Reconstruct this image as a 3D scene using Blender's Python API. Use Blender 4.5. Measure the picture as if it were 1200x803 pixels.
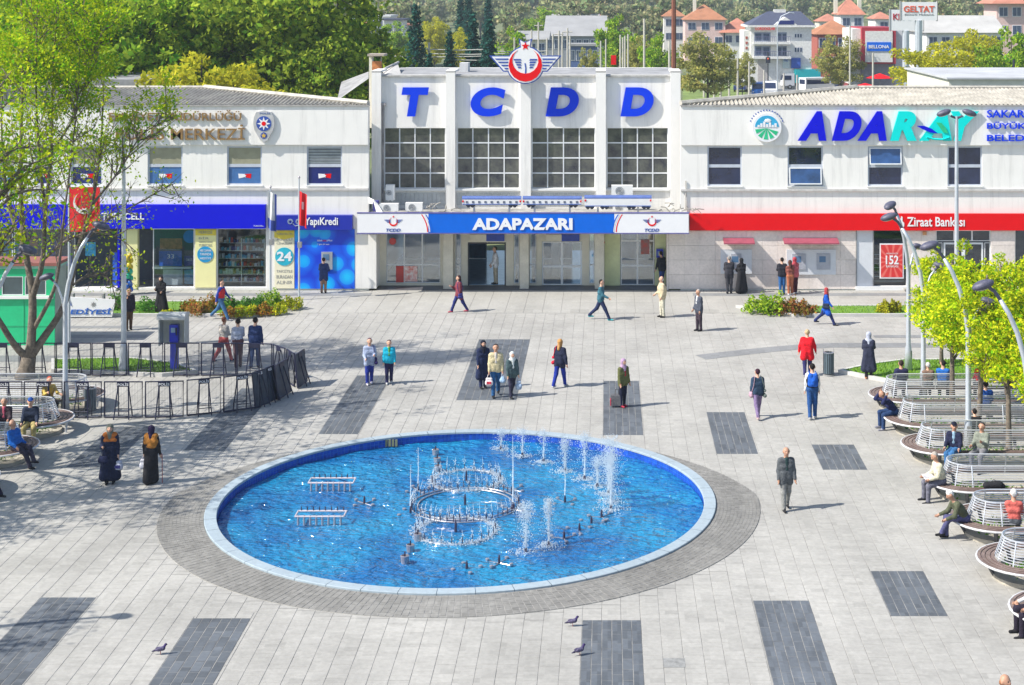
import bpy, bmesh, math, random
import numpy as np
from mathutils import Vector, Matrix
for _o in list(bpy.data.objects): bpy.data.objects.remove(_o)
S = bpy.context.scene
COL = S.collection
R = random.Random(7)
# ------------------------------------------------------------------ camera, sky, sun, exposure
F, CX, CY, H = 1843.0, 712.0, -3.0, 13.5
cam = bpy.data.cameras.new('camera'); camo = bpy.data.objects.new('camera', cam); COL.objects.link(camo)
camo.location = (0, 0, H); camo.rotation_euler = (math.radians(90), 0, 0)
cam.sensor_width = 36; cam.lens = F/1200*36
cam.shift_x = -(CX-600)/1200; cam.shift_y = -(401.5-CY)/1200
cam.clip_start = 0.5; cam.clip_end = 6000
S.camera = camo
LD = Vector((1.0, 0.36, -1.05)).normalized()      # direction in which sunlight travels
W = bpy.data.worlds.new('World'); S.world = W; W.use_nodes = True
nt = W.node_tree; sky = nt.nodes.new('ShaderNodeTexSky'); sky.sky_type = 'NISHITA'; sky.sun_disc = False
sky.sun_elevation = math.asin(-LD.z); sky.sun_rotation = math.atan2(-LD.x, -LD.y)
nt.links.new(sky.outputs[0], nt.nodes['Background'].inputs[0]); nt.nodes['Background'].inputs[1].default_value = 0.13
sl = bpy.data.lights.new('sun', 'SUN'); sl.energy = 5.0; sl.angle = math.radians(0.5); sl.color = (1, .95, .86)
so = bpy.data.objects.new('sun', sl); COL.objects.link(so); so.rotation_euler = LD.to_track_quat('-Z', 'Y').to_euler()
S.view_settings.view_transform = 'Standard'; S.view_settings.look = 'None'
S.view_settings.exposure = 0.56; S.view_settings.gamma = 1
# ------------------------------------------------------------------ pixel -> place helpers (photo pixels, 1200 wide)
def g(px, py, z=0.0):
    Y = (H-z)*F/(py-CY); return Vector(((px-CX)*Y/F, Y, z))
def at(px, py, Y): return Vector(((px-CX)*Y/F, Y, H-(py-CY)*Y/F))
def ax(px, Y): return (px-CX)*Y/F
def az(py, Y): return H-(py-CY)*Y/F
# ------------------------------------------------------------------ materials
MATS = {}
def mat(name, col, rough=.6, metal=0, var=.12, vscale=3.0, bump=0, bscale=20, col2=None, spec=.5, fine=0, hue=False):
    if name in MATS: return MATS[name]
    m = bpy.data.materials.new(name); m.use_nodes = True; n = m.node_tree; N, L = n.nodes, n.links
    b = N['Principled BSDF']; b.inputs['Roughness'].default_value = rough; b.inputs['Metallic'].default_value = metal
    b.inputs['Specular IOR Level'].default_value = spec
    gp = N.new('ShaderNodeNewGeometry')
    no = N.new('ShaderNodeTexNoise'); no.inputs['Scale'].default_value = vscale; no.inputs['Detail'].default_value = 5; no.inputs['Roughness'].default_value = .65
    L.new(gp.outputs['Position'], no.inputs['Vector'])
    mx = N.new('ShaderNodeMix'); mx.data_type = 'RGBA'
    mr = N.new('ShaderNodeMapRange'); mr.inputs[1].default_value = .3; mr.inputs[2].default_value = .7
    L.new(no.outputs[0], mr.inputs[0]); L.new(mr.outputs[0], mx.inputs[0])
    c = col; d = col2 if col2 else tuple(max(0, x*(1-2*var)) for x in c)
    mx.inputs[6].default_value = (*[min(1, x*(1+var*.4)) for x in c], 1); mx.inputs[7].default_value = (*d, 1)
    out = mx.outputs[2]
    if fine:
        n2 = N.new('ShaderNodeTexNoise'); n2.inputs['Scale'].default_value = bscale; n2.inputs['Detail'].default_value = 3
        L.new(gp.outputs['Position'], n2.inputs['Vector'])
        m2 = N.new('ShaderNodeMix'); m2.data_type = 'RGBA'; m2.blend_type = 'MULTIPLY'; m2.inputs[0].default_value = 1
        r2 = N.new('ShaderNodeMapRange'); r2.inputs[1].default_value = .3; r2.inputs[2].default_value = .7; r2.inputs[3].default_value = 1-fine; r2.inputs[4].default_value = 1+fine*.3
        L.new(n2.outputs[0], r2.inputs[0]); L.new(out, m2.inputs[6]); L.new(r2.outputs[0], m2.inputs[7]); out = m2.outputs[2]
    L.new(out, b.inputs['Base Color'])
    if bump:
        n3 = N.new('ShaderNodeTexNoise'); n3.inputs['Scale'].default_value = bscale; n3.inputs['Detail'].default_value = 4
        L.new(gp.outputs['Position'], n3.inputs['Vector'])
        bp = N.new('ShaderNodeBump'); bp.inputs['Strength'].default_value = bump; bp.inputs['Distance'].default_value = .02
        L.new(n3.outputs[0], bp.inputs['Height']); L.new(bp.outputs[0], b.inputs['Normal'])
    MATS[name] = m; return m
def tilemat(name, col, cell, spread, dirt=.25, rough=.7, bump=.15, warm=.0, off=(0,0,0), axes=(1,1,1)):
    """stone whose tone changes from piece to piece (white noise of the snapped position) with large faint stains"""
    m = bpy.data.materials.new(name); m.use_nodes = True; n = m.node_tree; N, L = n.nodes, n.links
    b = N['Principled BSDF']; b.inputs['Roughness'].default_value = rough; b.inputs['Specular IOR Level'].default_value = .3
    gp = N.new('ShaderNodeNewGeometry'); 
    rp = N.new('ShaderNodeMapRange'); L.new(gp.outputs['Random Per Island'], rp.inputs[0]); rp.inputs[3].default_value = 0; rp.inputs[4].default_value = 1
    sn = N.new('ShaderNodeVectorMath'); sn.operation = 'SNAP'; sn.inputs[1].default_value = cell
    L.new(gp.outputs['Position'], sn.inputs[0])
    wn = N.new('ShaderNodeTexWhiteNoise'); L.new(sn.outputs[0], wn.inputs['Vector'])
    no = N.new('ShaderNodeTexNoise'); no.inputs['Scale'].default_value = .35; no.inputs['Detail'].default_value = 7; no.inputs['Roughness'].default_value = .7
    mp = N.new('ShaderNodeMapping'); mp.inputs['Scale'].default_value = (1, .6, 1); L.new(gp.outputs['Position'], mp.inputs[0]); L.new(mp.outputs[0], no.inputs['Vector'])
    n2 = N.new('ShaderNodeTexNoise'); n2.inputs['Scale'].default_value = 9; n2.inputs['Detail'].default_value = 6; L.new(gp.outputs['Position'], n2.inputs['Vector'])
    a = N.new('ShaderNodeMath'); a.operation = 'MULTIPLY_ADD'; L.new(wn.outputs[0], a.inputs[0]); a.inputs[1].default_value = spread; a.inputs[2].default_value = 1-spread*.6
    gt = N.new('ShaderNodeMath'); gt.operation = 'GREATER_THAN'; gt.inputs[1].default_value = .975; L.new(wn.outputs[0], gt.inputs[0]); a2 = N.new('ShaderNodeMath'); a2.operation = 'MULTIPLY_ADD'; a2.inputs[1].default_value = -.17; L.new(gt.outputs[0], a2.inputs[0]); L.new(a.outputs[0], a2.inputs[2]); a = a2
    r1 = N.new('ShaderNodeMapRange'); L.new(no.outputs[0], r1.inputs[0]); r1.inputs[1].default_value = .35; r1.inputs[2].default_value = .7; r1.inputs[3].default_value = 1.04; r1.inputs[4].default_value = 1-dirt
    r2 = N.new('ShaderNodeMapRange'); L.new(n2.outputs[0], r2.inputs[0]); r2.inputs[1].default_value = .3; r2.inputs[2].default_value = .75; r2.inputs[3].default_value = 1.03; r2.inputs[4].default_value = .86
    p = N.new('ShaderNodeMath'); p.operation = 'MULTIPLY'; L.new(a.outputs[0], p.inputs[0]); L.new(r1.outputs[0], p.inputs[1])
    q = N.new('ShaderNodeMath'); q.operation = 'MULTIPLY'; L.new(p.outputs[0], q.inputs[0]); L.new(r2.outputs[0], q.inputs[1])
    v = N.new('ShaderNodeVectorMath'); v.operation = 'SCALE'; v.inputs[0].default_value = col; L.new(q.outputs[0], v.inputs['Scale'])
    L.new(v.outputs[0], b.inputs['Base Color'])
    if bump:
        bp = N.new('ShaderNodeBump'); bp.inputs['Strength'].default_value = bump; bp.inputs['Distance'].default_value = .01
        L.new(n2.outputs[0], bp.inputs['Height']); L.new(bp.outputs[0], b.inputs['Normal'])
    MATS[name] = m; return m
def glassmat(name, tint=(.9, .95, 1), refl=.18):
    m = bpy.data.materials.new(name); m.use_nodes = True; n = m.node_tree; N, L = n.nodes, n.links
    for x in list(N): N.remove(x)
    o = N.new('ShaderNodeOutputMaterial'); t = N.new('ShaderNodeBsdfTransparent'); t.inputs[0].default_value = (*tint, 1)
    gl = N.new('ShaderNodeBsdfGlossy'); gl.inputs['Roughness'].default_value = .03; gl.inputs[0].default_value = (1, 1, 1, 1)
    lw = N.new('ShaderNodeFresnel'); lw.inputs[0].default_value = 1.5
    ad = N.new('ShaderNodeMath'); ad.operation = 'ADD'; ad.inputs[1].default_value = refl; ad.use_clamp = True; L.new(lw.outputs[0], ad.inputs[0])
    mx = N.new('ShaderNodeMixShader'); L.new(ad.outputs[0], mx.inputs[0]); L.new(t.outputs[0], mx.inputs[1]); L.new(gl.outputs[0], mx.inputs[2]); L.new(mx.outputs[0], o.inputs[0])
    MATS[name] = m; return m
def leafmat(name, c1, c2, c3=None, trans=.35):
    m = bpy.data.materials.new(name); m.use_nodes = True; n = m.node_tree; N, L = n.nodes, n.links
    for x in list(N): N.remove(x)
    o = N.new('ShaderNodeOutputMaterial'); gp = N.new('ShaderNodeNewGeometry')
    cr = N.new('ShaderNodeValToRGB'); e = cr.color_ramp.elements; e[0].color = (*c1, 1); e[1].color = (*c2, 1)
    if c3: x = e.new(.88); x.color = (*c3, 1); e[1].position = .8
    L.new(gp.outputs['Random Per Island'], cr.inputs[0])
    no = N.new('ShaderNodeTexNoise'); no.inputs['Scale'].default_value = .8; L.new(gp.outputs['Position'], no.inputs['Vector'])
    hs = N.new('ShaderNodeHueSaturation'); mr = N.new('ShaderNodeMapRange'); L.new(no.outputs[0], mr.inputs[0]); mr.inputs[1].default_value = .3; mr.inputs[2].default_value = .7; mr.inputs[3].default_value = .72; mr.inputs[4].default_value = 1.25
    L.new(mr.outputs[0], hs.inputs['Value']); L.new(cr.outputs[0], hs.inputs['Color'])
    d = N.new('ShaderNodeBsdfDiffuse'); t = N.new('ShaderNodeBsdfTranslucent'); L.new(hs.outputs[0], d.inputs[0]); L.new(hs.outputs[0], t.inputs[0])
    mx = N.new('ShaderNodeMixShader'); mx.inputs[0].default_value = trans; L.new(d.outputs[0], mx.inputs[1]); L.new(t.outputs[0], mx.inputs[2]); L.new(mx.outputs[0], o.inputs[0])
    MATS[name] = m; return m
plain = lambda nm, c, **k: mat(nm, c, **k)
def streaked(name, col):
    m = mat(name, col, .8, var=.03, vscale=.7, bump=.08, bscale=60, fine=.04); N, L = m.node_tree.nodes, m.node_tree.links; b = N['Principled BSDF']; src = b.inputs['Base Color'].links[0].from_socket
    gp = N.new('ShaderNodeNewGeometry'); mp = N.new('ShaderNodeMapping'); mp.inputs['Scale'].default_value = (3.2, 3.2, .22); L.new(gp.outputs['Position'], mp.inputs[0]); no = N.new('ShaderNodeTexNoise'); no.inputs['Scale'].default_value = 1; no.inputs['Detail'].default_value = 6; no.inputs['Roughness'].default_value = .7; L.new(mp.outputs[0], no.inputs['Vector'])
    r = N.new('ShaderNodeMapRange'); L.new(no.outputs[0], r.inputs[0]); r.inputs[1].default_value = .5; r.inputs[2].default_value = .72; r.inputs[3].default_value = 1; r.inputs[4].default_value = .80; mx = N.new('ShaderNodeMix'); mx.data_type = 'RGBA'; mx.blend_type = 'MULTIPLY'; mx.inputs[0].default_value = 1; L.new(src, mx.inputs[6]); L.new(r.outputs[0], mx.inputs[7]); L.new(mx.outputs[2], b.inputs['Base Color']); return m
WHITE = streaked('white_render', (.84, .82, .785))
WHITE2 = mat('white_paint', (.78, .78, .77), .5, var=.03)
CREAM = mat('cream_paint', (.72, .68, .56), .6, var=.05)
METAL = mat('brushed_steel', (.62, .63, .65), .32, metal=.85, var=.06)
GALV = mat('galvanised_pole', (.58, .62, .68), .4, metal=.5, var=.06)
DARKM = mat('dark_metal', (.03, .033, .05), .45, var=.1)
ALU = mat('white_aluminium', (.74, .76, .78), .4, var=.03)
BLUE = mat('royal_blue_panel', (.002, .004, .62), .5, var=.03, spec=.15)
BLUE2 = mat('canopy_blue_panel', (.002, .13, .66), .5, var=.04, spec=.15)
BLUEL = mat('letter_blue', (.002, .045, .72), .5, var=.03, spec=.15)
RED = mat('red_panel', (.74, .004, .008), .5, var=.03, spec=.15)
CYAN = mat('letter_cyan', (.0, .70, .66), .5, var=.03, spec=.15)
GREY = mat('mid_grey', (.3, .3, .3), .6)
BLACK = mat('black_plastic', (.02, .02, .024), .5)
YEL = mat('pale_yellow_banner', (.80, .76, .38), .6, var=.03)
GOLD = mat('bronze_letter', (.36, .22, .06), .45, metal=.3, var=.15, vscale=8, col2=(.2, .11, .06))
GLASS = glassmat('shop_glass', (.88, .94, .97), .02)
DOORG = glassmat('door_glass', (.75, .85, .92), .16)
DGLASS = mat('sky_tinted_glass', (.02, .03, .08), .06, var=.3, vscale=1.2, spec=1.0)  # blue tint puts the reflected sky into the pane colour
HALLGLASS = mat('painted_reflection_glass', (.12, .125, .10), .08, vscale=2.2, col2=(.02, .022, .035), spec=1.0)  # mottled grey-olive paints reflections and interior into the pane colour
BROWN = mat('brown_slats', (.16, .09, .07), .6, var=.15)
# ------------------------------------------------------------------ mesh collecting
class MB:
    def __init__(s): s.v = []; s.f = []; s.m = []
    def add(s, vs, fs, mi=0):
        o = len(s.v); s.v += [tuple(v) for v in vs]
        for f in fs: s.f.append(tuple(i+o for i in f)); s.m.append(mi)
        return s
    def box(s, x0, x1, y0, y1, z0, z1, mi=0, bot=True):
        vs = [(x0,y0,z0),(x1,y0,z0),(x1,y1,z0),(x0,y1,z0),(x0,y0,z1),(x1,y0,z1),(x1,y1,z1),(x0,y1,z1)]
        fs = [(4,5,6,7),(0,1,5,4),(1,2,6,5),(2,3,7,6),(3,0,4,7)]
        if bot: fs.append((3,2,1,0))
        return s.add(vs, fs, mi)
    def obox(s, c, sx, sy, sz, rz=0, mi=0, rx=0):
        M = Matrix.Translation(c) @ Matrix.Rotation(rz, 4, 'Z') @ Matrix.Rotation(rx, 4, 'X')
        vs = [M @ Vector((a*sx/2, b*sy/2, d*sz/2)) for d in (-1,1) for a, b in ((-1,-1),(1,-1),(1,1),(-1,1))]
        return s.add(vs, [(4,5,6,7),(0,1,5,4),(1,2,6,5),(2,3,7,6),(3,0,4,7),(3,2,1,0)], mi)
    def tube(s, pts, rad, n=8, mi=0, cap=True):
        pts = [Vector(p) for p in pts]
        if not hasattr(rad, '__len__'): rad = [rad]*len(pts)
        o = len(s.v); ref = None
        for i, p in enumerate(pts):
            t = (pts[min(i+1, len(pts)-1)]-pts[max(i-1, 0)])
            if t.length < 1e-9: t = Vector((0,0,1))
            t.normalize()
            if ref is None: ref = Vector((0,0,1)) if abs(t.z) < .9 else Vector((1,0,0))
            a = t.cross(ref); 
            if a.length < 1e-4: a = t.orthogonal()
            a.normalize(); b = a.cross(t); ref = b
            for k in range(n):
                w = 2*math.pi*k/n; s.v.append(tuple(p+(a*math.cos(w)+b*math.sin(w))*rad[i]))
        for i in range(len(pts)-1):
            for k in range(n):
                s.f.append((o+i*n+k, o+i*n+(k+1)%n, o+(i+1)*n+(k+1)%n, o+(i+1)*n+k)); s.m.append(mi)
        if cap:
            s.f.append(tuple(o+k for k in range(n))[::-1]); s.m.append(mi)
            s.f.append(tuple(o+(len(pts)-1)*n+k for k in range(n))); s.m.append(mi)
        return s
    def lathe(s, prof, c=(0,0,0), n=16, mi=0, ang=2*math.pi, a0=0):
        o = len(s.v); full = abs(ang-2*math.pi) < 1e-6; m = n if full else n+1
        for (r, z) in prof:
            for k in range(m):
                w = a0+ang*k/n; s.v.append((c[0]+r*math.cos(w), c[1]+r*math.sin(w), c[2]+z))
        for i in range(len(prof)-1):
            for k in range(n):
                k2 = (k+1) % m
                s.f.append((o+i*m+k, o+i*m+k2, o+(i+1)*m+k2, o+(i+1)*m+k)); s.m.append(mi)
        return s
    def prism(s, poly, z0, z1, mi=0, M=None):
        n = len(poly); vs = [(x, y, z0) for x, y in poly]+[(x, y, z1) for x, y in poly]
        if M is not None: vs = [M @ Vector(v) for v in vs]
        return s.add(vs, [tuple(range(n, 2*n)), tuple(range(n))[::-1]]+[(i, (i+1) % n, n+(i+1) % n, n+i) for i in range(n)], mi)
    def sphere(s, c, r, n=10, mi=0, sc=(1,1,1)):
        prof = [(math.sin(math.pi*i/(n//2))*r*1.0, -math.cos(math.pi*i/(n//2))*r) for i in range(n//2+1)]
        o = len(s.v); s.lathe([(max(a, 1e-4), b) for a, b in prof], (0,0,0), n, mi)
        for i in range(o, len(s.v)): v = s.v[i]; s.v[i] = (c[0]+v[0]*sc[0], c[1]+v[1]*sc[1], c[2]+v[2]*sc[2])
        return s
    def mesh(s, name, mats, smooth=False):
        me = bpy.data.meshes.new(name); me.from_pydata(s.v, [], s.f)
        for m in (mats if isinstance(mats, (list, tuple)) else [mats]): me.materials.append(m)
        if len(set(s.m)) > 1 or (s.m and s.m[0]): me.polygons.foreach_set('material_index', s.m)
        if smooth: me.polygons.foreach_set('use_smooth', [True]*len(me.polygons))
        me.update(); return me
    def build(s, name, mats, parent=None, smooth=False, loc=None, **kw):
        return put(s.mesh(name, mats, smooth), name, parent, loc, **kw)
def put(me, name, parent=None, loc=None, rz=None, label=None, cat=None, group=None, kind=None):
    o = bpy.data.objects.new(name, me); COL.objects.link(o)
    if parent is not None: o.parent = parent
    if loc is not None: o.location = loc
    if rz is not None: o.rotation_euler = (0, 0, rz)
    return tag(o, label, cat, group, kind)
def tag(o, label=None, cat=None, group=None, kind=None):
    if label: o['label'] = label
    if cat: o['category'] = cat
    if group: o['group'] = group
    if kind: o['kind'] = kind
    return o
def thing(name, label, cat, loc=(0,0,0), rz=0, group=None):
    return put(None, name, None, loc, rz, label, cat, group)
def copy_tree(o, loc, rz=0, label=None, parent=None, scale=None):
    c = o.copy(); COL.objects.link(c)
    if parent is None:
        c.location = loc; c.rotation_euler = (0, 0, rz)
        if label: c['label'] = label
        if scale: c.scale = (scale,)*3
    else: c.parent = parent
    for ch in [x for x in KIDS.get(o.name, [])]: 
        k = copy_tree(ch, None, parent=c)
    return c
KIDS = {}
def index_kids():
    KIDS.clear()
    for o in bpy.data.objects:
        if o.parent: KIDS.setdefault(o.parent.name, []).append(o)
def rot_verts(me, M): me.transform(M); return me
_DG = None
def text_mesh(s, w, h, depth=.03, bold=0, shear=0, name='lettering', mats=None, keep=False, lines=1.0, align='CENTER'):
    """flat lettering standing in the X-Z plane, centred on 0, fitted to w x h, facing -Y"""
    c = bpy.data.curves.new(name, 'FONT'); c.body = s; c.extrude = .1; c.offset = bold; c.shear = shear; c.align_x = align; c.space_line = lines; c.resolution_u = 8 if len(s) == 1 else 3
    o = bpy.data.objects.new(name, c); COL.objects.link(o)
    me = bpy.data.meshes.new_from_object(o.evaluated_get(bpy.context.evaluated_depsgraph_get()))
    bpy.data.objects.remove(o); bpy.data.curves.remove(c)
    n = len(me.vertices); a = np.empty(n*3, np.float32); me.vertices.foreach_get('co', a); a = a.reshape(-1, 3)
    lo, hi = a.min(0), a.max(0); sp = np.maximum(hi-lo, 1e-6)
    b = np.empty_like(a); sx = w/sp[0]; sz = h/sp[1]
    if keep: sx = sz = min(sx, sz)
    b[:, 0] = (a[:, 0]-(lo[0]+hi[0])/2)*sx; b[:, 2] = (a[:, 1]-(lo[1]+hi[1])/2)*sz; b[:, 1] = -(a[:, 2]-lo[2])/sp[2]*depth
    me.vertices.foreach_set('co', b.ravel()); me.name = name; me.materials.clear()
    if mats: me.materials.append(mats)
    me.update(); return me
def text(s, x0, x1, y0, y1, Y, m, parent=None, depth=.03, name='lettering', **k):
    """lettering fitted to a pixel box x0..x1, y0..y1 on the plane Y"""
    cx, cz = ax((x0+x1)/2, Y), az((y0+y1)/2, Y)
    me = text_mesh(s, (x1-x0)*Y/F, (y1-y0)*Y/F, depth, name=name, mats=m, **k)
    return put(me, name, parent, (cx, Y, cz))
def wall(mb, x0, x1, z0, z1, y, t, ops, mi=0):
    """wall sheet with rectangular openings (x0,x1,z0,z1) and reveals t deep (towards +Y)"""
    xs = sorted({x0, x1, *[v for o in ops for v in o[:2] if x0 < v < x1]}); zs = sorted({z0, z1, *[v for o in ops for v in o[2:] if z0 < v < z1]})
    for i in range(len(xs)-1):
        for j in range(len(zs)-1):
            cx, cz = (xs[i]+xs[i+1])/2, (zs[j]+zs[j+1])/2
            if any(o[0] < cx < o[1] and o[2] < cz < o[3] for o in ops): continue
            mb.add([(xs[i],y,zs[j]),(xs[i+1],y,zs[j]),(xs[i+1],y,zs[j+1]),(xs[i],y,zs[j+1])], [(0,1,2,3)], mi)
    for o in ops:
        a, b, c, d = max(o[0], x0), min(o[1], x1), max(o[2], z0), min(o[3], z1)
        mb.add([(a,y,c),(a,y+t,c),(a,y+t,d),(a,y,d)], [(0,1,2,3)], mi); mb.add([(b,y,c),(b,y+t,c),(b,y+t,d),(b,y,d)], [(3,2,1,0)], mi)
        mb.add([(a,y,d),(b,y,d),(b,y+t,d),(a,y+t,d)], [(3,2,1,0)], mi); mb.add([(a,y,c),(b,y,c),(b,y+t,c),(a,y+t,c)], [(0,1,2,3)], mi)
    for a in (x0, x1): mb.add([(a,y,z0),(a,y+t,z0),(a,y+t,z1),(a,y,z1)], [(0,1,2,3)], mi)
    mb.add([(x0,y,z1),(x1,y,z1),(x1,y+t,z1),(x0,y+t,z1)], [(0,1,2,3)], mi)
    return mb
def star(cx, cz, r, r2, n, rot=0):
    return [(cx+(r if i % 2 == 0 else r2)*math.sin(rot+math.pi*i/n), cz+(r if i % 2 == 0 else r2)*math.cos(rot+math.pi*i/n)) for i in range(2*n)]
def disc(cx, cz, r, n=28): return [(cx+r*math.sin(2*math.pi*i/n), cz+r*math.cos(2*math.pi*i/n)) for i in range(n)]
def crescent(cx, cz, r, open_up=True, n=14, off=.3, r2=.82):
    """crescent polygon opening upwards"""
    out, inn = [], []
    a0 = math.radians(28)
    for i in range(n+1):
        w = a0+(2*math.pi-2*a0)*i/n; out.append((cx+r*math.sin(w), cz+r*math.cos(w)))
    x_end = r*math.sin(a0); z_end = r*math.cos(a0); zc = off*r; rr = math.hypot(x_end, z_end-zc); b0 = math.atan2(x_end, z_end-zc)
    for i in range(n+1):
        w = b0+(2*math.pi-2*b0)*i/n; inn.append((cx+rr*math.sin(w), cz+zc+rr*math.cos(w)))
    return [(out[i], out[i+1], inn[i+1], inn[i]) for i in range(n)]
VM = Matrix(((1,0,0,0),(0,0,-1,0),(0,1,0,0),(0,0,0,1)))   # (x, y, z) -> (x, -z, y): flat shapes become upright, thickness towards the viewer
def plate(mb, poly, Y, d0, d1, mi=0):
    """upright flat shape, from Y-d0 to Y-d1"""
    return mb.prism(poly, d0, d1, mi, Matrix.Translation((0, Y, 0)) @ VM)
# ================================================================== SETTING: ground, plaza, kerbs
ASPH = mat('asphalt', (.09, .095, .105), .85, var=.15, vscale=.4, bump=.2, bscale=40)
MORTAR = mat('joint_mortar', (.32, .31, .29), .9, var=.3, vscale=1.3, col2=(.10,.10,.10))
PALE = tilemat('pale_paving', (.42, .408, .38), (.42, .215, 9), .12, .26)
DARK = tilemat('dark_paving', (.13, .145, .165), (.21, .5, 9), .38, .30)
SLAB = tilemat('sidewalk_slab', (.41, .40, .37), (.8, .8, 9), .08, .2)
BAND = tilemat('grey_band', (.25, .255, .26), (.3, .3, 9), .15, .2)
DIRT = mat('meadow', (.17, .19, .08), .95, var=.35, vscale=.03, col2=(.1, .13, .05), fine=.3, bscale=.5)
PX0, PX1, PY0, PY1 = -46, 40, 4, 72.42
FC = Vector((-3.85, 42.1)); RIM0, RIM1 = 6.42, 6.74
def ring_rect(r, x0, x1, y0, y1, z, n=96):
    c = FC; angs = sorted([2*math.pi*k/n for k in range(n)]+[math.atan2(y-c.y, x-c.x) % (2*math.pi) for x in (x0, x1) for y in (y0, y1)])
    inn, out = [], []
    for w in angs:
        dx, dy = math.cos(w), math.sin(w); t = 1e9
        if dx > 1e-9: t = min(t, (x1-c.x)/dx)
        if dx < -1e-9: t = min(t, (x0-c.x)/dx)
        if dy > 1e-9: t = min(t, (y1-c.y)/dy)
        if dy < -1e-9: t = min(t, (y0-c.y)/dy)
        inn.append((c.x+r*dx, c.y+r*dy, z)); out.append((c.x+t*dx, c.y+t*dy, z))
    m = len(angs); return MB().add(inn+out, [(i, m+i, m+(i+1) % m, (i+1) % m) for i in range(m)])
plaza = ring_rect(6.6, PX0, PX1, PY0, PY1, -.006).build('plaza_paving', MORTAR, kind='structure')
# the land around and beyond, rising to a wooded hill
mb = MB(); G = [-4000, PX0, PX1, 4000]; GY = [-500, PY0, PY1, 330]
for i in range(3):
    for j in range(3):
        if (i, j) == (1, 1): continue
        mb.add([(G[i],GY[j],-.012),(G[i+1],GY[j],-.012),(G[i+1],GY[j+1],-.012),(G[i],GY[j+1],-.012)], [(0,1,2,3)])
def hill(x, y):
    t = max(0, (y-330)/1200); h = 34*(t*t*(3-2*t) if t < 1 else 1)
    return -.012+h*(.85+.3*math.sin(x*.004+1)+.12*math.sin(x*.013+y*.004))
hx = [-4000, -2500, -1500]+list(range(-1000, 1001, 50))+[1500, 2500, 4000]; hy = list(range(330, 1600, 50))+[2000, 3000, 5000]
vs = [(x, y, hill(x, y)) for y in hy for x in hx]; n = len(hx)
mb.build('ground', DIRT, kind='structure')
MB().add(vs, [(j*n+i, j*n+i+1, (j+1)*n+i+1, (j+1)*n+i) for j in range(len(hy)-1) for i in range(n-1)]).build('hills', DIRT, smooth=True, kind='structure')
# ---- paving tiles, cut round strips, planters and the fountain apron
def strip(xl, xr, yt, yb, yref=None):
    yr = yref or yt; Y = H*F/(yr-CY); return [(xl-CX)*Y/F, (xr-CX)*Y/F, H*F/(yb-CY), H*F/(yt-CY)]
STRIPS = [strip(682.5,751.2,726.7,835), strip(882.5,948,703.7,835), strip(226.5,294.2,724.5,835), strip(48,113,700,835), strip(1020,1082,669.2,722),
          strip(828,872.5,483,532), strip(951,1000.5,521,550.5), strip(707.3,748.8,446.4,510), strip(561.5,621.4,397.7,469),
          strip(372.9,419.5,440,508.8,508.8), strip(215,263,455,528,528), strip(77,128,500,548,548)]
def aout(w):
    """outer radius of the apron by angle"""
    s = math.sin(w); return 7.9 if s < .08 else 7.9-1.12*min(1, (s-.08)/.6)
def inside_apron(x, y):
    dx, dy = x-FC.x, y-FC.y; return math.hypot(dx, dy) < aout(math.atan2(dy, dx))-.02
def sub(rects, c):
    out = []
    for (a, b, y0, y1) in rects:
        if b <= c[0] or a >= c[1] or y1 <= c[2] or y0 >= c[3]: out.append((a, b, y0, y1)); continue
        if a < c[0]: out.append((a, c[0], y0, y1))
        if b > c[1]: out.append((c[1], b, y0, y1))
        m0, m1 = max(a, c[0]), min(b, c[1])
        if y0 < c[2]: out.append((m0, m1, y0, c[2]))
        if y1 > c[3]: out.append((m0, m1, c[3], y1))
    return [r for r in out if r[1]-r[0] > .02 and r[3]-r[2] > .02]
SIDEY = 67.2
tiles = []; T = .42; k = 0; cut_tiles = []
x = -26.46-.546
while x < 27:
    y = 29.9+(R.random() < .5)*.11
    while y < SIDEY-.01:
        L_ = .215 if R.random() < .7 else .43
        y1 = min(y+L_, SIDEY)
        if abs(x+.2-(-.2)) < 0: pass
        half = y*(712+60)/F+1.5; halfr = y*(488+60)/F+1.5
        if -half < x < halfr:
            nin = sum(inside_apron(a, b) for a in (x, x+T) for b in (y, y1))
            if nin == 0:
                rs = [(x, x+T, y, y1)]
                for s in STRIPS: rs = sub(rs, s)
                tiles += rs
            elif nin < 4: cut_tiles.append((x+.005, x+T-.005, y+.005, y1-.005))
        y = y1
    x += T
tiles.sort(key=lambda r: r[2])
def tile_vs(mb, r, z, gap, zb=-.006, zj=None):
    a, b, c, d = r[0]+gap, r[1]-gap, r[2]+gap, r[3]-gap; e = .004
    if zj is None: zj = z
    vs = [(a,c,zb),(b,c,zb),(b,d,zb),(a,d,zb),(a+e,c+e,zj),(b-e,c+e,zj),(b-e,d-e,zj),(a+e,d-e,zj)]
    return mb.add(vs, [(4,5,6,7),(0,1,5,4),(1,2,6,5),(2,3,7,6),(3,0,4,7)])
def tile_field(rects, name, m, parent, gap=.005, z=0, limit=300):
    near = [r for r in rects if (r[3]+r[2])/2 > 31.0][:limit]; ids = set(map(id, near)); cache = {}
    for r in near:
        key = (round(r[1]-r[0], 3), round(r[3]-r[2], 3))
        if key not in cache:
            cache[key] = tile_vs(MB(), (-key[0]/2, key[0]/2, -key[1]/2, key[1]/2), z, gap).mesh(name, m)
        put(cache[key], name, parent, ((r[0]+r[1])/2, (r[2]+r[3])/2, R.uniform(-.0012, .0012)))
    mb = MB()
    for r in rects:
        if id(r) not in ids: tile_vs(mb, r, z, gap, zj=z+R.uniform(-.0012, .0012))
    if mb.f: mb.build(name+'_field', m, parent, kind='stuff')
tile_field(tiles, 'paving_tile', PALE, plaza, limit=296)
mb = MB()
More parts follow.
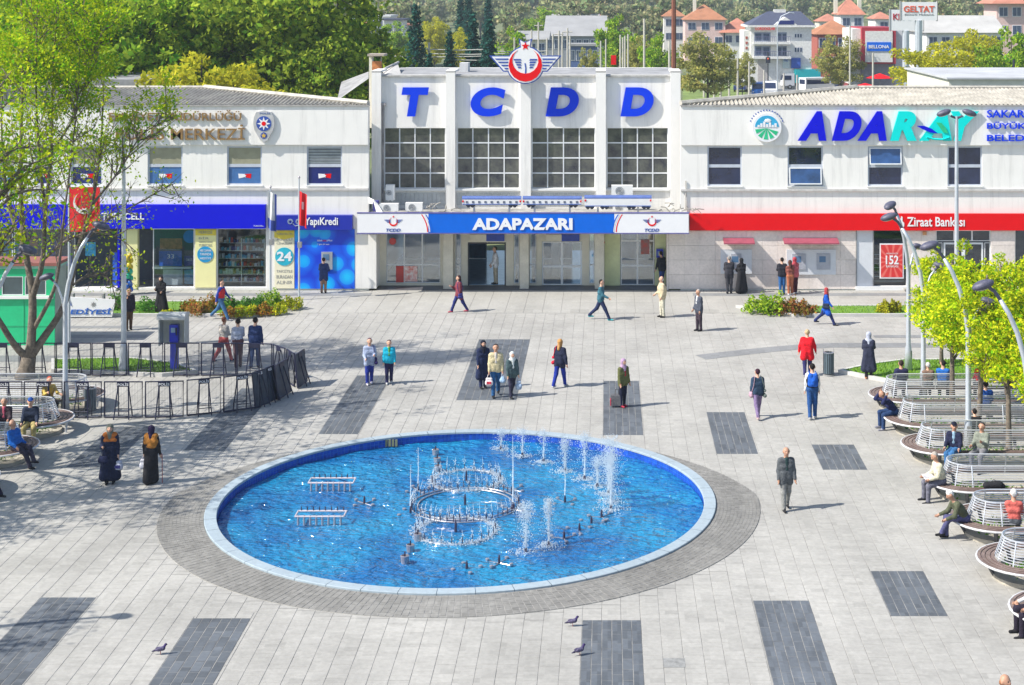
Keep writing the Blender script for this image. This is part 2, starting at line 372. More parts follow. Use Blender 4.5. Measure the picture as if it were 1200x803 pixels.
for a, b, c, d in cut_tiles:                       # tiles cut round the apron: corners inside it are pushed out to its edge
    ring = [(a+(b-a)*i/4, c) for i in range(4)]+[(b, c+(d-c)*i/4) for i in range(4)]+[(b-(b-a)*i/4, d) for i in range(4)]+[(a, d-(d-c)*i/4) for i in range(4)]
    vs = []
    for x, y in ring:
        dx, dy = x-FC.x, y-FC.y; r = math.hypot(dx, dy); ro = aout(math.atan2(dy, dx))+.004
        if r < ro: x, y = FC.x+dx/r*ro, FC.y+dy/r*ro
        vs.append((x, y, 0))
    mb.add(vs, [tuple(range(16))])
mb.build('cut_tiles', PALE, plaza, kind='stuff')
for i, s in enumerate(STRIPS):
    b = put(MB().add([(s[0],s[2],-.005),(s[1],s[2],-.005),(s[1],s[3],-.005),(s[0],s[3],-.005)], [(0,1,2,3)]).mesh('dark_strip', MORTAR), 'dark_strip', kind='structure')
    ncol = 6 if i != 8 else 8; w = (s[1]-s[0])/ncol; rs = []
    for c in range(ncol):
        y = s[3]-(.25 if c % 2 else .5)
        yy = s[3]
        while yy > max(s[2], 29.9)+.02:
            y = max(y, s[2]); rs.append((s[0]+c*w, s[0]+(c+1)*w, y, yy)); yy = y; y -= .5
    rs.sort(key=lambda r: r[2])
    tile_field(rs, 'dark_paver', DARK, b, gap=.007, limit=200 if i < 7 else 60)
# sidewalk in front of the buildings
sw = MB().box(PX0, PX1, SIDEY, PY1, -.004, .0).build('sidewalk', MORTAR, kind='structure')
rects = []
x = -30
while x < 22:
    y = SIDEY+.05
    for j in range(7): rects.append((x, x+.8, y+j*.74, y+(j+1)*.74))
    x += .8
mb = MB()
for r in rects: tile_vs(mb, r, .010, .004, zb=.0)
mb.build('sidewalk_slabs', SLAB, sw, kind='stuff')
# grey bands (their own sheets just above the paving)
def band_poly(pts, wid, name='grey_band'):
    """follow centre line pts (pixels) with world half width"""
    P = [g(*p) for p in pts]; L1, L2 = [], []
    for i, p in enumerate(P):
        t = (P[min(i+1, len(P)-1)]-P[max(i-1, 0)]).normalized(); nn = Vector((-t.y, t.x, 0))
        L1.append((p+nn*wid)); L2.append((p-nn*wid))
    m = len(P); z = .014 if P[0].y > SIDEY else .006
    vs = [(p.x, p.y, z) for p in L1+L2]
    return MB().add(vs, [(m+i, m+i+1, i+1, i) for i in range(m-1)]).build(name, BAND, kind='structure')
band_poly([(-60,345.5),(435,345.5)], .32); band_poly([(812,345.5),(1280,345.5)], .32)
band_poly([(821,419),(850,415.5),(900,410),(940,406.5),(975,404.8),(1280,404.8)], .4)
band_poly([(1024,394.5),(1280,394.5)], .24)
band_poly([(-60,383.5),(175,383.5)], .24); band_poly([(-60,394.3),(172,394.3)], .3)
band_poly([(-60,420.5),(360,420.5)], .5)
# ---- planted islands with kerbs
KERB = mat('kerb_stone', (.55, .54, .52), .8, var=.12, vscale=1.5)
LAWN = mat('lawn', (.16, .30, .035), .95, var=.3, vscale=2.5, col2=(.10, .22, .03), fine=.35, bscale=30, bump=.8)
BLADE = leafmat('grass_blade', (.10, .24, .02), (.28, .46, .04), trans=.3)
def island(pix, name, kw=.13, blades=2500, seed=1):
    P = [g(*p) for p in pix]; n = len(P); c = sum(P, Vector())/n
    mb = MB(); inner = []
    for i in range(n):
        a, b, d = P[i-1], P[i], P[(i+1) % n]; t1 = (b-a).normalized(); t2 = (d-b).normalized(); nn = Vector((-(t1+t2).y, (t1+t2).x, 0)).normalized()
        if (c-b).dot(nn) < 0: nn = -nn
        inner.append(b+nn*kw/max(.35, abs(nn.dot(Vector((-t1.y, t1.x, 0))))))
    for i in range(n):
        j = (i+1) % n
        a, b, ai, bi = P[i], P[j], inner[i], inner[j]
        vs = [(a.x,a.y,0),(b.x,b.y,0),(bi.x,bi.y,0),(ai.x,ai.y,0),(a.x,a.y,.13),(b.x,b.y,.13),(bi.x,bi.y,.13),(ai.x,ai.y,.13)]
        mb.add(vs, [(4,5,6,7),(0,1,5,4),(2,3,7,6)])
    mb.build('kerb', KERB, kind='structure')
    la = MB().add([(p.x, p.y, .10) for p in inner], [tuple(range(n))]).build('lawn', LAWN, kind='structure')
    # blades of grass
    rg = np.random.default_rng(seed); xs = [p.x for p in inner]; ys = [p.y for p in inner]
    def inp(x, y):
        r = False
        for i in range(n):
            x1, y1, x2, y2 = inner[i].x, inner[i].y, inner[i-1].x, inner[i-1].y
            if (y1 > y) != (y2 > y) and x < (x2-x1)*(y-y1)/(y2-y1)+x1: r = not r
        return r
    mb = MB()
    for _ in range(blades):
        x, y = rg.uniform(min(xs), max(xs)), rg.uniform(min(ys), max(ys))
        if not inp(x, y): continue
        w = rg.uniform(0, 6.28); h = rg.uniform(.05, .12); dx, dy = math.cos(w)*.02, math.sin(w)*.02; lx, ly = rg.normal(0, .02, 2)
        mb.add([(x-dx,y-dy,.09),(x+dx,y+dy,.09),(x+lx,y+ly,.09+h)], [(0,1,2)])
    mb.build('grass', BLADE, kind='stuff', label='short bright grass blades on the kerbed planting island', cat='grass')
    return la
island([(-90,371.5),(300,371.5),(352,357),(300,355.5),(-90,355.5)], 'left')
island([(862,361),(930,371.5),(1300,371.5),(1300,360)], 'right', seed=2)
island([(982,437.5),(1000,441),(1040,449),(1300,449),(1300,424),(1060,424),(1015,430)], 'right2', blades=6000, seed=3)
island([(60,447),(330,447),(345,440),(250,431),(150,421),(60,424)][::1] if False else [(60,437),(190,442),(232,438),(205,428),(150,422),(60,424)], 'left2', blades=5000, seed=4)
# ================================================================== FOUNTAIN
TILEB = tilemat('blue_mosaic', (.02, .10, .54), (.11, .11, .11), .5, .1, rough=.25, bump=0)
RIMM = tilemat('rim_stone', (.34, .41, .46), (9, 9, 9), .0, .12)
APRON = tilemat('apron_stone', (.27, .262, .245), (.14, .14, 9), .22, .35)
fount = thing('fountain', 'large round blue-tiled fountain pool with a pale rim in the middle of the plaza', 'fountain', (FC.x, FC.y, 0))
RT = .10
nr = 48
for k in range(nr):
    a0 = 2*math.pi*k/nr+.0009; a1 = 2*math.pi*(k+1)/nr-.0009; mb = MB(); vs = []; q = 4
    for (r, z) in ((RIM1, -.02), (RIM1, RT-.01), (RIM1-.012, RT), (RIM0+.012, RT), (RIM0, RT-.012), (RIM0, RT-.06)):
        for i in range(q+1): w = a0+(a1-a0)*i/q; vs.append((r*math.cos(w), r*math.sin(w), z))
    fs = [(j*(q+1)+i+1, j*(q+1)+i, (j+1)*(q+1)+i, (j+1)*(q+1)+i+1) for j in range(5) for i in range(q)]
    mb.add(vs, fs); o = mb.build('rim_stone', RIMM, fount)
mb = MB().lathe([(RIM0+.03, RT-.06), (RIM0+.03, -.75), (.01, -.75)], n=96); mb.build('basin', mat('basin_blue', (.02, .2, .62), .4, var=.15, vscale=4), fount)
mb = MB(); nn = 330
for row in range(5):
    for k in range(nn):
        a0 = 2*math.pi*(k+.06)/nn; a1 = 2*math.pi*(k+.94)/nn; z1 = RT-.062-row*.115; z0 = z1-.105; r = RIM0+.018
        mb.add([(r*math.cos(a0), r*math.sin(a0), z0), (r*math.cos(a1), r*math.sin(a1), z0), (r*math.cos(a1), r*math.sin(a1), z1), (r*math.cos(a0), r*math.sin(a0), z1)], [(3,2,1,0)])
mb.build('wall_mosaic', TILEB, fount, kind='stuff')
# apron: thin radial stone strips and blocks laid on a gentle slope outside the rim
mb = MB(); gd = MB(); na = 300; rows = 12
sol = MB()
for k in range(na):
    w = 2*math.pi*(k+.5)/na; ro = aout(w)
    if ro-RIM1 < .05: continue
    a0 = 2*math.pi*(k+.045)/na; a1 = 2*math.pi*(k+.955)/na
    def zz(r, ro=ro): return .016+(RT-.06)*(1-(r-RIM1)/1.12 if r < RIM1+1.12 else 0)
    b0, b1 = 2*math.pi*k/na, 2*math.pi*(k+1)/na
    r1, r2 = RIM1+.005, ro
    sol.add([(r1*math.cos(b0), r1*math.sin(b0), zz(r1)-.008), (r2*math.cos(b0), r2*math.sin(b0), zz(r2)-.008), (r2*math.cos(b1), r2*math.sin(b1), zz(r2)-.008), (r1*math.cos(b1), r1*math.sin(b1), zz(r1)-.008)], [(0,1,2,3)])
    sol.add([(r2*math.cos(b0), r2*math.sin(b0), zz(r2)-.008), (r2*math.cos(b0), r2*math.sin(b0), -.01), (r2*math.cos(b1), r2*math.sin(b1), -.01), (r2*math.cos(b1), r2*math.sin(b1), zz(r2)-.008)], [(0,1,2,3)])
    for j in range(rows):
        e0 = RIM1+.01+(ro-RIM1-.01)*(j+.03)/rows; e1 = RIM1+.01+(ro-RIM1-.01)*(j+.97)/rows; dz = R.uniform(-.003, .003)
        vs = [(e0*math.cos(a0), e0*math.sin(a0), zz(e0)+dz), (e1*math.cos(a0), e1*math.sin(a0), zz(e1)+dz), (e1*math.cos(a1), e1*math.sin(a1), zz(e1)+dz), (e0*math.cos(a1), e0*math.sin(a1), zz(e0)+dz)]
        mb.add(vs+[(x, y, z-.010) for x, y, z in vs], [(0,1,2,3), (0,4,5,1), (1,5,6,2), (2,6,7,3), (3,7,4,0)])
ap = sol.build('apron', mat('apron_joint', (.42, .41, .39), .9, var=.15), fount)
mb.build('apron_blocks', APRON, ap, kind='stuff')
# water
m = bpy.data.materials.new('fountain_water'); m.use_nodes = True; n_ = m.node_tree; N, L = n_.nodes, n_.links; b = N['Principled BSDF']
gp = N.new('ShaderNodeNewGeometry'); mp = N.new('ShaderNodeMapping'); mp.inputs['Scale'].default_value = (1.0, 1.5, 1); L.new(gp.outputs['Position'], mp.inputs[0])
n1 = N.new('ShaderNodeTexNoise'); n1.inputs['Scale'].default_value = 3.6; n1.inputs['Detail'].default_value = 2.5; n1.inputs['Distortion'].default_value = .2; L.new(mp.outputs[0], n1.inputs['Vector'])
n2 = N.new('ShaderNodeTexNoise'); n2.inputs['Scale'].default_value = .5; n2.inputs['Detail'].default_value = 3; L.new(gp.outputs['Position'], n2.inputs['Vector'])
cr = N.new('ShaderNodeMix'); cr.data_type = 'RGBA'; cr.inputs[6].default_value = (.004, .115, .32, 1); cr.inputs[7].default_value = (.01, .21, .41, 1)
r_ = N.new('ShaderNodeMapRange'); r_.inputs[1].default_value = .38; r_.inputs[2].default_value = .62; L.new(n2.outputs[0], r_.inputs[0]); L.new(r_.outputs[0], cr.inputs[0])
L.new(cr.outputs[2], b.inputs['Base Color']); b.inputs['Roughness'].default_value = .06; b.inputs['Specular IOR Level'].default_value = 1.0; b.inputs['IOR'].default_value = 1.5
bp = N.new('ShaderNodeBump'); bp.inputs['Strength'].default_value = 1.0; bp.inputs['Distance'].default_value = .24; L.new(n1.outputs[0], bp.inputs['Height']); L.new(bp.outputs[0], b.inputs['Normal'])
MATS['water'] = m
WZ = -.17
mb = MB(); prof = [(6.42*i/40, 0) for i in range(41)]; prof[0] = (.01, 0); mb.lathe(prof, (0,0,0), 120)
mb.v = [(x, y, .018*math.sin(3.1*x+1.3*y)+.014*math.sin(-2.2*x+4.1*y+1)) for x, y, z in mb.v]
mb.f = [f[::-1] for f in mb.f]
mb.build('water', m, loc=(FC.x, FC.y, WZ), smooth=True, kind='structure')
# ================================================================== STATION (centre)
YW, YP, YR, YD = 72.5, 73.6, 73.85, 73.6
def bx(mb, x0, x1, y0, y1, Y, Yb, mi=0):
    """box whose front face fills a pixel box at depth Y and reaches back to Yb"""
    return mb.box(ax(x0, Y), ax(x1, Y), Y, Yb, az(y1, Y), az(y0, Y), mi)
def part(name, m, parent, *boxes, **k):
    mb = MB()
    for b in boxes: bx(mb, *b)
    return mb.build(name, m, parent, **k)
st = thing('station_building', 'white two-storey railway station block with four tall grid windows between pilasters', 'building', (0, 0, 0))
WINX = [(450, 522), (535.5, 609), (623, 697.5), (711, 783)]; WY0, WY1 = 150, 221
topz = az(85, YP); xl, xr = ax(436, YP), ax(797, YP)
mb = MB(); ops = [(ax(a, YR), ax(b, YR), az(WY1, YR), az(WY0, YR)) for a, b in WINX]
wall(mb, xl, xr, 3.2, az(90, YR), YR, .25, ops)
mb.box(xl, xr, YR+.26, 84, az(90, YR)-.35, az(90, YR)-.1)
mb.box(xl, xl+.25, YR+.02, 84, 0, az(90, YR)-.02); mb.box(xr-.25, xr, YR+.02, 84, 0, az(90, YR)-.02); mb.box(xl, xr, 83.8, 84.05, 3.1, az(90, YR)-.02)
mb.box(xl+.3, xr-.3, 76.5, 76.6, 3.3, 9)
mb.build('wall', WHITE, st)
for a, b in [(435.5,446.5), (522.3,533.3), (609.8,622), (698,710), (785.5,797.5)]:
    mb = MB(); bx(mb, a, b, 84, 247, YP, YR-.004); mb.box(ax(a,YP), ax(b,YP), YP-.0, 75.6, topz+.004, topz+.09); mb.build('pilaster', WHITE, st)
mb = MB()
for a, b in [(446.5,522.3), (533.3,609.8), (622,698), (710,785.5)]:
    mb.box(ax(a,YP)+.002, ax(b,YP)-.002, YR-.10, 74.7, az(90, YR)+.0, az(90, YR)+.07)
mb.build('coping', mat('weathered_coping', (.5, .49, .46), .85, var=.25), st)
ROOFM = mat('roof_felt', (.36, .36, .37), .9, var=.25, vscale=1.2)
mb = MB().box(xl+.02, xr-.02, 74.2, 82.5, az(90, YR)-.06, az(90, YR)+.03); mb.build('roof', ROOFM, st)
# grid windows: frame with four by four panes
for wi, (a, b) in enumerate(WINX):
    x0, x1, z0, z1 = ops[wi]; mb = MB(); Y = YR+.10; fw = .045
    for i in range(5):
        x = x0+(x1-x0)*i/4; w = .04 if i in (0, 4) else .026
        mb.box(max(x0+.002, x-w), min(x1-.002, x+w), Y, Y+.06, z0+.002, z1-.002)
    for j in range(5):
        z = z0+(z1-z0)*j/4
        for i in range(4):
            xa, xb = x0+(x1-x0)*i/4+.027, x0+(x1-x0)*(i+1)/4-.027
            mb.box(xa, xb, Y+.004, Y+.055, max(z0+.004, z-.028), min(z1-.004, z+.028))
    fr = mb.build('window', ALU, st)
    W4 = (x1-x0)/4; H4 = (z1-z0)/4
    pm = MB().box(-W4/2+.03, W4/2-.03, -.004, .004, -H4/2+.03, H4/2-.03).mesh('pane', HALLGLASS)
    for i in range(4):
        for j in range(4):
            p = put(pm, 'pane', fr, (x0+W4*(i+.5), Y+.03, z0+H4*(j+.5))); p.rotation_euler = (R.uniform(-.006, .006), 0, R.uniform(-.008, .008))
    MB().box(x0-.06, x1+.06, YR-.13, YR-.002, z0-.09, z0-.002).build('sill', WHITE2, fr)
# ribbed grey panels below the windows
mb = MB()
for a, b in [(450,522), (535,609), (623,697)]:
    x0, x1 = ax(a, YR), ax(b, YR); n = 14
    for i in range(n): mb.box(x0+(x1-x0)*(i+.04)/n, x0+(x1-x0)*(i+.96)/n, YR-.03, YR-.002, 3.75, az(226, YR))
mb.build('cladding_panel', mat('grey_cladding', (.55, .56, .55), .7), st)
# drainpipes
for px in (448.5, 789):
    mb = MB(); mb.tube([(ax(px, YP), YR-.1, az(124, YP)), (ax(px, YP), YR-.1, 3.8)], .05, 8); mb.box(ax(px,YP)-.12, ax(px,YP)+.12, YR-.2, YR-.01, az(124,YP), az(124,YP)+.12); mb.build('drainpipe', mat('rust_pipe', (.35, .33, .33), .6, var=.3), st)
# ---- ground floor under the canopy
pil = [(519.5,530.7), (609,619.5), (697,708)]
for a, b in pil: part('pillar', mat('pillar_cream', (.66, .62, .52), .7, var=.1, fine=.1), st, (a, b, 262, 339, 72.75, 73.58))
mb = MB(); z1 = az(268, YD)
def dx(a, b): return (ax(a, YD), ax(b, YD))
wops = [(*dx(452.5,516), .12, z1-.1), (*dx(533.5,540.5), .1, z1-.1), (*dx(548,593), 0, az(284,YD)), (*dx(602,608.5), .1, z1-.1), (*dx(620.5,628.5), .1, z1-.1), (*dx(635,682), 0, az(283,YD)), (*dx(690.5,696.5), .1, z1-.1), (*dx(727,767), 0, z1-.1)]
wall(mb, ax(441,YD), ax(783.6,YD), 0, 3.45, YD, .18, wops)
mb.build('front_wall', CREAM, st)
part('side_panel', mat('lime_wall', (.70, .74, .42), .7, var=.08), st, (708.5, 726.5, 268, 336, YD-.03, YD-.003)); part('side_panel', MATS['lime_wall'], st, (767.5, 783, 268, 336, YD-.03, YD-.003))
fl = MB().box(ax(441,72.4), ax(784,72.4), 72.43, 73.59, .0, .018).build('threshold', mat('canopy_shade_floor', (.10, .10, .115), .5, var=.2, vscale=3), st)  # dark tone paints the canopy's shadow onto the entrance floor
room = MB(); room.box(ax(441,YD), ax(783,YD), 73.79, 83.7, .01, .03, 1); room.box(ax(441,YD), ax(783,YD), 73.79, 83.7, 3.3, 3.4)
for px in (532, 600, 645, 700): room.box(ax(px,YD), ax(px,YD)+.35, 76, 76.4, .03, 3.3)
room.build('hall', [mat('hall_wall', (.30, .36, .42), .6), mat('hall_floor', (.32, .45, .6), .15)], st)
def glazed(x0, x1, z0, z1, nx, rows, Y, parent, fw=.05, m=None, gm=None, name='window'):
    mb = MB(); xs = [x0+(x1-x0)*i/nx for i in range(nx+1)]; zs = [z0]+[z0+(z1-z0)*r for r in rows]+[z1]
    for i, x in enumerate(xs): mb.box(max(x0, x-fw/2), min(x1, x+fw/2), Y-.03, Y+.03, z0, z1)
    for z in zs:
        for i in range(nx): mb.box(xs[i]+fw/2*(1), xs[i+1]-fw/2, Y-.026, Y+.026, max(z0, z-fw/2), min(z1, z+fw/2))
    fr = mb.build(name, m or ALU, parent)
    for i in range(nx):
        for j in range(len(zs)-1):
            put(MB().box(xs[i]+fw/2, xs[i+1]-fw/2, Y-.004, Y+.004, zs[j]+fw/2, zs[j+1]-fw/2).mesh('pane', gm or GLASS), 'pane', fr)
    return fr
for i, w in enumerate(wops):
    if i == 2: continue
    if i == 5: glazed(w[0]+.02, w[1]-.02, .03, w[3]-.02, 2, [.43], YD+.06, st, .10, name='entrance_door', gm=DOORG)
    elif i == 7: glazed(w[0]+.02, w[1]-.02, .03, w[3]-.02, 2, [.36, .82], YD+.06, st, .08, name='entrance_door', gm=DOORG)
    else: glazed(w[0]+.01, w[1]-.01, w[2]+.01, w[3]-.01, 3 if i == 0 else 1, [.35], YD+.06, st, .06, gm=DOORG)
# open door leaves and the header plates over the doors
part('door_frame', DARKM, st, (548.3, 549.6, 284.5, 335, YD+.02, YD+.12), (591.3, 592.7, 284.5, 335, YD+.02, YD+.12), (549.6, 591.3, 284.5, 286, YD+.02, YD+.12))
for a, b, in ((551, 591), (639.5, 679)):
    c = a+(b-a)*.47; o = part('header_plate', CREAM, st, (a, c, 275, 282.8, YD-.14, YD-.003)); o2 = part('header_plate', mat('deep_blue_plate', (.02, .06, .42), .4), st, (c+.05, b, 275, 282.8, YD-.14, YD-.003))
part('notice', RED, st, (706.5, 708.5, 283.3, 285.3, YD-.07, YD-.04))
for k in range(6): glazed(ax(441,YD)+.3+k*2.2, ax(441,YD)+.3+k*2.2+2.1, .04, 3.28, 2, [.5], 81.0, st, .08, gm=mat('added_daylight_glass', (.05,.16,.30), .2, var=.2), name='rear_window') if k not in (2, 4) else None  # rear glazing added at the opened hall back so bluish daylight enters
# stickers on the hall window
def poster(x0, x1, y0, y1, Y, m, parent, name='poster', t=.02): return part(name, m, parent, (x0, x1, y0, y1, Y-t, Y))
poster(464, 473, 312, 331, YD+.02, mat('poster_red', (.62, .06, .05), .5), st); poster(474, 489, 312, 330, YD+.02, mat('poster_dots', (.75, .72, .68), .5, var=.5, vscale=6, col2=(.7, .1, .06)), st)
poster(751, 761, 281, 298, YD+.02, mat('poster_dim', (.16, .14, .14), .5, var=.3, vscale=5, col2=(.5, .06, .04)), st)
mb = MB(); plate(mb, disc(ax(460, YD), az(283, YD), .16), YD+.02, 0, .02); mb.build('sticker', MATS['poster_red'], st)
# ---- TCDD letters
ls = thing('letter_sign', 'four big blue letters T C D D high on the white station front', 'sign')
for ch, a, b in (('T',471,503), ('C',551.7,592.5), ('D',639.5,678.5), ('D',727,766)):
    cx, cz = ax((a+b)/2, YR), az(119.3, YR)
    me = text_mesh(ch, (b-a)*YR/F, 34*YR/F, .09, bold=.06, shear=.16, name='letter', mats=BLUEL); put(me, 'letter', ls, (cx, YR-.08, cz))
# ---- emblem
em = thing('winged_emblem', 'winged railway emblem with red crescent and star on the station roof edge', 'emblem')
YE = 73.1; ex, ez = ax(615.7, YE), az(76.2, YE); u = YE/F
EB = mat('emblem_blue', (.03, .08, .38), .4); EW = mat('emblem_white', (.8, .8, .8), .4, var=.02)
def ep(pts): return [(ex+x*u, ez-y*u) for x, y in pts]          # pixels from the emblem's centre
star5 = ep([(0+8*math.sin(t)*(1 if i % 2 == 0 else .42), -23-9*math.cos(t)*(1 if i % 2 == 0 else .42)) for i, t in enumerate([math.pi*i/5 for i in range(10)])])
mb = MB()
plate(mb, [(ex+22.3*u*math.sin(t), ez+22.3*u*math.cos(t)) for t in [2*math.pi*i/40 for i in range(40)]], YE, -.06, 0)
for s in (-1, 1):
    plate(mb, ep([(s*42.5,-11),(s*18,-11),(s*18,8),(s*26,8)][::(1 if s < 0 else -1)]), YE, -.05, .004)
plate(mb, ep([(-8,-31.5),(-2,-27),(0,-34 if False else -27.5),(2,-27),(8,-31.5),(6,-20),(-6,-20)]), YE, -.05, .002)
mb.build('backing', EB, em)
mb = MB(); plate(mb, [(ex+21*u*math.sin(t), ez+21*u*math.cos(t)) for t in [2*math.pi*i/40 for i in range(40)]], YE, .001, .02)
for s in (-1, 1): plate(mb, ep([(s*39.5,-9.8),(s*19,-9.8),(s*19,6.6),(s*25.3,6.6)][::(1 if s < 0 else -1)]), YE, .005, .015)
plate(mb, ep([(-6,-29),(0,-25.5),(6,-29),(5,-19),(-5,-19)]), YE, .003, .016)
mb.build('face', EW, em)
mb = MB()
for q in crescent(ex, ez, 19.6*u, off=.26): plate(mb, q, YE, .021, .035)
plate(mb, [(ex+(5 if i % 2 == 0 else 2.1)*u*math.sin(math.pi*i/5), ez+22*u+(5 if i % 2 == 0 else 2.1)*u*math.cos(math.pi*i/5)) for i in range(10)], YE, .021, .035)
mb.build('crescent', RED, em)
mb = MB()
for s in (-1, 1):
    for i in range(4): x1 = 36-i*3.6; plate(mb, ep([(s*x1,-7.6+i*3.7),(s*20,-7.6+i*3.7),(s*20,-6+i*3.7),(s*(x1-1.5),-6+i*3.7)][::(1 if s < 0 else -1)]), YE, .016, .03)
    for i in range(4): plate(mb, ep([(s*(14-i*1.6),-7+i*3),(s*(5.5),-7+i*3),(s*4.5,-5.2+i*3),(s*(13.2-i*1.6),-5.2+i*3)][::(1 if s < 0 else -1)]), YE, .021, .034)
plate(mb, ep([(-1.2,-2),(.2,-2),(1.2,4),(.6,12),(-.8,12),(-.2,4)]), YE, .021, .034)
mb.build('wing_stripes', EB, em)
# ---- canopy with the station name
cp = thing('entrance_canopy', 'long canopy over the station doors with a blue ADAPAZARI name board', 'canopy')
YK = 71.1; cx0, cx1 = ax(418.7, YK), ax(807, YK); cz0, cz1 = az(273, YK), az(250.5, YK)
MB().box(cx0, cx1, YK+.12, YR-.2, cz0+.05, cz1-.12).build('deck', mat('canopy_deck', (.42, .41, .38), .9, var=.3, vscale=1.5), cp)
CW = mat('fascia_white', (.80, .80, .82), .4, var=.02)
part('fascia', CW, cp, (418.7, 502, 250.5, 273, YK, YK+.12)); part('fascia', CW, cp, (720, 807, 250.5, 273, YK, YK+.12)); part('name_board', BLUE2, cp, (502.05, 719.95, 250.5, 273, YK, YK+.12))
part('edge_trim', mat('trim_violet', (.12, .11, .33), .5), cp, (418.2, 807.5, 273.1, 274.3, YK-.01, YK+.13), (418.2, 807.5, 249.2, 250.4, YK-.01, YK+.13))
mb = MB()
for s, xx in ((1, 502), (-1, 720)):
    for k, (o_, mi) in enumerate(((-1.5, 1), (1.2, 2), (3.2, 0))):
        prev = None; mb = MB()
        for t in range(7):
            q = t/6; x = xx+s*(o_+(-7+7*(1-(1-q)**2))); zz = az(251.5+20.5*q, YK); w = (1.3 if mi != 2 else .9)*YK/F
            cur = (ax(x, YK), zz)
            if prev: plate(mb, [(prev[0], prev[1]), (prev[0]+w, prev[1]), (cur[0]+w, cur[1]), cur], YK, .002+.002*k, .006+.002*k, mi)
            prev = cur
        mb.build('swoosh', [BLUE2, RED, CW], cp)
text('ADAPAZARI', 553.5, 671, 255.8, 269.5, YK-.002, CW, cp, depth=.03, bold=.045)
for cxp in (461, 764):
    text('TCDD', cxp-8.5, cxp+8.5, 268, 271.6, YK-.002, EB, cp, depth=.012, shear=.25, bold=.03)
    ux, uz = ax(cxp, YK), az(260, YK); v_ = YK/F*.27; mb = MB()
    for q in crescent(ux, uz, 19.6*v_, off=.2): plate(mb, q, YK, .002, .012)
    plate(mb, [(ux+(5 if i % 2 == 0 else 2.1)*v_*math.sin(math.pi*i/5), uz+22*v_+(5 if i % 2 == 0 else 2.1)*v_*math.cos(math.pi*i/5)) for i in range(10)], YK, .002, .012)
    mb.build('logo', RED, cp); mb = MB()
    for s in (-1, 1):
        for i in range(3): plate(mb, [(ux+s*a*v_, uz+b*v_) for a, b in ((40-i*6,9-i*5),(12,9-i*5),(12,6.2-i*5),(38-i*6,6.2-i*5))][::(-1 if s < 0 else 1)], YK, .002, .012)
    mb.build('logo_wings', EB, cp)
# ---- clutter on the canopy: air conditioners and three model coaches
def aircon(px, py0, py1, wpx, Y, label, rz=0):
    w, h = wpx*Y/F, (py1-py0)*Y/F; x, z = ax(px, Y), az(py1, Y)
    t = thing('air_conditioner', label, 'air conditioner', (x, Y, z), rz, 'air conditioners above the entrance canopy')
    MB().box(-w/2, w/2, 0, .32, .05, h).box(-w/2+.08, -w/2+.14, .02, .3, 0, .049).box(w/2-.14, w/2-.08, .02, .3, 0, .049).build('casing', WHITE2, t)
    r = min(h*.36, w*.3); mb = MB(); M = Matrix.Translation((-w*.12, -.004, h*.53)) @ Matrix.Rotation(math.pi/2, 4, 'X')
    for a, b in ((r, r*.9), (r*.68, r*.58), (r*.36, .001)):
        o = len(mb.v); mb.lathe([(a, 0), (a, .02), (max(b, .001), .02)], n=18)
        for i in range(o, len(mb.v)): mb.v[i] = tuple(M @ Vector(mb.v[i]))
    mb.build('fan_grille', mat('grille_grey', (.25, .26, .28), .5), t); return t
cz1r = cz1-.12
aircon(457, 217, 236, 10, 72.9, 'tall narrow air conditioner at the left end of the canopy, raised on the wall'); aircon(455.5, 239, 249, 22, 71.9, 'low wide air conditioner lying at the left end of the canopy')
aircon(485, 238, 249, 20, 72.2, 'white air conditioner with blue grille right of the two at the canopy left end'); aircon(729, 217.5, 231, 25, 72.9, 'air conditioner with round fan above the third model coach')
aircon(727, 238, 249, 18, 73.1, 'lower air conditioner behind the third model coach')
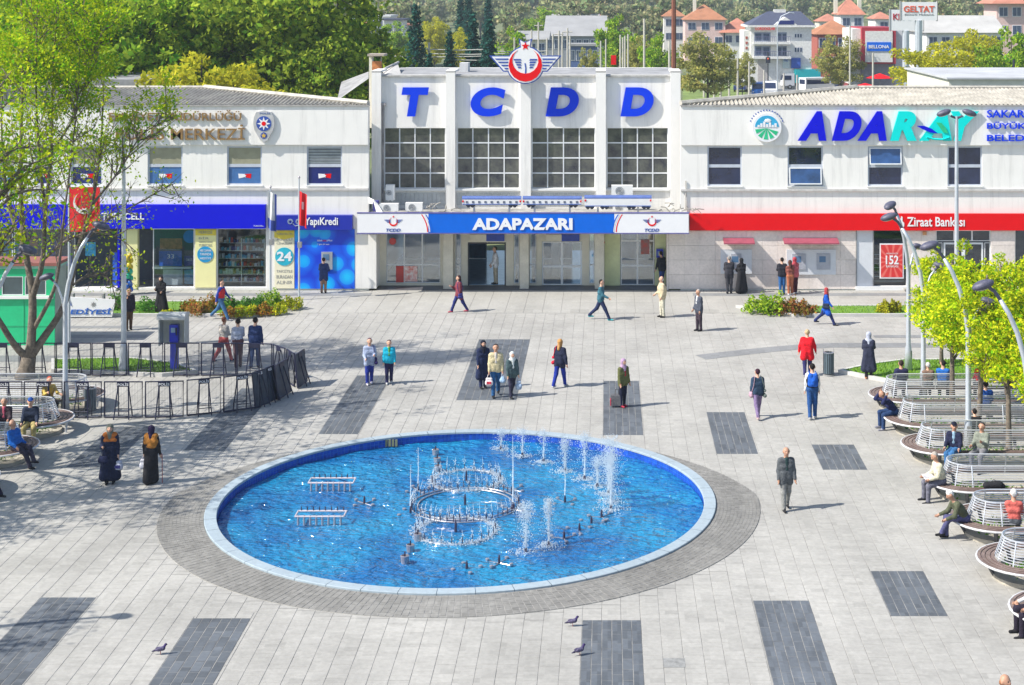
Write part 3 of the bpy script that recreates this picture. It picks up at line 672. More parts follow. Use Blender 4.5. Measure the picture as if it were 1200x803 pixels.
def coach(x0, x1, yr, yb, label, loco=False):
    Y = 71.7; L_ = (x1-x0)*Y/F; h = (yb-yr)*Y/F; c = (ax((x0+x1)/2, Y), Y, cz1r)
    t = thing('model_train_coach', label, 'model train', c, 0, 'model train coaches on the canopy')
    zb = az(yb, Y)-cz1r; zt = az(yr, Y)-cz1r; bh = (zt-zb)
    prof = [(-.2,zb+.1),(.2,zb+.1),(.2,zt-.12),(.15,zt-.03),(0,zt),(-.15,zt-.03),(-.2,zt-.12)]
    Mx = Matrix(((0,0,1,0),(1,0,0,.25),(0,1,0,0),(0,0,0,1)))
    MB().prism(prof, -L_/2, L_/2, 0, Mx).build('body', WHITE2, t)
    rp = [(-.204,zt-.12),(-.203,zt-.07),(-.13,zt+.005),(0,zt+.02),(-.02,zt-.06),(-.10,zt-.10)][::-1]
    MB().prism(rp, -L_/2-.01, L_/2+.01, 0, Mx).build('roof', mat('coach_roof_blue', (.10, .16, .42), .5), t)
    mb = MB(); n = 9
    for i in range(n):
        xx = -L_/2+L_*(i+.75)/(n+.5); mb.box(xx-.05, xx+.05, .036, .048, zt-.28, zt-.19)
    if not loco: mb.build('window', mat('coach_window', (.12, .14, .2), .3), t)
    MB().box(-L_/2+.02, L_/2-.02, .03, .049, zb+.11, zb+.15).build('stripe', MATS['coach_roof_blue'], t)
    MB().box(-L_/2, -L_/2+.07, .028, .049, zt-.24, zt-.16).box(L_/2-.07, L_/2, .028, .049, zt-.24, zt-.16).build('end_light', RED, t)
    for s in ((-.36, .36) if not loco else (-.42, -.2, .2, .42)):
        mb = MB()
        for d in (-.09, .09):
            M = Matrix.Translation((s*L_+d, .10, zb+.05)) @ Matrix.Rotation(math.pi/2, 4, 'X'); o = len(mb.v); mb.lathe([(.001,.05),(.08,.05),(.08,-.3),(.001,-.3)], n=10)
            for i in range(o, len(mb.v)): mb.v[i] = tuple(M @ Vector(mb.v[i]))
        mb.box(s*L_-.2, s*L_+.2, .04, .44, zb+.04, zb+.1); mb.build('bogie', DARKM, t)
    mb = MB()
    for s in (-.3, .3): mb.box(s*L_-.04, s*L_+.04, .1, .4, 0, zb+.04)
    mb.box(-L_/2, L_/2, .05, .12, .0, .05); mb.build('stand', METAL, t)
coach(541.5, 610.5, 231, 243, 'left of the three white and blue model train coaches on the canopy'); coach(612.5, 681.5, 231, 243, 'middle of the three model train coaches on the canopy, between the other two')
coach(685, 763.5, 230, 245, 'right and longest model railcar on the canopy, with four dark bogies', True)
def rubble(px, py, n, label, seed):
    rr = random.Random(seed); t = MB()
    c = at(px, py, 71.9)
    for _ in range(n):
        a = Vector((rr.uniform(-.8,.8), rr.uniform(-.3,.3), rr.uniform(0,.35))); b = a+Vector((rr.uniform(-.6,.6), rr.uniform(-.2,.2), rr.uniform(-.25,.25))); b.z = max(b.z, .0)
        t.tube([a, (a+b)/2+Vector((0,0,rr.uniform(0,.15))), b], .022, 5)
    t.build('scrap_pipes', mat('scrap_grey', (.4, .38, .34), .7, var=.3), loc=(c.x, c.y, cz1r), label=label, cat='pipes')
rubble(522, 247, 16, 'heap of grey pipes and struts left of the model coaches on the canopy', 1); rubble(796, 244, 14, 'tangle of pipes at the right end of the canopy', 2)
mb = MB()
for k in range(5): mb.tube([at(432, 232+k*1.5, 72.3), at(438+k, 235+k, 71.9), at(442+k*1.5, 249, 71.7)], .035, 6)
mb.build('pipe_bundle', WHITE2, label='bundle of white curved pipes at the left end of the canopy beside the left wing', cat='pipes')
o = part('spare_box', mat('violet_box', (.05, .05, .25), .5), None, (437, 443, 236, 248, 71.9, 72.3)); tag(o, 'dark violet box among the pipes at the far left of the canopy', 'box')
# ================================================================== WINGS
def corrugated(x0, x1, ze, zr, ye, yr, hipx, hipl, m, parent, pitch=.2):
    """corrugated sheets from the eave to the ridge; the end towards the station is hipped"""
    mb = MB(); n = int((x1-x0)/pitch*4)
    pts = []
    for i in range(n+1):
        x = x0+(x1-x0)*i/n; w = .05*math.sin(2*math.pi*(x-x0)/pitch)
        t = 1.0
        if hipl > 0: t = max(0, min(1, (x-hipx)/hipl)) if hipl > 0 else 1
        if hipl < 0: t = max(0, min(1, (hipx-x)/-hipl))
        pts.append((x, ye, ze+w)); pts.append((x, ye+(yr-ye)*t, ze+(zr-ze)*t+w))
    return mb.add(pts, [(2*i, 2*i+2, 2*i+3, 2*i+1) for i in range(n)]).build('roof', m, parent)
CORR = mat('corrugated_sheet', (.47, .44, .38), .75, var=.25, vscale=1.5, fine=.2, bscale=6)
HIPM = mat('hip_sheet', (.55, .52, .46), .8, var=.2)
def wing_window(x0, x1, y0, y1, parent, Y=YW, tilt=(0, 0), lower=None, upper=None, flag=False):
    X0, X1, Z0, Z1 = ax(x0, Y), ax(x1, Y), az(y1, Y), az(y0, Y); zm = (Z0+Z1)/2; Yf = Y+.05; f = .07
    mb = MB().box(X0, X0+f, Yf, Yf+.08, Z0, Z1).box(X1-f, X1, Yf, Yf+.08, Z0, Z1).box(X0+f, X1-f, Yf+.002, Yf+.078, Z0, Z0+f).box(X0+f, X1-f, Yf+.002, Yf+.078, Z1-f, Z1).box(X0+f, X1-f, Yf+.002, Yf+.078, zm-.07, zm+.07)
    w = mb.build('window', mat('window_frame', (.50, .54, .62), .5, var=.05), parent)
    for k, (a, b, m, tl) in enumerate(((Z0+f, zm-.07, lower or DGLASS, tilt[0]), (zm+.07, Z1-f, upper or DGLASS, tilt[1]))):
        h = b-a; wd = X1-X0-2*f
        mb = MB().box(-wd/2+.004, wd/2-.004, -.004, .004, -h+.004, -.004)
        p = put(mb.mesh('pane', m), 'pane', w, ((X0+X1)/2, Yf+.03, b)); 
        if tl:
            p.rotation_euler = (-tl, 0, 0)
            q = MB().box(-wd/2, wd/2, -.02, .02, -h, -h+.05).box(-wd/2, -wd/2+.05, -.02, .02, -h+.05, -.05).box(wd/2-.05, wd/2, -.02, .02, -h+.05, -.05).box(-wd/2, wd/2, -.02, .02, -.05, 0)
            p2 = put(q.mesh('sash', ALU), 'sash', w, ((X0+X1)/2, Yf-.02, b)); p2.rotation_euler = (-tl, 0, 0); p.location.y = Yf-.02
    if flag:
        mb = MB(); cx, cz = (X0+X1)/2, Z0+.42
        for s in (-1, 1): plate(mb, [(cx, cz-.06), (cx+s*.28, cz-.12), (cx+s*.3, cz+.1), (cx, cz+.08)][::s], Yf+.024, 0, .006, 0 if s > 0 else 1)
        plate(mb, star(cx-.02, cz, .1, .05, 5), Yf+.015, 0, .006, 1)
        mb.build('flag_sticker', [RED, CW], w)
    MB().box(X0-.05, X1+.05, Y-.06, Y-.002, Z0-.05, Z0-.002).build('sill', WHITE2, w)
    return w
def shell(x0, x1, Z, parent, ops, hx, s):
    # the rear wall follows the ridge: straight behind the long part, slanting to the corner nearest the station
    mb = MB(); wall(mb, x0, x1, 0, Z, YW, .3, ops); zr = az(103.5, 77.5)-.03; xc = x1 if s > 0 else x0; xf = x0 if s > 0 else x1
    mb.box(min(xf, hx), max(xf, hx), 77.3, 77.5, 0, zr)
    mb.add([(xc,YW+.31,0),(hx,77.5,0),(hx,77.5,zr),(xc,YW+.31,Z)], [(0,1,2,3)])
    return mb
# ------------------------------------------------------------------ left wing
lw = thing('left_wing', 'white two-storey wing left of the station with police offices over shops', 'building')
EZ = az(124.3, YW); LX0, LX1 = -42, ax(432, YW)
wins = [(-42,-5), (-2,20), (41,62), (83,120), (173,214), (266,307), (359.5,401)]
wops = [(ax(a, YW), ax(b, YW), az(217, YW), az(171.5, YW)) for a, b in wins]
shopops = [(-41, ax(228, YW), .12, az(268, YW)), (ax(254,YW), ax(312,YW), .12, az(268, YW))]
mb = shell(LX0, LX1, EZ-.02, lw, wops+shopops, ax(240, 77.5), 1)
mb.box(LX0, LX1-2.5, YW+.31, 76.2, 3.35, 3.5)
mb.build('wall', WHITE, lw)
part('corner_pier', WHITE, lw, (416.5, 441, 275, 338.3, YW-.05, YW+1.3))
MB().box(LX0, LX1+.0, YW-.14, YW-.003, az(169.5,YW), EZ).build('fascia', WHITE, lw)
MB().box(LX0, LX1+.05, YW-.2, YW+.1, EZ+.0, EZ+.06).build('gutter', mat('gutter_grey', (.42, .40, .38), .6, var=.2), lw)
MB().box(LX0, LX1, YW-.10, YW-.003, az(223,YW), az(220.5,YW)).build('string_course', mat('string_grey', (.60, .58, .56), .7, var=.15), lw)
hx_ = ax(240, 77.5)
corrugated(LX0, LX1, EZ+.06, az(103.5, 77.5), YW-.15, 77.5, LX1, -(LX1-hx_), CORR, lw)
mb = MB(); mb.tube([(hx_, 77.5, az(103.5,77.5)+.06), (LX1, YW-.1, EZ+.14)], .13, 6); mb.tube([(LX0, 77.5, az(103.5,77.5)+.05), (hx_, 77.5, az(103.5,77.5)+.06)], .08, 6); mb.build('ridge', HIPM, lw)
BLIND = mat('olive_blind', (.33, .32, .22), .7); BLUEFILM = mat('blue_film', (.06, .17, .42), .35, var=.12); NAVY = mat('navy_film', (.015, .025, .16), .2); SLATB = mat('grey_blind', (.42, .46, .46), .6)
for i, (a, b) in enumerate(wins):
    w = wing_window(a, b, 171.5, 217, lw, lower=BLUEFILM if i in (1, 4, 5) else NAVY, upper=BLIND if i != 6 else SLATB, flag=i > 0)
    if i == 6:
        mb = MB()
        for k in range(6): z = az(174+k*3.3, YW); mb.box(ax(361.5,YW), ax(399.5,YW), YW+.055, YW+.075, z-.085, z-.03)
        mb.build('blind_slat', mat('slat_dark', (.16, .18, .2), .5), w)
# shop interior
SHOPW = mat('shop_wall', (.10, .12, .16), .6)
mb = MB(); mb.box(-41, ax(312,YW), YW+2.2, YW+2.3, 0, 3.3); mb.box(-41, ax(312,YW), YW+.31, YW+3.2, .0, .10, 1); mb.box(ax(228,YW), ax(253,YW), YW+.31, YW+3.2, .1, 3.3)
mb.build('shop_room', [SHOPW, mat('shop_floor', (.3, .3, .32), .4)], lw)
BN = lw
def signtext(s, x0, x1, y0, y1, Y, m, par, **k): return text(s, x0, x1, y0, y1, Y, m, par, **k)
xs_ = [ax(p, YW) for p in (-60, -20, 15, 52, 88, 138, 148, 178, 228)]
for i in range(len(xs_)-1):
    if i in (4, 6): continue
    glazed(xs_[i]+.03, xs_[i+1]-.03, .13, az(268,YW)-.01, 1, [], YW+.1, lw, .07, name='shop_window')
glazed(ax(254,YW)+.01, ax(312,YW)-.01, .13, az(268,YW)-.01, 1, [], YW+.1, lw, .05, name='shop_window')
MB().box(ax(88,YW), ax(138,YW), YW-.35, YW+.1, .012, .1).build('doorstep', WHITE2, lw)
part('shop_column', CREAM, lw, (228.2, 253.8, 268.5, 338.5, YW-.02, YW+.28))
part('shop_column', YEL, lw, (148.5, 161, 268.5, 338.5, YW-.02, YW+.28))
part('tall_pillar', BLUE, lw, (137.6, 140, 268.5, 338, YW-.04, YW+.28))
# displays and posters behind the glass
poster(187.5, 213.5, 279.5, 292, YW+.3, mat('poster_orange', (.62, .22, .08), .5, var=.3, vscale=5), lw); poster(186.5, 213, 294.2, 312, YW+.3, mat('poster_blue', (.02, .13, .62), .5, var=.25, vscale=5), lw)
poster(216, 227.5, 300, 312, YW+.3, mat('poster_blue2', (.04, .05, .35), .5, var=.25, vscale=5), lw); poster(216, 227.5, 316, 333, YW+.3, mat('poster_sky', (.04, .36, .62), .5, var=.3, vscale=6), lw)
mb = MB(); plate(mb, disc(ax(220.5,YW), az(278.5,YW), .3), YW+.3, 0, .02); mb.build('round_sticker', mat('round_blue', (.02, .22, .75), .4), lw)
text('33', 196, 204, 298, 303, YW+.275, CW, lw, depth=.008); text('TURKCELL', 218, 226, 303, 306, YW+.275, CW, lw, depth=.008)
part('counter', WHITE2, lw, (178.5, 224, 312.8, 315.3, YW+.34, YW+.8)); part('counter', mat('counter_grey', (.5, .55, .6), .5), lw, (191, 214, 316, 334, YW+.5, YW+.8))
for i, (a, b, c, d, m) in enumerate(((4,22,283,297,'poster_sky'), (3,33,300,306,'poster_blue'), (50,66,282,306,'poster_blue2'), (28,44,276,298,'poster_orange'), (100,112,284,300,'poster_sky'), (66,84,300,312,'poster_blue'), (132,137,296,334,'poster_blue'))): poster(a, b, c, d, YW+.3, MATS[m], lw)
sh = MB(); rr = random.Random(3); XA, XB = ax(255.5,YW+.7), ax(311,YW+.7); cols = []
for k in range(6): sh.box(XA, XB, YW+.55, YW+.85, .28+k*.36, .30+k*.36)
for x in (XA, (XA+XB)/2, XB-.04): sh.box(x, x+.04, YW+.56, YW+.6, .12, 2.3)
sh.build('display_shelf', METAL, lw)
PM = [mat('goods_%s' % c, v, .5, var=.1) for c, v in (('white', (.7,.7,.72)), ('cyan', (.05,.4,.6)), ('red', (.6,.06,.05)), ('navy', (.03,.05,.25)), ('silver', (.4,.42,.46)), ('brown', (.35,.22,.12)))]
go = MB()
for k in range(6):
    x = XA+.08
    while x < XB-.1:
        w = rr.uniform(.05, .13); hh = rr.uniform(.1, .24)
        go.box(x, x+w, YW+.58, YW+.75, .301+k*.36, .301+k*.36+hh, rr.choice([0,0,1,1,2,3,3,4,4,5])); x += w+rr.uniform(.01, .05)
go.build('shelf_goods', PM, lw, kind='stuff')
# signs of the left wing
def sign(name, label, cat='sign', group=None): return thing(name, label, cat, group=group)
s1 = sign('police_letters', 'bronze raised letters naming the police office high on the left wing, above the offices', 'lettering')
text('EMNİYET MÜDÜRLÜĞÜ', 128, 283, 129, 141.5, YW-.17, GOLD, s1, depth=.07, bold=.007); text('POLİS MERKEZİ', 136, 287, 148 if False else 146, 164, YW-.17, GOLD, s1, depth=.07, bold=.007)
s2 = sign('police_badge', 'blue and white police badge with an eight-point star beside the bronze letters', 'badge')
bxp, bzp = ax(310.5, YW), az(146, YW); u = YW/F; mb = MB()
sh_ = [(bxp+x*u, bzp-y*u) for x, y in ((0,-17),(5,-15.5),(9,-15),(11.5,-9),(12.5,-2),(11,6),(7,13),(4,18),(0,20),(-4,18),(-7,13),(-11,6),(-12.5,-2),(-11.5,-9),(-9,-15),(-5,-15.5))]
plate(mb, sh_, YW-.145, 0, .1); mb.build('shield', mat('badge_silver', (.6, .6, .62), .35, metal=.3), s2)
mb = MB(); plate(mb, [(x+(bxp-x)*.28, z+(bzp+1.5*u-z)*.28) for x, z in disc(bxp, bzp+1.5*u, 12.2*u)], YW-.245, .001, .012); plate(mb, disc(bxp, bzp-12.5*u, 3.8*u), YW-.245, .001, .012); mb.build('roundel', EB, s2)
mb = MB(); plate(mb, star(bxp, bzp+1.5*u, 8*u, 3.6*u, 8), YW-.257, .001, .012); mb.build('star', CW, s2)
mb = MB(); plate(mb, disc(bxp, bzp+1.5*u, 2.6*u, 12), YW-.269, .001, .01); mb.build('centre', RED, s2)
mb = MB(); plate(mb, star(bxp, bzp-12.5*u, 3*u, 1.6*u, 5), YW-.257, .001, .01); mb.build('badge_emblem', mat('badge_gold', (.7, .45, .08), .4), s2); text('POLİS', 304.5, 316.5, 131.5, 134, YW-.247, EB, s2, depth=.01)
s3 = sign('shop_fascia', 'long royal blue shop fascia with white TURKCELL lettering on the left wing', 'shop sign')
MB().box(LX0, ax(312,YW), YW-.28, YW-.003, az(267,YW), az(239.3,YW)).build('board', BLUE, s3)
text('TURKCELL', 119, 169, 249.5, 257.5, YW-.285, CW, s3, depth=.02, bold=.02); text('TURKCELL', 297, 309, 264, 265.6, YW-.285, CW, s3, depth=.01)
s4 = sign('bank_fascia', 'blue YapıKredi board above the blue bubble mural', 'shop sign')
MB().box(ax(319,YW), ax(414,YW), YW-.30, YW-.003, az(268.5,YW), az(251.5,YW)).build('board', mat('navy_blue_board', (.006, .02, .36), .35, var=.03), s4)
text('YapıKredi', 357, 396, 255, 266.5, YW-.305, CW, s4, depth=.02, bold=.02)
mb = MB()
for px in (340, 349.5):
    c = at(px, 260, YW-.31); mb.tube([c+Vector((.13*math.cos(t)*(1-.05*t), 0, .13*math.sin(t)*(1-.05*t))) for t in [i*.55 for i in range(20)]], .016, 5)
mb.tube([at(343, 262, YW-.31), at(346, 265, YW-.31), at(350, 264, YW-.31)], .016, 5)
mb.build('spiral_logo', mat('logo_grey', (.35, .45, .6), .4), s4)
s5 = sign('yellow_banner', 'pale yellow banner with a blue disc on the shop column left of the shelves', 'banner', 'yellow shop banners')
part('sheet', YEL, s5, (229, 253, 269, 337, YW-.06, YW-.03)); part('top_band', mat('yellow_band', (.78, .62, .06), .5), s5, (229, 253, 268.6, 276, YW-.075, YW-.061))
for s, a, b in (('HERKESE', 270.5, 274), ('BİR', 277.5, 280.5), ('TAKSİTLİ CİHAZ', 282, 284.5), ('TURKCELL', 286, 289)): text(s, 233, 249 if s != 'BİR' else 245, a, b, YW-.062 if a > 271 else YW-.078, GREY, s5, depth=.006)
mb = MB(); plate(mb, disc(ax(241,YW), az(298,YW), .37), YW-.06, .001, .02); mb.build('disc', mat('disc_cyan', (.01, .30, .62), .4), s5)
for s, a, b in (('HER ZAMAN', 292.5, 295), ('YANINDA', 296.5, 299.5), ('HEDİYE', 301, 304)): text(s, 234.5, 247.5, a, b, YW-.082, CW, s5, depth=.006)
s6 = sign('yellow_banner', 'pale yellow banner with a cyan 24 disc between the shelves and the blue mural', 'banner', 'yellow shop banners')
part('sheet', mat('cream_banner', (.80, .75, .56), .6, var=.03), s6, (321.8, 344.8, 270, 338, YW-.06, YW-.03)); mb = MB(); q = [(ax(321.8,YW),az(270,YW)),(ax(344.8,YW),az(270,YW)),(ax(344.8,YW),az(278,YW)),(ax(333,YW),az(280.5,YW)),(ax(321.8,YW),az(278,YW))][::-1]; plate(mb, q, YW-.061, 0, .012); mb.build('top_band', MATS['yellow_band'], s6)
for s, a, b in (('TURKCELL\'İN', 272.5, 275.5), ('AKILLI', 278.5, 282), ('CİHAZLAR', 283.5, 286.5), ('TAKSİTLE', 315.5, 319.5), ('BURADAN', 322.5, 326.5), ('ALINIR', 329, 333)): text(s, 324, 342.5, a, b, YW-.062 if a > 278.4 else YW-.075, GREY, s6, depth=.006)
mb = MB(); plate(mb, disc(ax(333.5,YW), az(300.5,YW), .42), YW-.06, .001, .02); mb.build('disc', mat('disc_teal', (.02, .46, .62), .4), s6); text('24', 324.5, 342, 295, 306, YW-.082, CW, s6, depth=.01, bold=.03)
# bubble mural with cash machine
mu = sign('bank_mural', 'bright blue bubble-pattern wall panel around a cash machine', 'mural')
m = bpy.data.materials.new('bubble_print'); m.use_nodes = True; N, L = m.node_tree.nodes, m.node_tree.links; b = N['Principled BSDF']; b.inputs['Roughness'].default_value = .35
gp = N.new('ShaderNodeNewGeometry'); vo = N.new('ShaderNodeTexVoronoi'); vo.inputs['Scale'].default_value = 1.15; vo.inputs['Randomness'].default_value = .9; L.new(gp.outputs['Position'], vo.inputs['Vector'])
cr = N.new('ShaderNodeValToRGB'); L.new(vo.outputs['Distance'], cr.inputs[0]); e = cr.color_ramp.elements; e[0].position = .1; e[0].color = (.0, .50, .90, 1); e[1].position = .72; e[1].color = (.0, .04, .60, 1); x = e.new(.40); x.color = (.0, .28, .85, 1); x = e.new(.42); x.color = (.0, .14, .80, 1)
L.new(cr.outputs[0], b.inputs['Base Color'])
part('panel', m, mu, (345.4, 415.6, 268.6, 338.5, YW-.05, YW-.004))
am = MB(); bx(am, 376.5, 389.5, 295.5, 316, YW-.12, YW-.05); am.build('cash_machine', mat('atm_grey', (.35, .38, .42), .4), mu)
part('screen', mat('atm_screen', (.1, .2, .35), .2), mu, (378.5, 385.5, 298, 305, YW-.13, YW-.121))
text('telem', 371.5, 377.5, 280.5, 283, YW-.052, CW, mu, depth=.01); text('plus', 383, 389.5, 280.5, 283.5, YW-.052, CW, mu, depth=.01); text('7 gün 24 saat', 372, 386, 285.5, 287.5, YW-.052, CW, mu, depth=.008)
text('saat', 378, 382.5, 281, 283, YW-.052, RED, mu, depth=.012)
# ------------------------------------------------------------------ right wing
rw = thing('right_wing', 'white two-storey wing right of the station with a bank on its ground floor', 'building')
RX0, RX1 = ax(797.5, YW), 30
wins = [(829,869.5), (923,964.5), (1017,1058), (1110.5,1151), (1204,1245), (1298,1339)]
wops = [(ax(a, YW), ax(b, YW), az(218, YW), az(171.5, YW)) for a, b in wins]
dops = [(ax(1024,YW), ax(1062,YW), .2, az(270, YW)), (ax(1097,YW), ax(1161,YW), .1, az(270, YW)), (ax(1190,YW), ax(1260,YW), .2, az(270, YW))]
mb = shell(RX0, RX1, EZ-.02, rw, wops+dops, ax(1004, 77.5), -1); mb.box(RX0+2.5, RX1, YW+.31, 76.2, 3.35, 3.5); mb.build('wall', WHITE, rw)
MB().box(RX0, RX1, YW-.14, YW-.003, az(170,YW), EZ).build('fascia', WHITE, rw)
MB().box(RX0-.02, RX1, YW-.2, YW+.1, EZ+.0, EZ+.06).build('gutter', MATS['gutter_grey'], rw)
MB().box(RX0, RX1, YW-.10, YW-.003, az(224,YW), az(221.5,YW)).build('string_course', MATS['string_grey'], rw)
hx2 = ax(1004, 77.5)
corrugated(RX0, RX1, EZ+.06, az(103.5, 77.5), YW-.15, 77.5, RX0, (hx2-RX0), CORR, rw)
mb = MB(); mb.tube([(hx2, 77.5, az(103.5,77.5)+.06), (RX0, YW-.1, EZ+.14)], .13, 6); mb.tube([(RX1, 77.5, az(103.5,77.5)+.05), (hx2, 77.5, az(103.5,77.5)+.06)], .08, 6); mb.build('ridge', HIPM, rw)
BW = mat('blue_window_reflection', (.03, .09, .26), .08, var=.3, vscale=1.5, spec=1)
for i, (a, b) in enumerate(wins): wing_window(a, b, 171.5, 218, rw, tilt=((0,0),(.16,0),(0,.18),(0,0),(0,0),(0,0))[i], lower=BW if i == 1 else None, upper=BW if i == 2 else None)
# stone tiles of the bank front, every one a piece
STONE = tilemat('travertine_tile', (.84, .75, .69), (.73, 9, .72), .12, .25, bump=.1)
def stone_area(p0, p1, z0=.06, z1=None, tw=.735, Y=YW-.04):
    z1 = z1 or az(270.5, YW); x0, x1 = ax(p0, Y), ax(p1, Y); n = max(1, round((x1-x0)/tw)); w = (x1-x0)/n; m = max(1, round((z1-z0)/.72)); h = (z1-z0)/m
    pm = MB().box(-w/2+.004, w/2-.004, 0, .035, -h/2+.004, h/2-.004, bot=False).mesh('stone_tile', STONE)
    for i in range(n):
        for j in range(m): put(pm, 'stone_tile', rw, (x0+w*(i+.5), Y+R.uniform(-.003, .003), z0+h*(j+.5)))
stone_area(783.5, 1003); stone_area(1062.5, 1096.5); stone_area(1161.5, 1189.5)
part('side_pier', STONE, rw, (781.3, 783.3, 269, 340, YW-.03, YD-.19))
part('blank_panel', mat('panel_light', (.64, .66, .70), .5, var=.04), rw, (1004, 1023, 269, 336, YW-.02, YW-.003)); part('panel_frame', GREY, rw, (1003.2, 1004.2, 269, 337, YW-.06, YW-.004), (1023, 1024, 269, 337, YW-.06, YW-.004))
part('plinth', WHITE2, rw, (1003, 1062, 336, 340.4, YW-.12, YW-.003)); part('step', SLAB, rw, (1060, 1200, 338.6, 340.6, YW-.45, YW-.05))
glazed(ax(1024,YW)+.01, ax(1062,YW)-.01, .21, az(270,YW)-.01, 1, [], YW+.1, rw, .05, name='bank_window', m=DARKM)
glazed(ax(1190,YW)+.01, ax(1260,YW)-.01, .21, az(270,YW)-.01, 2, [], YW+.1, rw, .05, name='bank_window', m=DARKM)
glazed(ax(1097,YW)+.01, ax(1161,YW)-.01, az(283,YW), az(270,YW)-.01, 3, [], YW+.1, rw, .06, name='transom_window')
glazed(ax(1106,YW)+.01, ax(1153,YW)-.01, .11, az(284.5,YW)-.01, 2, [], YW+.12, rw, .16, name='bank_door')
glazed(ax(1097,YW)+.01, ax(1105,YW)-.01, .11, az(284.5,YW)-.01, 1, [], YW+.1, rw, .05, name='bank_window'); glazed(ax(1154,YW)+.01, ax(1161,YW)-.01, .11, az(284.5,YW)-.01, 1, [], YW+.1, rw, .05, name='bank_window')
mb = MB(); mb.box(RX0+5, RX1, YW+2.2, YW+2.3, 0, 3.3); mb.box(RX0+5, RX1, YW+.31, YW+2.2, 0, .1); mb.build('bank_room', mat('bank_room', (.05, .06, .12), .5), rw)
mb = MB()
for k in range(7): z = az(300+k*5.2, YW); mb.box(ax(1025,YW), ax(1061,YW), YW+.3, YW+.33, z, z+.03)
mb.build('blind_slat', MATS['counter_grey'], rw)
part('alarm_box', mat('alarm_orange', (.6, .28, .12), .5), rw, (1081.5, 1086, 271.5, 275.5, YW-.12, YW-.045))
for xx in (803.5,):
    o = MB().tube([(ax(xx,YW), YW-.05, az(212,YW)), (ax(xx,YW), YW-.05, 3.7)], .03, 6).build('cable', mat('cable_grey', (.5, .48, .44), .6), rw)
# signs of the right wing
s7 = sign('red_fascia', 'long red bank fascia with white Ziraat Bankası lettering', 'shop sign')
MB().box(ax(808,YW), RX1, YW-.22, YW-.003, az(269.3,YW), az(250,YW)).build('board', RED, s7)
text('Ziraat Bankası', 1063, 1130.5, 254.5, 265.5, YW-.225, CW, s7, depth=.02, bold=.015)
mb = MB(); c = (ax(1055.5,YW), az(259.5,YW)); plate(mb, [(c[0]+a*u, c[1]+b*u) for a, b in ((-3,-5),(0,-6.5),(3,-5),(3,-1),(1,1),(1,6),(-.3,7),(-1.5,3),(-3,0))], YW-.225, 0, .015); mb.build('wheat_logo', CW, s7)
s8 = sign('adaray_letters', 'large slanted blue and cyan ADARAY letters on the right wing', 'sign')
for ch, a, b, m in (('A',934,967.5,BLUE), ('D',974,1008.5,BLUE), ('A',1004,1038,BLUE), ('R',1042,1073,CYAN), ('A',1076,1114,CYAN), ('Y',1113,1146,CYAN)):
    me = text_mesh(ch, (b-a)*YW/F, 34.5*YW/F, .10, bold=.06, shear=.28, name='letter', mats=m); put(me, 'letter', s8, (ax((a+b)/2, YW), YW-.18, az(147.3, YW)))
mb = MB(); Yl = YW-.29
plate(mb, [(ax(a,Yl), az(b,Yl)) for a, b in ((1074,147.5),(1083,147.5),(1092,151),(1099,156.5),(1090,155.5),(1081,151.5))][::-1], Yl, 0, .03); mb.build('swoosh_blue', BLUE, s8)
mb = MB(); plate(mb, [(ax(a,Yl), az(b,Yl)) for a, b in ((1097,143.5),(1103,144),(1108,149.5),(1111,156.5),(1105,155),(1101,149))][::-1], Yl, 0, .03); mb.build('swoosh_green', mat('swoosh_green', (.02, .55, .25), .4), s8)
mb = MB(); mb.tube([at(1086,160.5,Yl), at(1094,163,Yl), at(1104,163.5,Yl), at(1112,161,Yl)], .05, 6); mb.build('swoosh_cyan', CYAN, s8)
s9 = sign('municipality_logo', 'round white municipality logo with blue sky and green fields left of the ADARAY letters', 'logo')
c = (ax(898,YW), az(149,YW)); mb = MB(); plate(mb, disc(*c, 17*u, 36), YW-.145, 0, .12); mb.build('disc', CW, s9)
mb = MB(); up = [(c[0]+14*u*math.cos(t), c[1]+14*u*math.sin(t)) for t in [math.pi*(.02+.96*i/16) for i in range(17)]]; plate(mb, up[::-1], YW-.265, .001, .012); mb.build('sky_half', mat('logo_sky', (.03, .40, .68), .4), s9)
mb = MB()
for k in range(7): x = c[0]+(-11+k*3.3)*u; plate(mb, [(x, c[1]+.5*u), (x+2.6*u, c[1]+.5*u), (x+2.6*u, c[1]+(3+k*37 % 5)*u), (x, c[1]+(3+k*37 % 5)*u)], YW-.278, .001, .01)
mb.sphere((c[0]+1*u, YW-.285, c[1]+8*u), 3*u, 8, sc=(1.4,.15,.8)); mb.build('skyline', CW, s9)
mb = MB()
for k in range(5):
    t0, t1 = math.pi*(1.05+.18*k), math.pi*(1.05+.18*k+.12); plate(mb, [(c[0], c[1]-1*u), (c[0]+14*u*math.cos(t0), c[1]+14*u*math.sin(t0)), (c[0]+14*u*math.cos(t1), c[1]+14*u*math.sin(t1))], YW-.265, .001, .012)
mb.build('fields', MATS['swoosh_green'], s9)
mb = MB()
for k in range(15):
    t = math.pi*(.12+.76*k/14); plate(mb, disc(c[0]+20*u*math.cos(t), c[1]+20*u*math.sin(t), .9*u, 6), YW-.145, 0, .02)
mb.build('dots', EB, s9)
s10 = sign('blue_letters', 'three lines of small blue raised letters at the right end of the wing', 'lettering')
for s, y0, y1, xe in (('SAKARYA', 129, 138, 1219), ('BÜYÜKŞEHİR', 142, 153, 1243), ('BELEDİYESİ', 155.5, 165.5, 1240)): text(s, 1156.5, xe, y0, y1, YW-.17, BLUEL, s10, depth=.06, bold=.015)
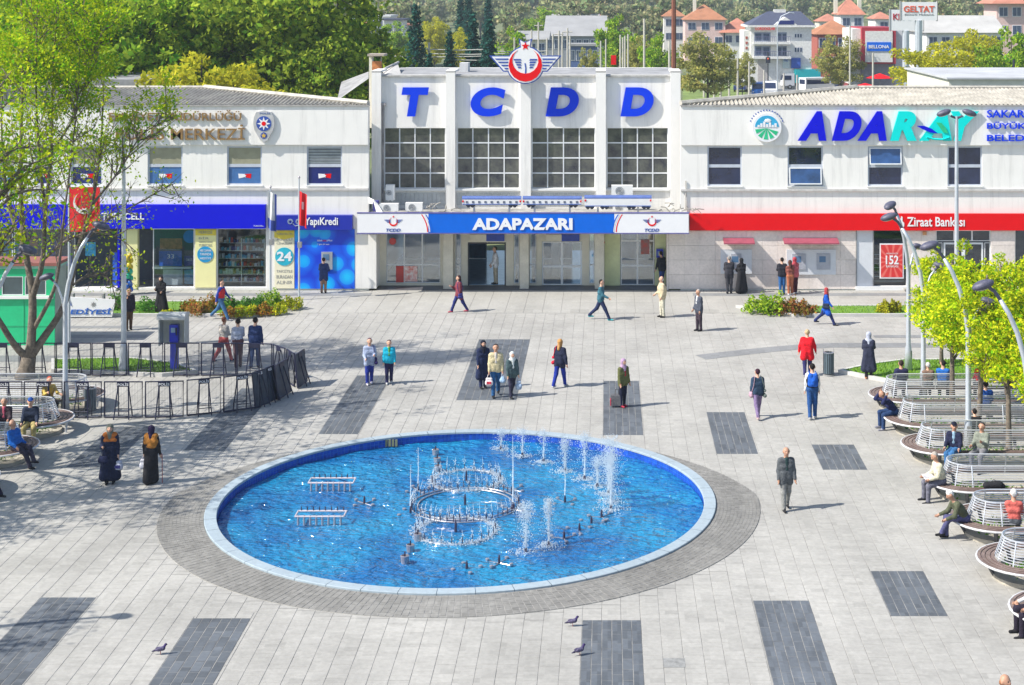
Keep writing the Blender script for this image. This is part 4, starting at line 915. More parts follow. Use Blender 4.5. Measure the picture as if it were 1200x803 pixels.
# ATMs with awnings
def atm(x0, x1, y0, y1, aw, label, n):
    t = thing('cash_machine_bay', label, 'cash machine', group='bank cash machines')
    part('surround', mat('atm_surround', (.66, .68, .72), .4, var=.04), t, (x0, x1, y0, y1, YW-.10, YW-.045))
    ms = MB(); mk = MB()
    for i in range(n):
        c = x0+(x1-x0)*((i+.5)/n if n > 1 else .5)
        bx(ms, c-8 if n > 1 else c-6, c+8 if n > 1 else c+6, y0+5, y1-6, YW-.14, YW-.101)
        bx(mk, c-5, c+2.5, y0+8, y0+15, YW-.146, YW-.141); 
    ms.build('machine', mat('machine_grey', (.42, .44, .5), .4), t); mk.build('screen', MATS['atm_screen'], t)
    mb = MB(); a, b = ax(aw[0], YW), ax(aw[1], YW); z = az(aw[2], YW)
    mb.add([(a,YW-.05,z+.12),(b,YW-.05,z+.12),(b,YW-.75,z-.02),(a,YW-.75,z-.02),(a,YW-.05,z+.08),(b,YW-.05,z+.08),(b,YW-.75,z-.08),(a,YW-.75,z-.08)], [(0,1,2,3),(7,6,5,4),(3,2,6,7),(0,3,7,4),(1,5,6,2)]); mb.build('awning', mat('pink_awning', (.34, .08, .12), .5), t)
atm(844.5, 881, 292.5, 321, (847, 883, 281.5), 'cash machine under the short pink awning nearer the station', 1); atm(922, 979.5, 292.5, 322, (917, 981, 281.5), 'wide pair of cash machines under the longer pink awning', 2)
pt = sign('bank_poster', 'red bank poster with a white 152 behind the dark window', 'poster'); Yq = YW+.02
part('frame', CW, pt, (1031, 1059, 285.5, 326.5, Yq-.04, Yq)); 
m = bpy.data.materials.new('sunburst_red'); m.use_nodes = True; N, L = m.node_tree.nodes, m.node_tree.links; b = N['Principled BSDF']; gp = N.new('ShaderNodeNewGeometry'); mp = N.new('ShaderNodeMapping'); mp.inputs['Location'].default_value = (-ax(1045,YW), -YW, -az(306,YW)); L.new(gp.outputs['Position'], mp.inputs[0])
sx = N.new('ShaderNodeSeparateXYZ'); L.new(mp.outputs[0], sx.inputs[0]); a2 = N.new('ShaderNodeMath'); a2.operation = 'ARCTAN2'; L.new(sx.outputs[0], a2.inputs[0]); L.new(sx.outputs[2], a2.inputs[1]); s_ = N.new('ShaderNodeMath'); s_.operation = 'MULTIPLY'; s_.inputs[1].default_value = 14; L.new(a2.outputs[0], s_.inputs[0]); s2_ = N.new('ShaderNodeMath'); s2_.operation = 'SINE'; L.new(s_.outputs[0], s2_.inputs[0])
mx = N.new('ShaderNodeMix'); mx.data_type = 'RGBA'; L.new(s2_.outputs[0], mx.inputs[0]); mx.inputs[6].default_value = (.62,.03,.03,1); mx.inputs[7].default_value = (.75,.15,.12,1); L.new(mx.outputs[2], b.inputs['Base Color'])
part('sheet', m, pt, (1032.3, 1057.7, 287, 325, Yq-.05, Yq-.041))
text('152', 1038, 1053, 299.5, 310, Yq-.052, CW, pt, depth=.01, bold=.02); text('ÜCRETSİZ', 1038.5, 1052.5, 296, 298, Yq-.052, CW, pt, depth=.006); text('BANKASI', 1038.5, 1052.5, 311, 313.5, Yq-.052, CW, pt, depth=.006)
# white box building and low shed behind
bb = thing('flat_roof_shed', 'pale flat-roofed building standing behind the right wing', 'building')
p0, p1 = at(1112, 93, 86), at(1330, 93, 86)
MB().box(p0.x, p1.x, 86, 98, 0, p0.z).build('wall', mat('shed_cream', (.70, .68, .58), .7, var=.08), bb); MB().box(p0.x-.15, p1.x, 85.8, 98.2, p0.z+.003, p0.z+.1).build('roof', mat('shed_roof', (.50, .51, .53), .8, var=.15, vscale=.5), bb)
bb = thing('flat_roof_shed', 'low grey-roofed shed behind the left wing, half hidden by trees', 'building')
p0, p1 = at(60, 93, 86), at(172, 93, 86)
MB().box(p0.x, p1.x, 86, 94, 0, p0.z-.4).build('wall', CREAM, bb); MB().box(p0.x-.2, p1.x+.2, 85.8, 94.2, p0.z-.395, p0.z).build('roof', ROOFM, bb)
# chimney and sagging roof behind the left corner of the station
ch = thing('brick_chimney', 'squat orange brick chimney with a tile cap behind the station corner', 'chimney')
Y = 79; part('stack', mat('orange_brick', (.60, .22, .07), .8, var=.2, vscale=6), ch, (436, 446, 72, 150, Y, Y+.5)); part('stack_side', CREAM, ch, (432.5, 435.9, 66, 150, Y, Y+.5))
part('post', GREY, ch, (436, 437.5, 67, 72, Y, Y+.1), (446, 447, 67, 72, Y, Y+.1)); part('cap', mat('cap_tile', (.42, .36, .30), .8), ch, (430.5, 450, 63.5, 66, Y-.3, Y+.9))
rf = thing('lean_to_roof', 'grey lean-to roof with a gutter behind the left wing beside the chimney', 'roof')
mb = MB(); a, b, c, d = at(395, 118, 84), at(432, 92, 84), at(432, 84, 92), at(400, 96, 92); mb.add([a, b, c, d], [(0,1,2,3)]); mb.build('sheet', ROOFM, rf)
mb = MB(); mb.add([at(452,88,75), at(470,87,76), at(466,74,80), at(448,84,78)], [(0,1,2,3)]); mb.tube([at(440,86,75.5), at(467,73,80)], .06, 6); mb.build('sheet_edge', mat('pale_sheet', (.55, .53, .5), .8, var=.15), rf)
# ================================================================== FOUNTAIN FITTINGS AND WATER JETS
FOAM = bpy.data.materials.new('white_water'); FOAM.use_nodes = True
b = FOAM.node_tree.nodes['Principled BSDF']; b.inputs['Base Color'].default_value = (.86, .92, .96, 1); b.inputs['Roughness'].default_value = .25; b.inputs['Transmission Weight'].default_value = .35; b.inputs['IOR'].default_value = 1.2
STEEL = mat('nozzle_steel', (.5, .47, .5), .35, metal=.7, var=.1)
BRASS = mat('nozzle_dark', (.06, .05, .09), .45, metal=.4)
fr_ = np.random.default_rng(5)
TET = np.array([(1,1,1),(1,-1,-1),(-1,1,-1),(-1,-1,1)])*.6
def drops(mb, P, rmin=.006, rmax=.017):
    for p in P:
        r = fr_.uniform(rmin, rmax)
        mb.add([tuple(p+TET[i]*r) for i in range(4)], [(0,1,2),(0,3,1),(0,2,3),(1,3,2)])
def foam_patch(mb, x, y, r, n=60, dens=1.0, ell=1.0):
    P = []
    for _ in range(int(n*dens)):
        a = fr_.uniform(0, 6.283); q = r*math.sqrt(fr_.uniform(0, 1)); P.append(np.array((x+q*math.cos(a)*ell, y+q*math.sin(a)*.8, WZ+.01+abs(fr_.normal(0, .02)))))
    drops(mb, P, .008, .028)
def jet(px, py, h, label, spread=.10, n=260, top=.35, foam=.22, nozzle=True, group=None):
    c = g(px, py, WZ); t = thing('water_jet', label, 'water jet', (c.x, c.y, 0), group=group)
    mb = MB(); P = []
    for _ in range(n):
        u_ = fr_.uniform(0, 1)
        if fr_.uniform() < .55:          # rising column
            z = h*u_; s = spread*(.15+.5*u_)
        else:                            # falling curtain round it
            z = h*u_**.7; s = spread*(1.0+.6*(1-u_))
        P.append(np.array((fr_.normal(0, s), fr_.normal(0, s), WZ+z+.02)))
    for _ in range(int(n*top)): P.append(np.array((fr_.normal(0, spread*.9), fr_.normal(0, spread*.9), WZ+h*fr_.uniform(.75, 1.1))))
    drops(mb, P, .006, .017)
    mb.tube([(0,0,WZ),(.01,0,WZ+h*.45),(0,.01,WZ+h*.8)], [.022,.014,.005], 5)
    if foam: foam_patch(mb, 0, 0, foam*.7, 110); foam_patch(mb, fr_.normal(0,.05), fr_.normal(0,.05), foam*1.25, 90)
    mb.build('spray', FOAM, t, kind='stuff')
    if nozzle: MB().tube([(0,0,WZ-.1),(0,0,WZ+.12)], [.05,.03], 7).build('nozzle', BRASS, t)
    return t
ROW = 'row of splashing jets at the right of the pool'
for q_, (px, py, h) in enumerate(((587,527,.6), (612,535,.8), (637,542,.9), (662,553,.9), (685,562,1.25), (700,571,.8), (713,580,1.0), (716,588,1.3))): jet(px, py, h, '%s jet from the back in the curved splashing row at the right of the pool' % ('first','second','third','fourth','fifth','sixth','seventh','eighth')[q_], group=ROW, n=420 if py < 550 else 800, foam=.34)
jet(716, 597, 1.8, 'tallest foaming column of water at the right end of the curved jet row', .17, 1500, .5, .42)
jet(616, 648, 1.15, 'leaning foamy jet left of its neighbour at the front right of the pool', .13, 1100, .5, .38); jet(643, 640, 1.1, 'thin foamy jet near the front right of the pool, right of the leaning one', .07, 900, .4, .34)
def cup_lamp(px, py, label, group, r=.11):
    c = g(px, py, WZ); t = thing('pool_lamp', label, 'pool lamp', (c.x, c.y, WZ), group=group)
    mb = MB(); mb.lathe([(.001, -.05), (r*.8, -.05), (r, .16), (r*.8, .17), (r*.7, .1), (.001, .09)], n=12); mb.build('cup', STEEL, t, smooth=False)
    MB().tube([(0,0,.05),(0,0,.26)], .02, 6).build('stem', BRASS, t); mb = MB(); foam_patch(mb, 0, 0, .001, 2); foam = []
    return t
for q_, (px, py) in enumerate(((510.5,533), (512.5,543), (513.5,552))): cup_lamp(px, py, ('rearmost','middle','nearest')[q_]+' steel cup lamp in the short row at the back left of the jets', 'pool lamps at the back left of the jets')
for q_, (px, py) in enumerate(((489.5,633), (481,646), (474.5,659))): cup_lamp(px, py, ('rearmost','middle','nearest')[q_]+' steel cup lamp in the short row at the front left of the jets', 'pool lamps at the front left of the jets')
def cross_nozzle(px, py, label, h=0, group=None, arms=4):
    c = g(px, py, WZ); t = thing('jet_cluster', label, 'fountain nozzle', (c.x, c.y, WZ), fr_.uniform(0, .8), group=group)
    MB().tube([(0,0,-.1),(0,0,.13),(0,0,.2)], [.035,.03,.012], 7).build('nozzle', BRASS, t)
    for k in range(arms):
        a = 6.283*k/arms+.3; mb = MB(); x, y = .34*math.cos(a), .34*math.sin(a)
        mb.lathe([(.001,.0),(.045,.0),(.055,.05),(.03,.062),(.001,.062)], (x, y, 0), 8); mb.tube([(0,0,.0),(x,y,.0)], .012, 5); mb.build('spot_lamp', STEEL, t)
    if h:
        mb = MB(); mb.tube([(0,0,.2),(.01,0,h*.5),(0,.01,h)], [.018,.012,.004], 5); drops(mb, [np.array((fr_.normal(0,.03), fr_.normal(0,.03), h*fr_.uniform(.2, 1))) for _ in range(50)]); mb.build('water_thread', FOAM, t)
for px, py, h, lb in ((481,602,1.3,'nozzle cluster with a thin jet just left of the middle ring'), (601,597,1.7,'nozzle cluster with tall jets touching the right of the middle ring'), (662,589,1.0,'nozzle cluster with a single straight jet right of the rings'), (427,590,0,'dry nozzle cluster alone between the racks and the rings'),
    (601,574,1.5,'nozzle cluster behind the right end of the middle ring'), (490,575,1.2,'nozzle cluster behind the left end of the middle ring'), (585,660,0,'dry nozzle cluster at the front edge of the pool below the jets'), (547,667,0,'small nozzle nearest the front rim of the pool')): cross_nozzle(px, py, lb, h)
for q_, (px, py) in enumerate(((705,606), (693,614), (679,622), (661,631))): cross_nozzle(px, py, ('rearmost','second','third','nearest')[q_]+' dry nozzle with three lamps in the slanting row right of the jets', 0, 'slanting row of dry nozzles', 3)
def ring(px, py, r, label, nn, foamy, jh):
    c = g(px, py, WZ); t = thing('jet_ring', label, 'fountain ring', (c.x, c.y, WZ))
    mb = MB()
    for rr in ((r,) if foamy else (r, r*.88)): pts = [(rr*math.cos(6.2832*k/48), rr*math.sin(6.2832*k/48), .05) for k in range(49)]; mb.tube([(a, b_, .02) for a, b_, c_ in pts], .018, 6, cap=False)
    mb.build('pipe', STEEL, t); nm = MB().tube([(0,0,.0),(0,0,.12),(0,0,.2)], [.013,.013,.006], 6).mesh('nozzle', BRASS); mb = MB(); P = []
    for k in range(nn):
        a = 6.2832*k/nn; x, y = r*math.cos(a), r*math.sin(a); put(nm, 'nozzle', t, (x, y, .03))
        h = jh*fr_.uniform(.5, 1.1)
        if h > .05:
            mb.tube([(x,y,.2),(x*.97,y*.97,.2+h*.6),(x*.94,y*.94,.2+h)], [.006,.004,.002], 4)
            for _ in range(10): P.append(np.array((x*.95+fr_.normal(0,.025), y*.95+fr_.normal(0,.025), .1+h*fr_.uniform(0, 1.15))))
        if foamy:
            for _ in range(75): P.append(np.array((x+fr_.normal(0,.075), y+fr_.normal(0,.075), abs(fr_.normal(0,.04))+.01)))
    drops(mb, P, .008, .026 if foamy else .014); mb.build('water_threads', FOAM, t, kind='stuff')
    if not foamy: foam_patch_ = None
    MB().tube([(0,0,-.1),(0,0,.2),(0,0,.3)], [.035,.03,.012], 7).build('centre_nozzle', BRASS, t)
ring(545, 592, 1.45, 'widest jet ring with upright nozzles in the middle of the pool', 52, False, .28)
ring(546.5, 564, .97, 'foaming jet ring behind the widest ring', 22, True, .3); ring(534, 623, 1.02, 'foaming jet ring in front of the widest ring', 24, True, .25)
def rack(x0, x1, y0, y1, label):
    a = g(x0, y1-6, WZ); b = g(x1, y1-6, WZ); w = (b-a).length; t = thing('nozzle_rack', label, 'nozzle rack', ((a.x+b.x)/2, a.y+.2, WZ))
    mb = MB(); z = .24
    for y in (-.22, .22): mb.tube([(-w/2,y,z),(w/2,y,z)], .026, 6)
    for x in (-w/2, w/2): mb.tube([(x,-.22,z),(x,.22,z)], .026, 6)
    mb.build('frame', mat('rack_pale', (.62, .56, .6), .4, metal=.2), t)
    nm = MB().tube([(0,0,-.2),(0,0,.0),(0,0,.06)], [.034,.03,.014], 6).mesh('nozzle', STEEL); n2 = MB().tube([(0,0,-.02),(0,0,.1)], [.02,.012], 6).mesh('nozzle', BRASS)
    for i in range(8):
        x = -w/2+w*(i+.5)/8; put(nm, 'nozzle', t, (x, -.22, z-.02)); put(n2, 'nozzle', t, (x, .22, z+.02))
rack(361.5, 414, 568, 582, 'rear of the two rectangular nozzle racks in the left half of the pool'); rack(346, 403, 607, 622, 'front of the two rectangular nozzle racks in the left half of the pool')
c = g(462, 519, 0); a = math.atan2(c.y-FC.y, c.x-FC.x); o = MB()
for k in range(4): o.box(-.2+k*.1, -.13+k*.1, -.04, .0, -.16, .04)
o.build('drain_grate', mat('grate_olive', (.18, .2, .12), .6), loc=(FC.x+6.38*math.cos(a), FC.y+6.38*math.sin(a), 0), label='small dark overflow grate on the far blue wall of the pool', cat='grate')
# ================================================================== STREET FURNITURE
HEADM = mat('lamp_head_grey', (.10, .10, .15), .5, var=.25, vscale=9, bump=.3, bscale=40)
def lamp_head(parent, x, z, s, k=1.0, m=None):
    mb = MB(); mb.sphere((0,0,0), .30*k, 14, sc=(1, .62, .42)); me = mb.mesh('lamp_head', m or HEADM, True)
    o = put(me, 'lamp_head', parent, (x, 0, z)); o.rotation_euler = (0, s*math.radians(18), 0)
    g_ = put(MB().sphere((s*.02*k, 0, -.06*k), .22*k, 12, sc=(1,.6,.35)).mesh('lamp_glass', mat('lamp_glass', (.45,.42,.4), .3), True), 'lamp_glass', o)
def street_lamp(X, Y, s, label, rz=0, sub=True, group='curved double street lamps round the plaza'):
    t = thing('street_lamp', label, 'street lamp', (X, Y, 0), rz, group)
    MB().tube([(0,0,0),(0,0,.9),(0,0,1.0),(0,0,3.2),(0,0,3.6),(s*.10,0,4.25),(s*.28,0,4.9),(s*.50,0,5.4),(s*.72,0,5.75)], [.15,.11,.085,.075,.075,.07,.065,.06,.055], 12).build('pole', GALV, t, smooth=True)
    MB().lathe([(.001,.03),(.24,.03),(.24,.0)], n=14).build('base_plate', GALV, t)
    MB().tube([(s*.70,0,5.72),(s*.86,0,5.96),(s*1.02,0,6.08)], [.05,.045,.05], 8).build('neck', HEADM, t)
    lamp_head(t, s*1.16, 6.13, s)
    if sub:
        MB().tube([(0,0,3.1),(-s*.10,0,3.75),(-s*.24,0,4.15),(-s*.40,0,4.36)], .035, 8).build('side_arm', GALV, t, smooth=True)
        MB().tube([(-s*.38,0,4.34),(-s*.5,0,4.45)], .045, 8).build('neck', HEADM, t); lamp_head(t, -s*.60, 4.48, -s, .85)
    MB().box(-.06, .06, -.12, -.08, .5, .8).build('hatch', GREY, t)
p = g(1064.5, 437); street_lamp(p.x, p.y, -1, 'rearmost curved lamp at the right, beside the lawn', rz=.8)
p = g(1082, 468); street_lamp(p.x, p.y, -1, 'second curved lamp from the back at the right, rising through the second bench')
p = g(1134.6, 530); street_lamp(p.x, p.y, -1, 'third curved lamp at the right, in front of the bright green trees')
street_lamp(1205*40.3/F-712*40.3/F, 40.3, -1, 'nearest curved lamp, its pole leaving the right edge of the photo')
p = g(76.5, 487); street_lamp(p.x, p.y, 1, 'curved lamp at the left, standing between the benches and the police barriers')
street_lamp((-14-712)*46/F, 46, 1, 'curved lamp whose head just enters the left edge above the green kiosk'); street_lamp(-17.6, 32.2, 1, 'curved lamp outside the left edge casting its shadow on the paving', sub=False)
p = g(1121, 366); t = thing('tall_lamp', 'tall straight lamp pole with two heads before the ADARAY letters', 'street lamp', (p.x, p.y, 0))
MB().tube([(0,0,0),(0,0,1),(0,0,8.4)], [.13,.10,.07], 10).build('pole', GALV, t)
for s in (-1, 1): MB().tube([(0,0,8.3),(s*.25,0,8.42)], .05, 8).build('arm', HEADM, t); lamp_head(t, s*.55, 8.55, s, 1.1)
p = g(145, 437); t = thing('steel_pole', 'plain steel pole with a flared foot behind the police barriers', 'pole', (p.x, p.y, 0))
MB().tube([(0,0,0),(0,0,1.0),(0,0,1.05),(0,0,4.1),(0,0,8.6)], [.20,.12,.10,.09,.05], 12).build('pole', GALV, t); MB().lathe([(.001,.03),(.3,.03),(.3,0)], n=14).build('base_plate', GALV, t)
# flags
def flag_mesh(w, h, fold, seed, mi_fn, n=14, m_=18, name='flag', mats=None):
    vs, fs, mi = [], [], []; rr = random.Random(seed); ph = rr.uniform(0, 6)
    for j in range(m_+1):
        for i in range(n+1):
            u_, v_ = i/n, j/m_; a = fold*(.3+.7*v_)
            vs.append((w*u_*(1-.35*min(1, fold*2)), a*.5*math.sin(u_*9+ph+v_*1.5), -h*v_-(.12*h*u_ if fold > .1 else 0)))
    for j in range(m_):
        for i in range(n): fs.append((j*(n+1)+i, j*(n+1)+i+1, (j+1)*(n+1)+i+1, (j+1)*(n+1)+i)); mi.append(mi_fn((i+.5)/n, (j+.5)/m_))
    me = bpy.data.meshes.new(name); me.from_pydata(vs, [], fs)
    for q in mats: me.materials.append(q)
    me.polygons.foreach_set('material_index', mi); me.polygons.foreach_set('use_smooth', [True]*len(fs)); me.update(); return me
FLAGR = mat('flag_red', (.70, .008, .015), .7, var=.1); FLAGW = mat('flag_white', (.78,.78,.78), .7); FLAGB = mat('flag_blue', (.08,.13,.5), .7)
def flagpole(px, py, top, label):
    p = g(px, py); h = az(top, p.y); t = thing('flagpole', label, 'flagpole', p)
    MB().tube([(0,0,0),(0,0,h)], [.05,.03], 8).build('pole', GALV, t); MB().sphere((0,0,h+.04), .06, 8).build('finial', STEEL, t); MB().box(-.06,.12,-.08,.08,h*.62 if False else 2.35,2.6).build('cleat_box', GREY, t)
    return p, h
p, h = flagpole(317, 348, 220, 'flagpole with a furled white and blue flag in front of the shelves')
put(flag_mesh(.5, 1.7, .28, 2, lambda u, v: 1 if v > .72 or (u > .8) else 0, mats=[FLAGW, FLAGB]), 'flag', loc=(p.x-.12, p.y-.06, h-.12), label='furled white and blue flag hanging in front of the shop shelves', cat='flag')
p, h = flagpole(350.5, 352, 209, 'flagpole with a drooping red flag in front of the blue mural')
put(flag_mesh(.42, 1.5, .26, 4, lambda u, v: 1 if (.35 < u < .55 and .3 < v < .5) else 0, mats=[FLAGR, FLAGW]), 'flag', loc=(p.x+.02, p.y-.06, h-.55), label='drooping red flag with a white mark before the YapıKredi sign', cat='flag')
Yf = 60.0; t = thing('flagpole', 'flagpole hidden in the big left tree carrying the large red flag', 'flagpole', (ax(81, Yf), Yf, 0))
MB().tube([(0,0,0),(0,0,az(205,Yf))], [.06,.04], 8).build('pole', GALV, t); MB().tube([(0,0,az(219,Yf)),(ax(121,Yf)-ax(81,Yf),0,az(219,Yf))], .02, 6).build('crossbar', GALV, t)
fw, fh = 37*Yf/F, 52*Yf/F; fl_ = thing('national_flag', 'large red flag with a white crescent and star hanging in the left tree', 'flag', (ax(82,Yf), Yf-.05, az(219.5,Yf)))
put(flag_mesh(fw, fh, .05, 1, lambda u, v: 0, mats=[FLAGR]), 'cloth', fl_)
mb = MB(); r = fh*.21; M_ = Matrix.Rotation(math.radians(0), 4, 'Y')
for q in crescent(fw*.48, -fh*.30, r, off=-.22): plate(mb, q[::-1], -.045, 0, .012)
for q in []: pass
plate(mb, star(fw*.48, -fh*.52, r*.42, r*.17, 5, rot=math.pi), -.045, 0, .012)
mb.build('crescent_and_star', FLAGW, fl_)
# ---- ring benches
def stadium(r, L_, s, n=14):
    """half-open loop: along the front, round the end, back along the rear; s = +1: the round end is on the left"""
    P = [(L_, -r)]+[(L_*(1-i/6), -r) for i in range(1, 6)]
    P += [(-r*math.sin(math.pi*i/n), -r*math.cos(math.pi*i/n)) for i in range(n+1)]
    P += [(L_*i/6, r) for i in range(1, 7)]
    return [(s*x, y) for x, y in P]
WIRE = mat('bench_wire', (.60, .62, .66), .35, metal=.4, var=.05); SEATM = mat('bench_seat', (.26, .19, .17), .5, var=.2, vscale=4, fine=.3, bscale=25); SEATE = mat('bench_edge', (.6, .6, .62), .45)
PLANT = leafmat('planter_leaf', (.04, .14, .02), (.16, .34, .03))
def leaf_cloud(C, N_, size, rg, flat=0.0):
    """C: (k,3) leaf centres -> vertices of k folded leaf quads with random orientation"""
    k = len(C); a = rg.normal(size=(k, 3)); a /= np.linalg.norm(a, axis=1)[:, None]; b_ = rg.normal(size=(k, 3)); b_ -= (b_*a).sum(1)[:, None]*a; b_ /= np.linalg.norm(b_, axis=1)[:, None]
    s = size*rg.uniform(.6, 1.3, (k, 1)); a = a*s; b_ = b_*s*.62
    V = np.stack([C-a, C+b_*.9, C+a, C-b_*.9], 1).reshape(-1, 3); return V
def quads_mesh(name, V, m):
    k = len(V)//4; me = bpy.data.meshes.new(name); me.vertices.add(len(V)); me.vertices.foreach_set('co', V.astype(np.float32).ravel()); me.loops.add(4*k); me.loops.foreach_set('vertex_index', np.arange(4*k, dtype=np.int32))
    me.polygons.add(k); me.polygons.foreach_set('loop_start', np.arange(0, 4*k, 4, dtype=np.int32)); me.materials.append(m); me.update(calc_edges=True); return me
def ring_bench(X, Y, s, label, L_=7.2, seed=0):
    t = thing('ring_bench', label, 'bench', (X+s*1.12, Y, 0), 0, 'long ring benches at the side of the plaza')
    r = .70; sr = 1.12
    A, B = stadium(r+.02, L_, s), stadium(sr, L_, s); n = len(A); mb = MB(); z = .45
    vs = [(x, y, z) for x, y in A]+[(x, y, z) for x, y in B]+[(x, y, z-.05) for x, y in A]+[(x, y, z-.05) for x, y in B]
    fs = []
    for i in range(n-1): fs += [(i, i+1, n+i+1, n+i), (n+i, n+i+1, 3*n+i+1, 3*n+i), (2*n+i, 3*n+i, 3*n+i+1, 2*n+i+1), (i+1, i, 2*n+i, 2*n+i+1)]
    mb.add(vs, fs).build('seat', SEATM, t)
    for k in (0.28, .56, .8):
        C1 = stadium(r+(sr-r)*k, L_, s); MB().tube([(x, y, z+.006) for x, y in C1], .010, 4, cap=False).build('seat_slat', mat('slat_brown', (.10, .06, .05), .5), t)
    MB().tube([(x, y, z-.02) for x, y in stadium(sr+.01, L_, s)], .028, 6, cap=False).build('seat_edge', SEATE, t)
    for k in range(9):
        f = k/8; C1 = stadium(r-.16*f, L_, s); MB().tube([(x, y, z+.05+.47*f) for x, y in C1], .0115 if k < 8 else .022, 5, cap=False).build('back_wire', WIRE, t)
    C0, C1 = stadium(r+.01, L_, s), stadium(r-.16, L_, s)
    lm = mat('bench_leg', (.10, .10, .11), .5)
    for i in (1, 2, 4, 6, 9, 12, 16, 19, 21, 23, 25):
        if i >= len(C0): continue
        MB().tube([(C0[i][0], C0[i][1], z-.02), (C1[i][0], C1[i][1], z+.53)], .018, 6).build('back_post', WIRE, t)
    B2 = stadium(.95, L_, s); B3 = stadium(.72, L_, s)
    for i in (2, 4, 7, 13, 19, 22, 24): 
        if s < 0: MB().tube([(B2[i][0], B2[i][1], z-.03), (B2[i][0]*.98, B2[i][1]*.94, 0)], [.05,.035], 6).build('leg', WIRE, t)
        else: MB().tube([(B2[i][0], B2[i][1], z-.03), (B3[i][0], B3[i][1], 0)], [.06,.04], 6).build('leg', lm, t)
    # planting inside the ring
    mb = MB(); P = stadium(.78, L_, s); mb.prism(P if s < 0 else P[::-1], 0, .10); mb.build('planter_bed', mat('planter_rim', (.46, .42, .35), .85, var=.2), loc=(X+s*1.12, Y, 0), kind='structure')
    rg = np.random.default_rng(seed); C = np.stack([s*rg.uniform(-.5, L_, 900), rg.normal(0, .3, 900).clip(-.62, .62), .12+rg.uniform(0, .16, 900)], 1)
    put(quads_mesh('ground_cover', leaf_cloud(C, None, .05, rg), PLANT), 'ground_cover', None, (X+s*1.12, Y, 0), label='low green plants growing inside a ring bench', cat='ground cover', kind='stuff')
    return t
ordn = ['rearmost', 'second', 'third', 'fourth', 'fifth', 'sixth', 'nearest']
for i, Y in enumerate((51.8, 48.9, 46.05, 42.6, 39.5, 36.6, 33.6)): ring_bench(8.62-.0, Y, 1, '%s ring bench of the right-hand row%s' % (ordn[i], ', counted from the back' if 0 < i < 6 else ''), seed=i)
for i, Y in enumerate((51.8, 48.8, 45.8, 42.8)): ring_bench(-16.62, Y, -1, ['left ring bench behind the police barriers', 'left ring bench where two older men sit side by side', 'left ring bench where a man in a blue jacket lounges', 'left ring bench just outside the edge, only its sitter\'s legs in view'][i], seed=20+i)
# ---- police barriers
BAR = mat('barrier_navy', (.012, .014, .045), .45, var=.1)
def barrier_meshes():
    w, h = 1.2, 1.16; d = {}
    mb = MB(); mb.tube([(-w/2,0,.04),(-w/2,0,h),(w/2,0,h),(w/2,0,.04),(-w/2,0,.04)], .03, 5); d['frame'] = mb.mesh('frame', BAR)
    mb = MB()
    for s in (-1, 1): mb.tube([(s*.16,-.01,h-.1),(s*.24,-.22,0)], .022, 5)
    mb.tube([(-.22,-.17,.25),(.22,-.17,.25)], .014, 5); d['stand'] = mb.mesh('stand', BAR)
    mb = MB()
    for s in (-1, 1): mb.tube([(s*.16,.01,h-.1),(s*.22,.24,0)], .022, 5)
    mb.tube([(-.2,.19,.25),(.2,.19,.25)], .014, 5); d['stand2'] = mb.mesh('stand', BAR)
    d['plate'] = MB().box(-.2, .2, -.035, -.02, h-.15, h+.005).mesh('plate', BAR)
    mb = MB()
    for k in range(1, 24): x = -w/2+w*k/24; mb.tube([(x,0,.05),(x,0,h-.01)], .0035, 3, cap=False)
    d['mesh'] = mb.mesh('wire_mesh', mat('barrier_wire', (.16,.17,.2), .5))
    me = text_mesh('POLİS', .34, .10, .006, bold=.02, name='lettering', mats=CW); d['txt'] = me
    d['sheet'] = MB().box(-w/2+.02, w/2-.02, -.012, .012, .06, h-.02).mesh('sheet', mat('barrier_sheet', (.025,.045,.08), .5, var=.2))
    return d
BM = barrier_meshes()
def barrier(a, b, label, front=True, solid=False, lean=0, txt=True):
    A, B = g(*a), g(*b); m = (A+B)/2; rz = math.atan2(B.y-A.y, B.x-A.x)
    t = thing('police_barrier', label, 'barrier', m, rz, 'dark police barriers'); t.rotation_euler[0] = lean; t.scale = ((B-A).length/1.22, 1, 1)
    put(BM['frame'], 'frame', t); put(BM['stand'], 'stand', t); put(BM['stand2'], 'stand', t); put(BM['plate'], 'plate', t)
    o = put(BM['mesh'], 'wire_mesh', t, kind='stuff') if not solid else put(BM['sheet'], 'sheet', t)
    if txt: put(BM['txt'], 'lettering', t, (0, -.036, 1.09))
NUM = ['at the left edge of the photo, behind the bench', 'behind the bench, below the big tree trunk', 'just right of the left lamp, before the bin', 'first fully free one right of the bin', 'third from the solid shields', 'second from the solid shields', 'next to the solid shields']
fr = [((-18,490),(26,490)), ((28,490),(73,490)), ((75,490),(119,490)), ((122,490),(167,490)), ((170,490),(215,489)), ((219,488),(259,484)), ((262,484),(305,478))]
for i, (a, b) in enumerate(fr): barrier(a, b, 'front-row POLİS barrier '+NUM[i])
NUM2 = ['before the kiosk at the left edge', 'before the kiosk, left of the trunk fork', 'between the tree and the steel pole', 'right at the steel pole', 'left of the phone booth', 'directly before the phone booth', 'right of the phone booth', 'before the three walking men']
for i, cx_ in enumerate((2, 44, 86, 128, 170.5, 213, 256, 298)): barrier((cx_-20.5, 440.5), (cx_+20.5, 440.5+(1 if i == 7 else 0)), 'back-row wire barrier '+NUM2[i], txt=False)
barrier((320,442), (334,447), 'first wire barrier of the curved right end of the back row', txt=False); barrier((336,448), (345,454), 'second wire barrier of the curved right end, beside the last shield', txt=False)
barrier((299,479), (316,473), 'solid dark shield barrier nearest the front row', solid=True, lean=-.12); barrier((312,474), (326,468), 'solid dark shield barrier with POLİS showing, middle of the cluster', solid=True, lean=-.12)
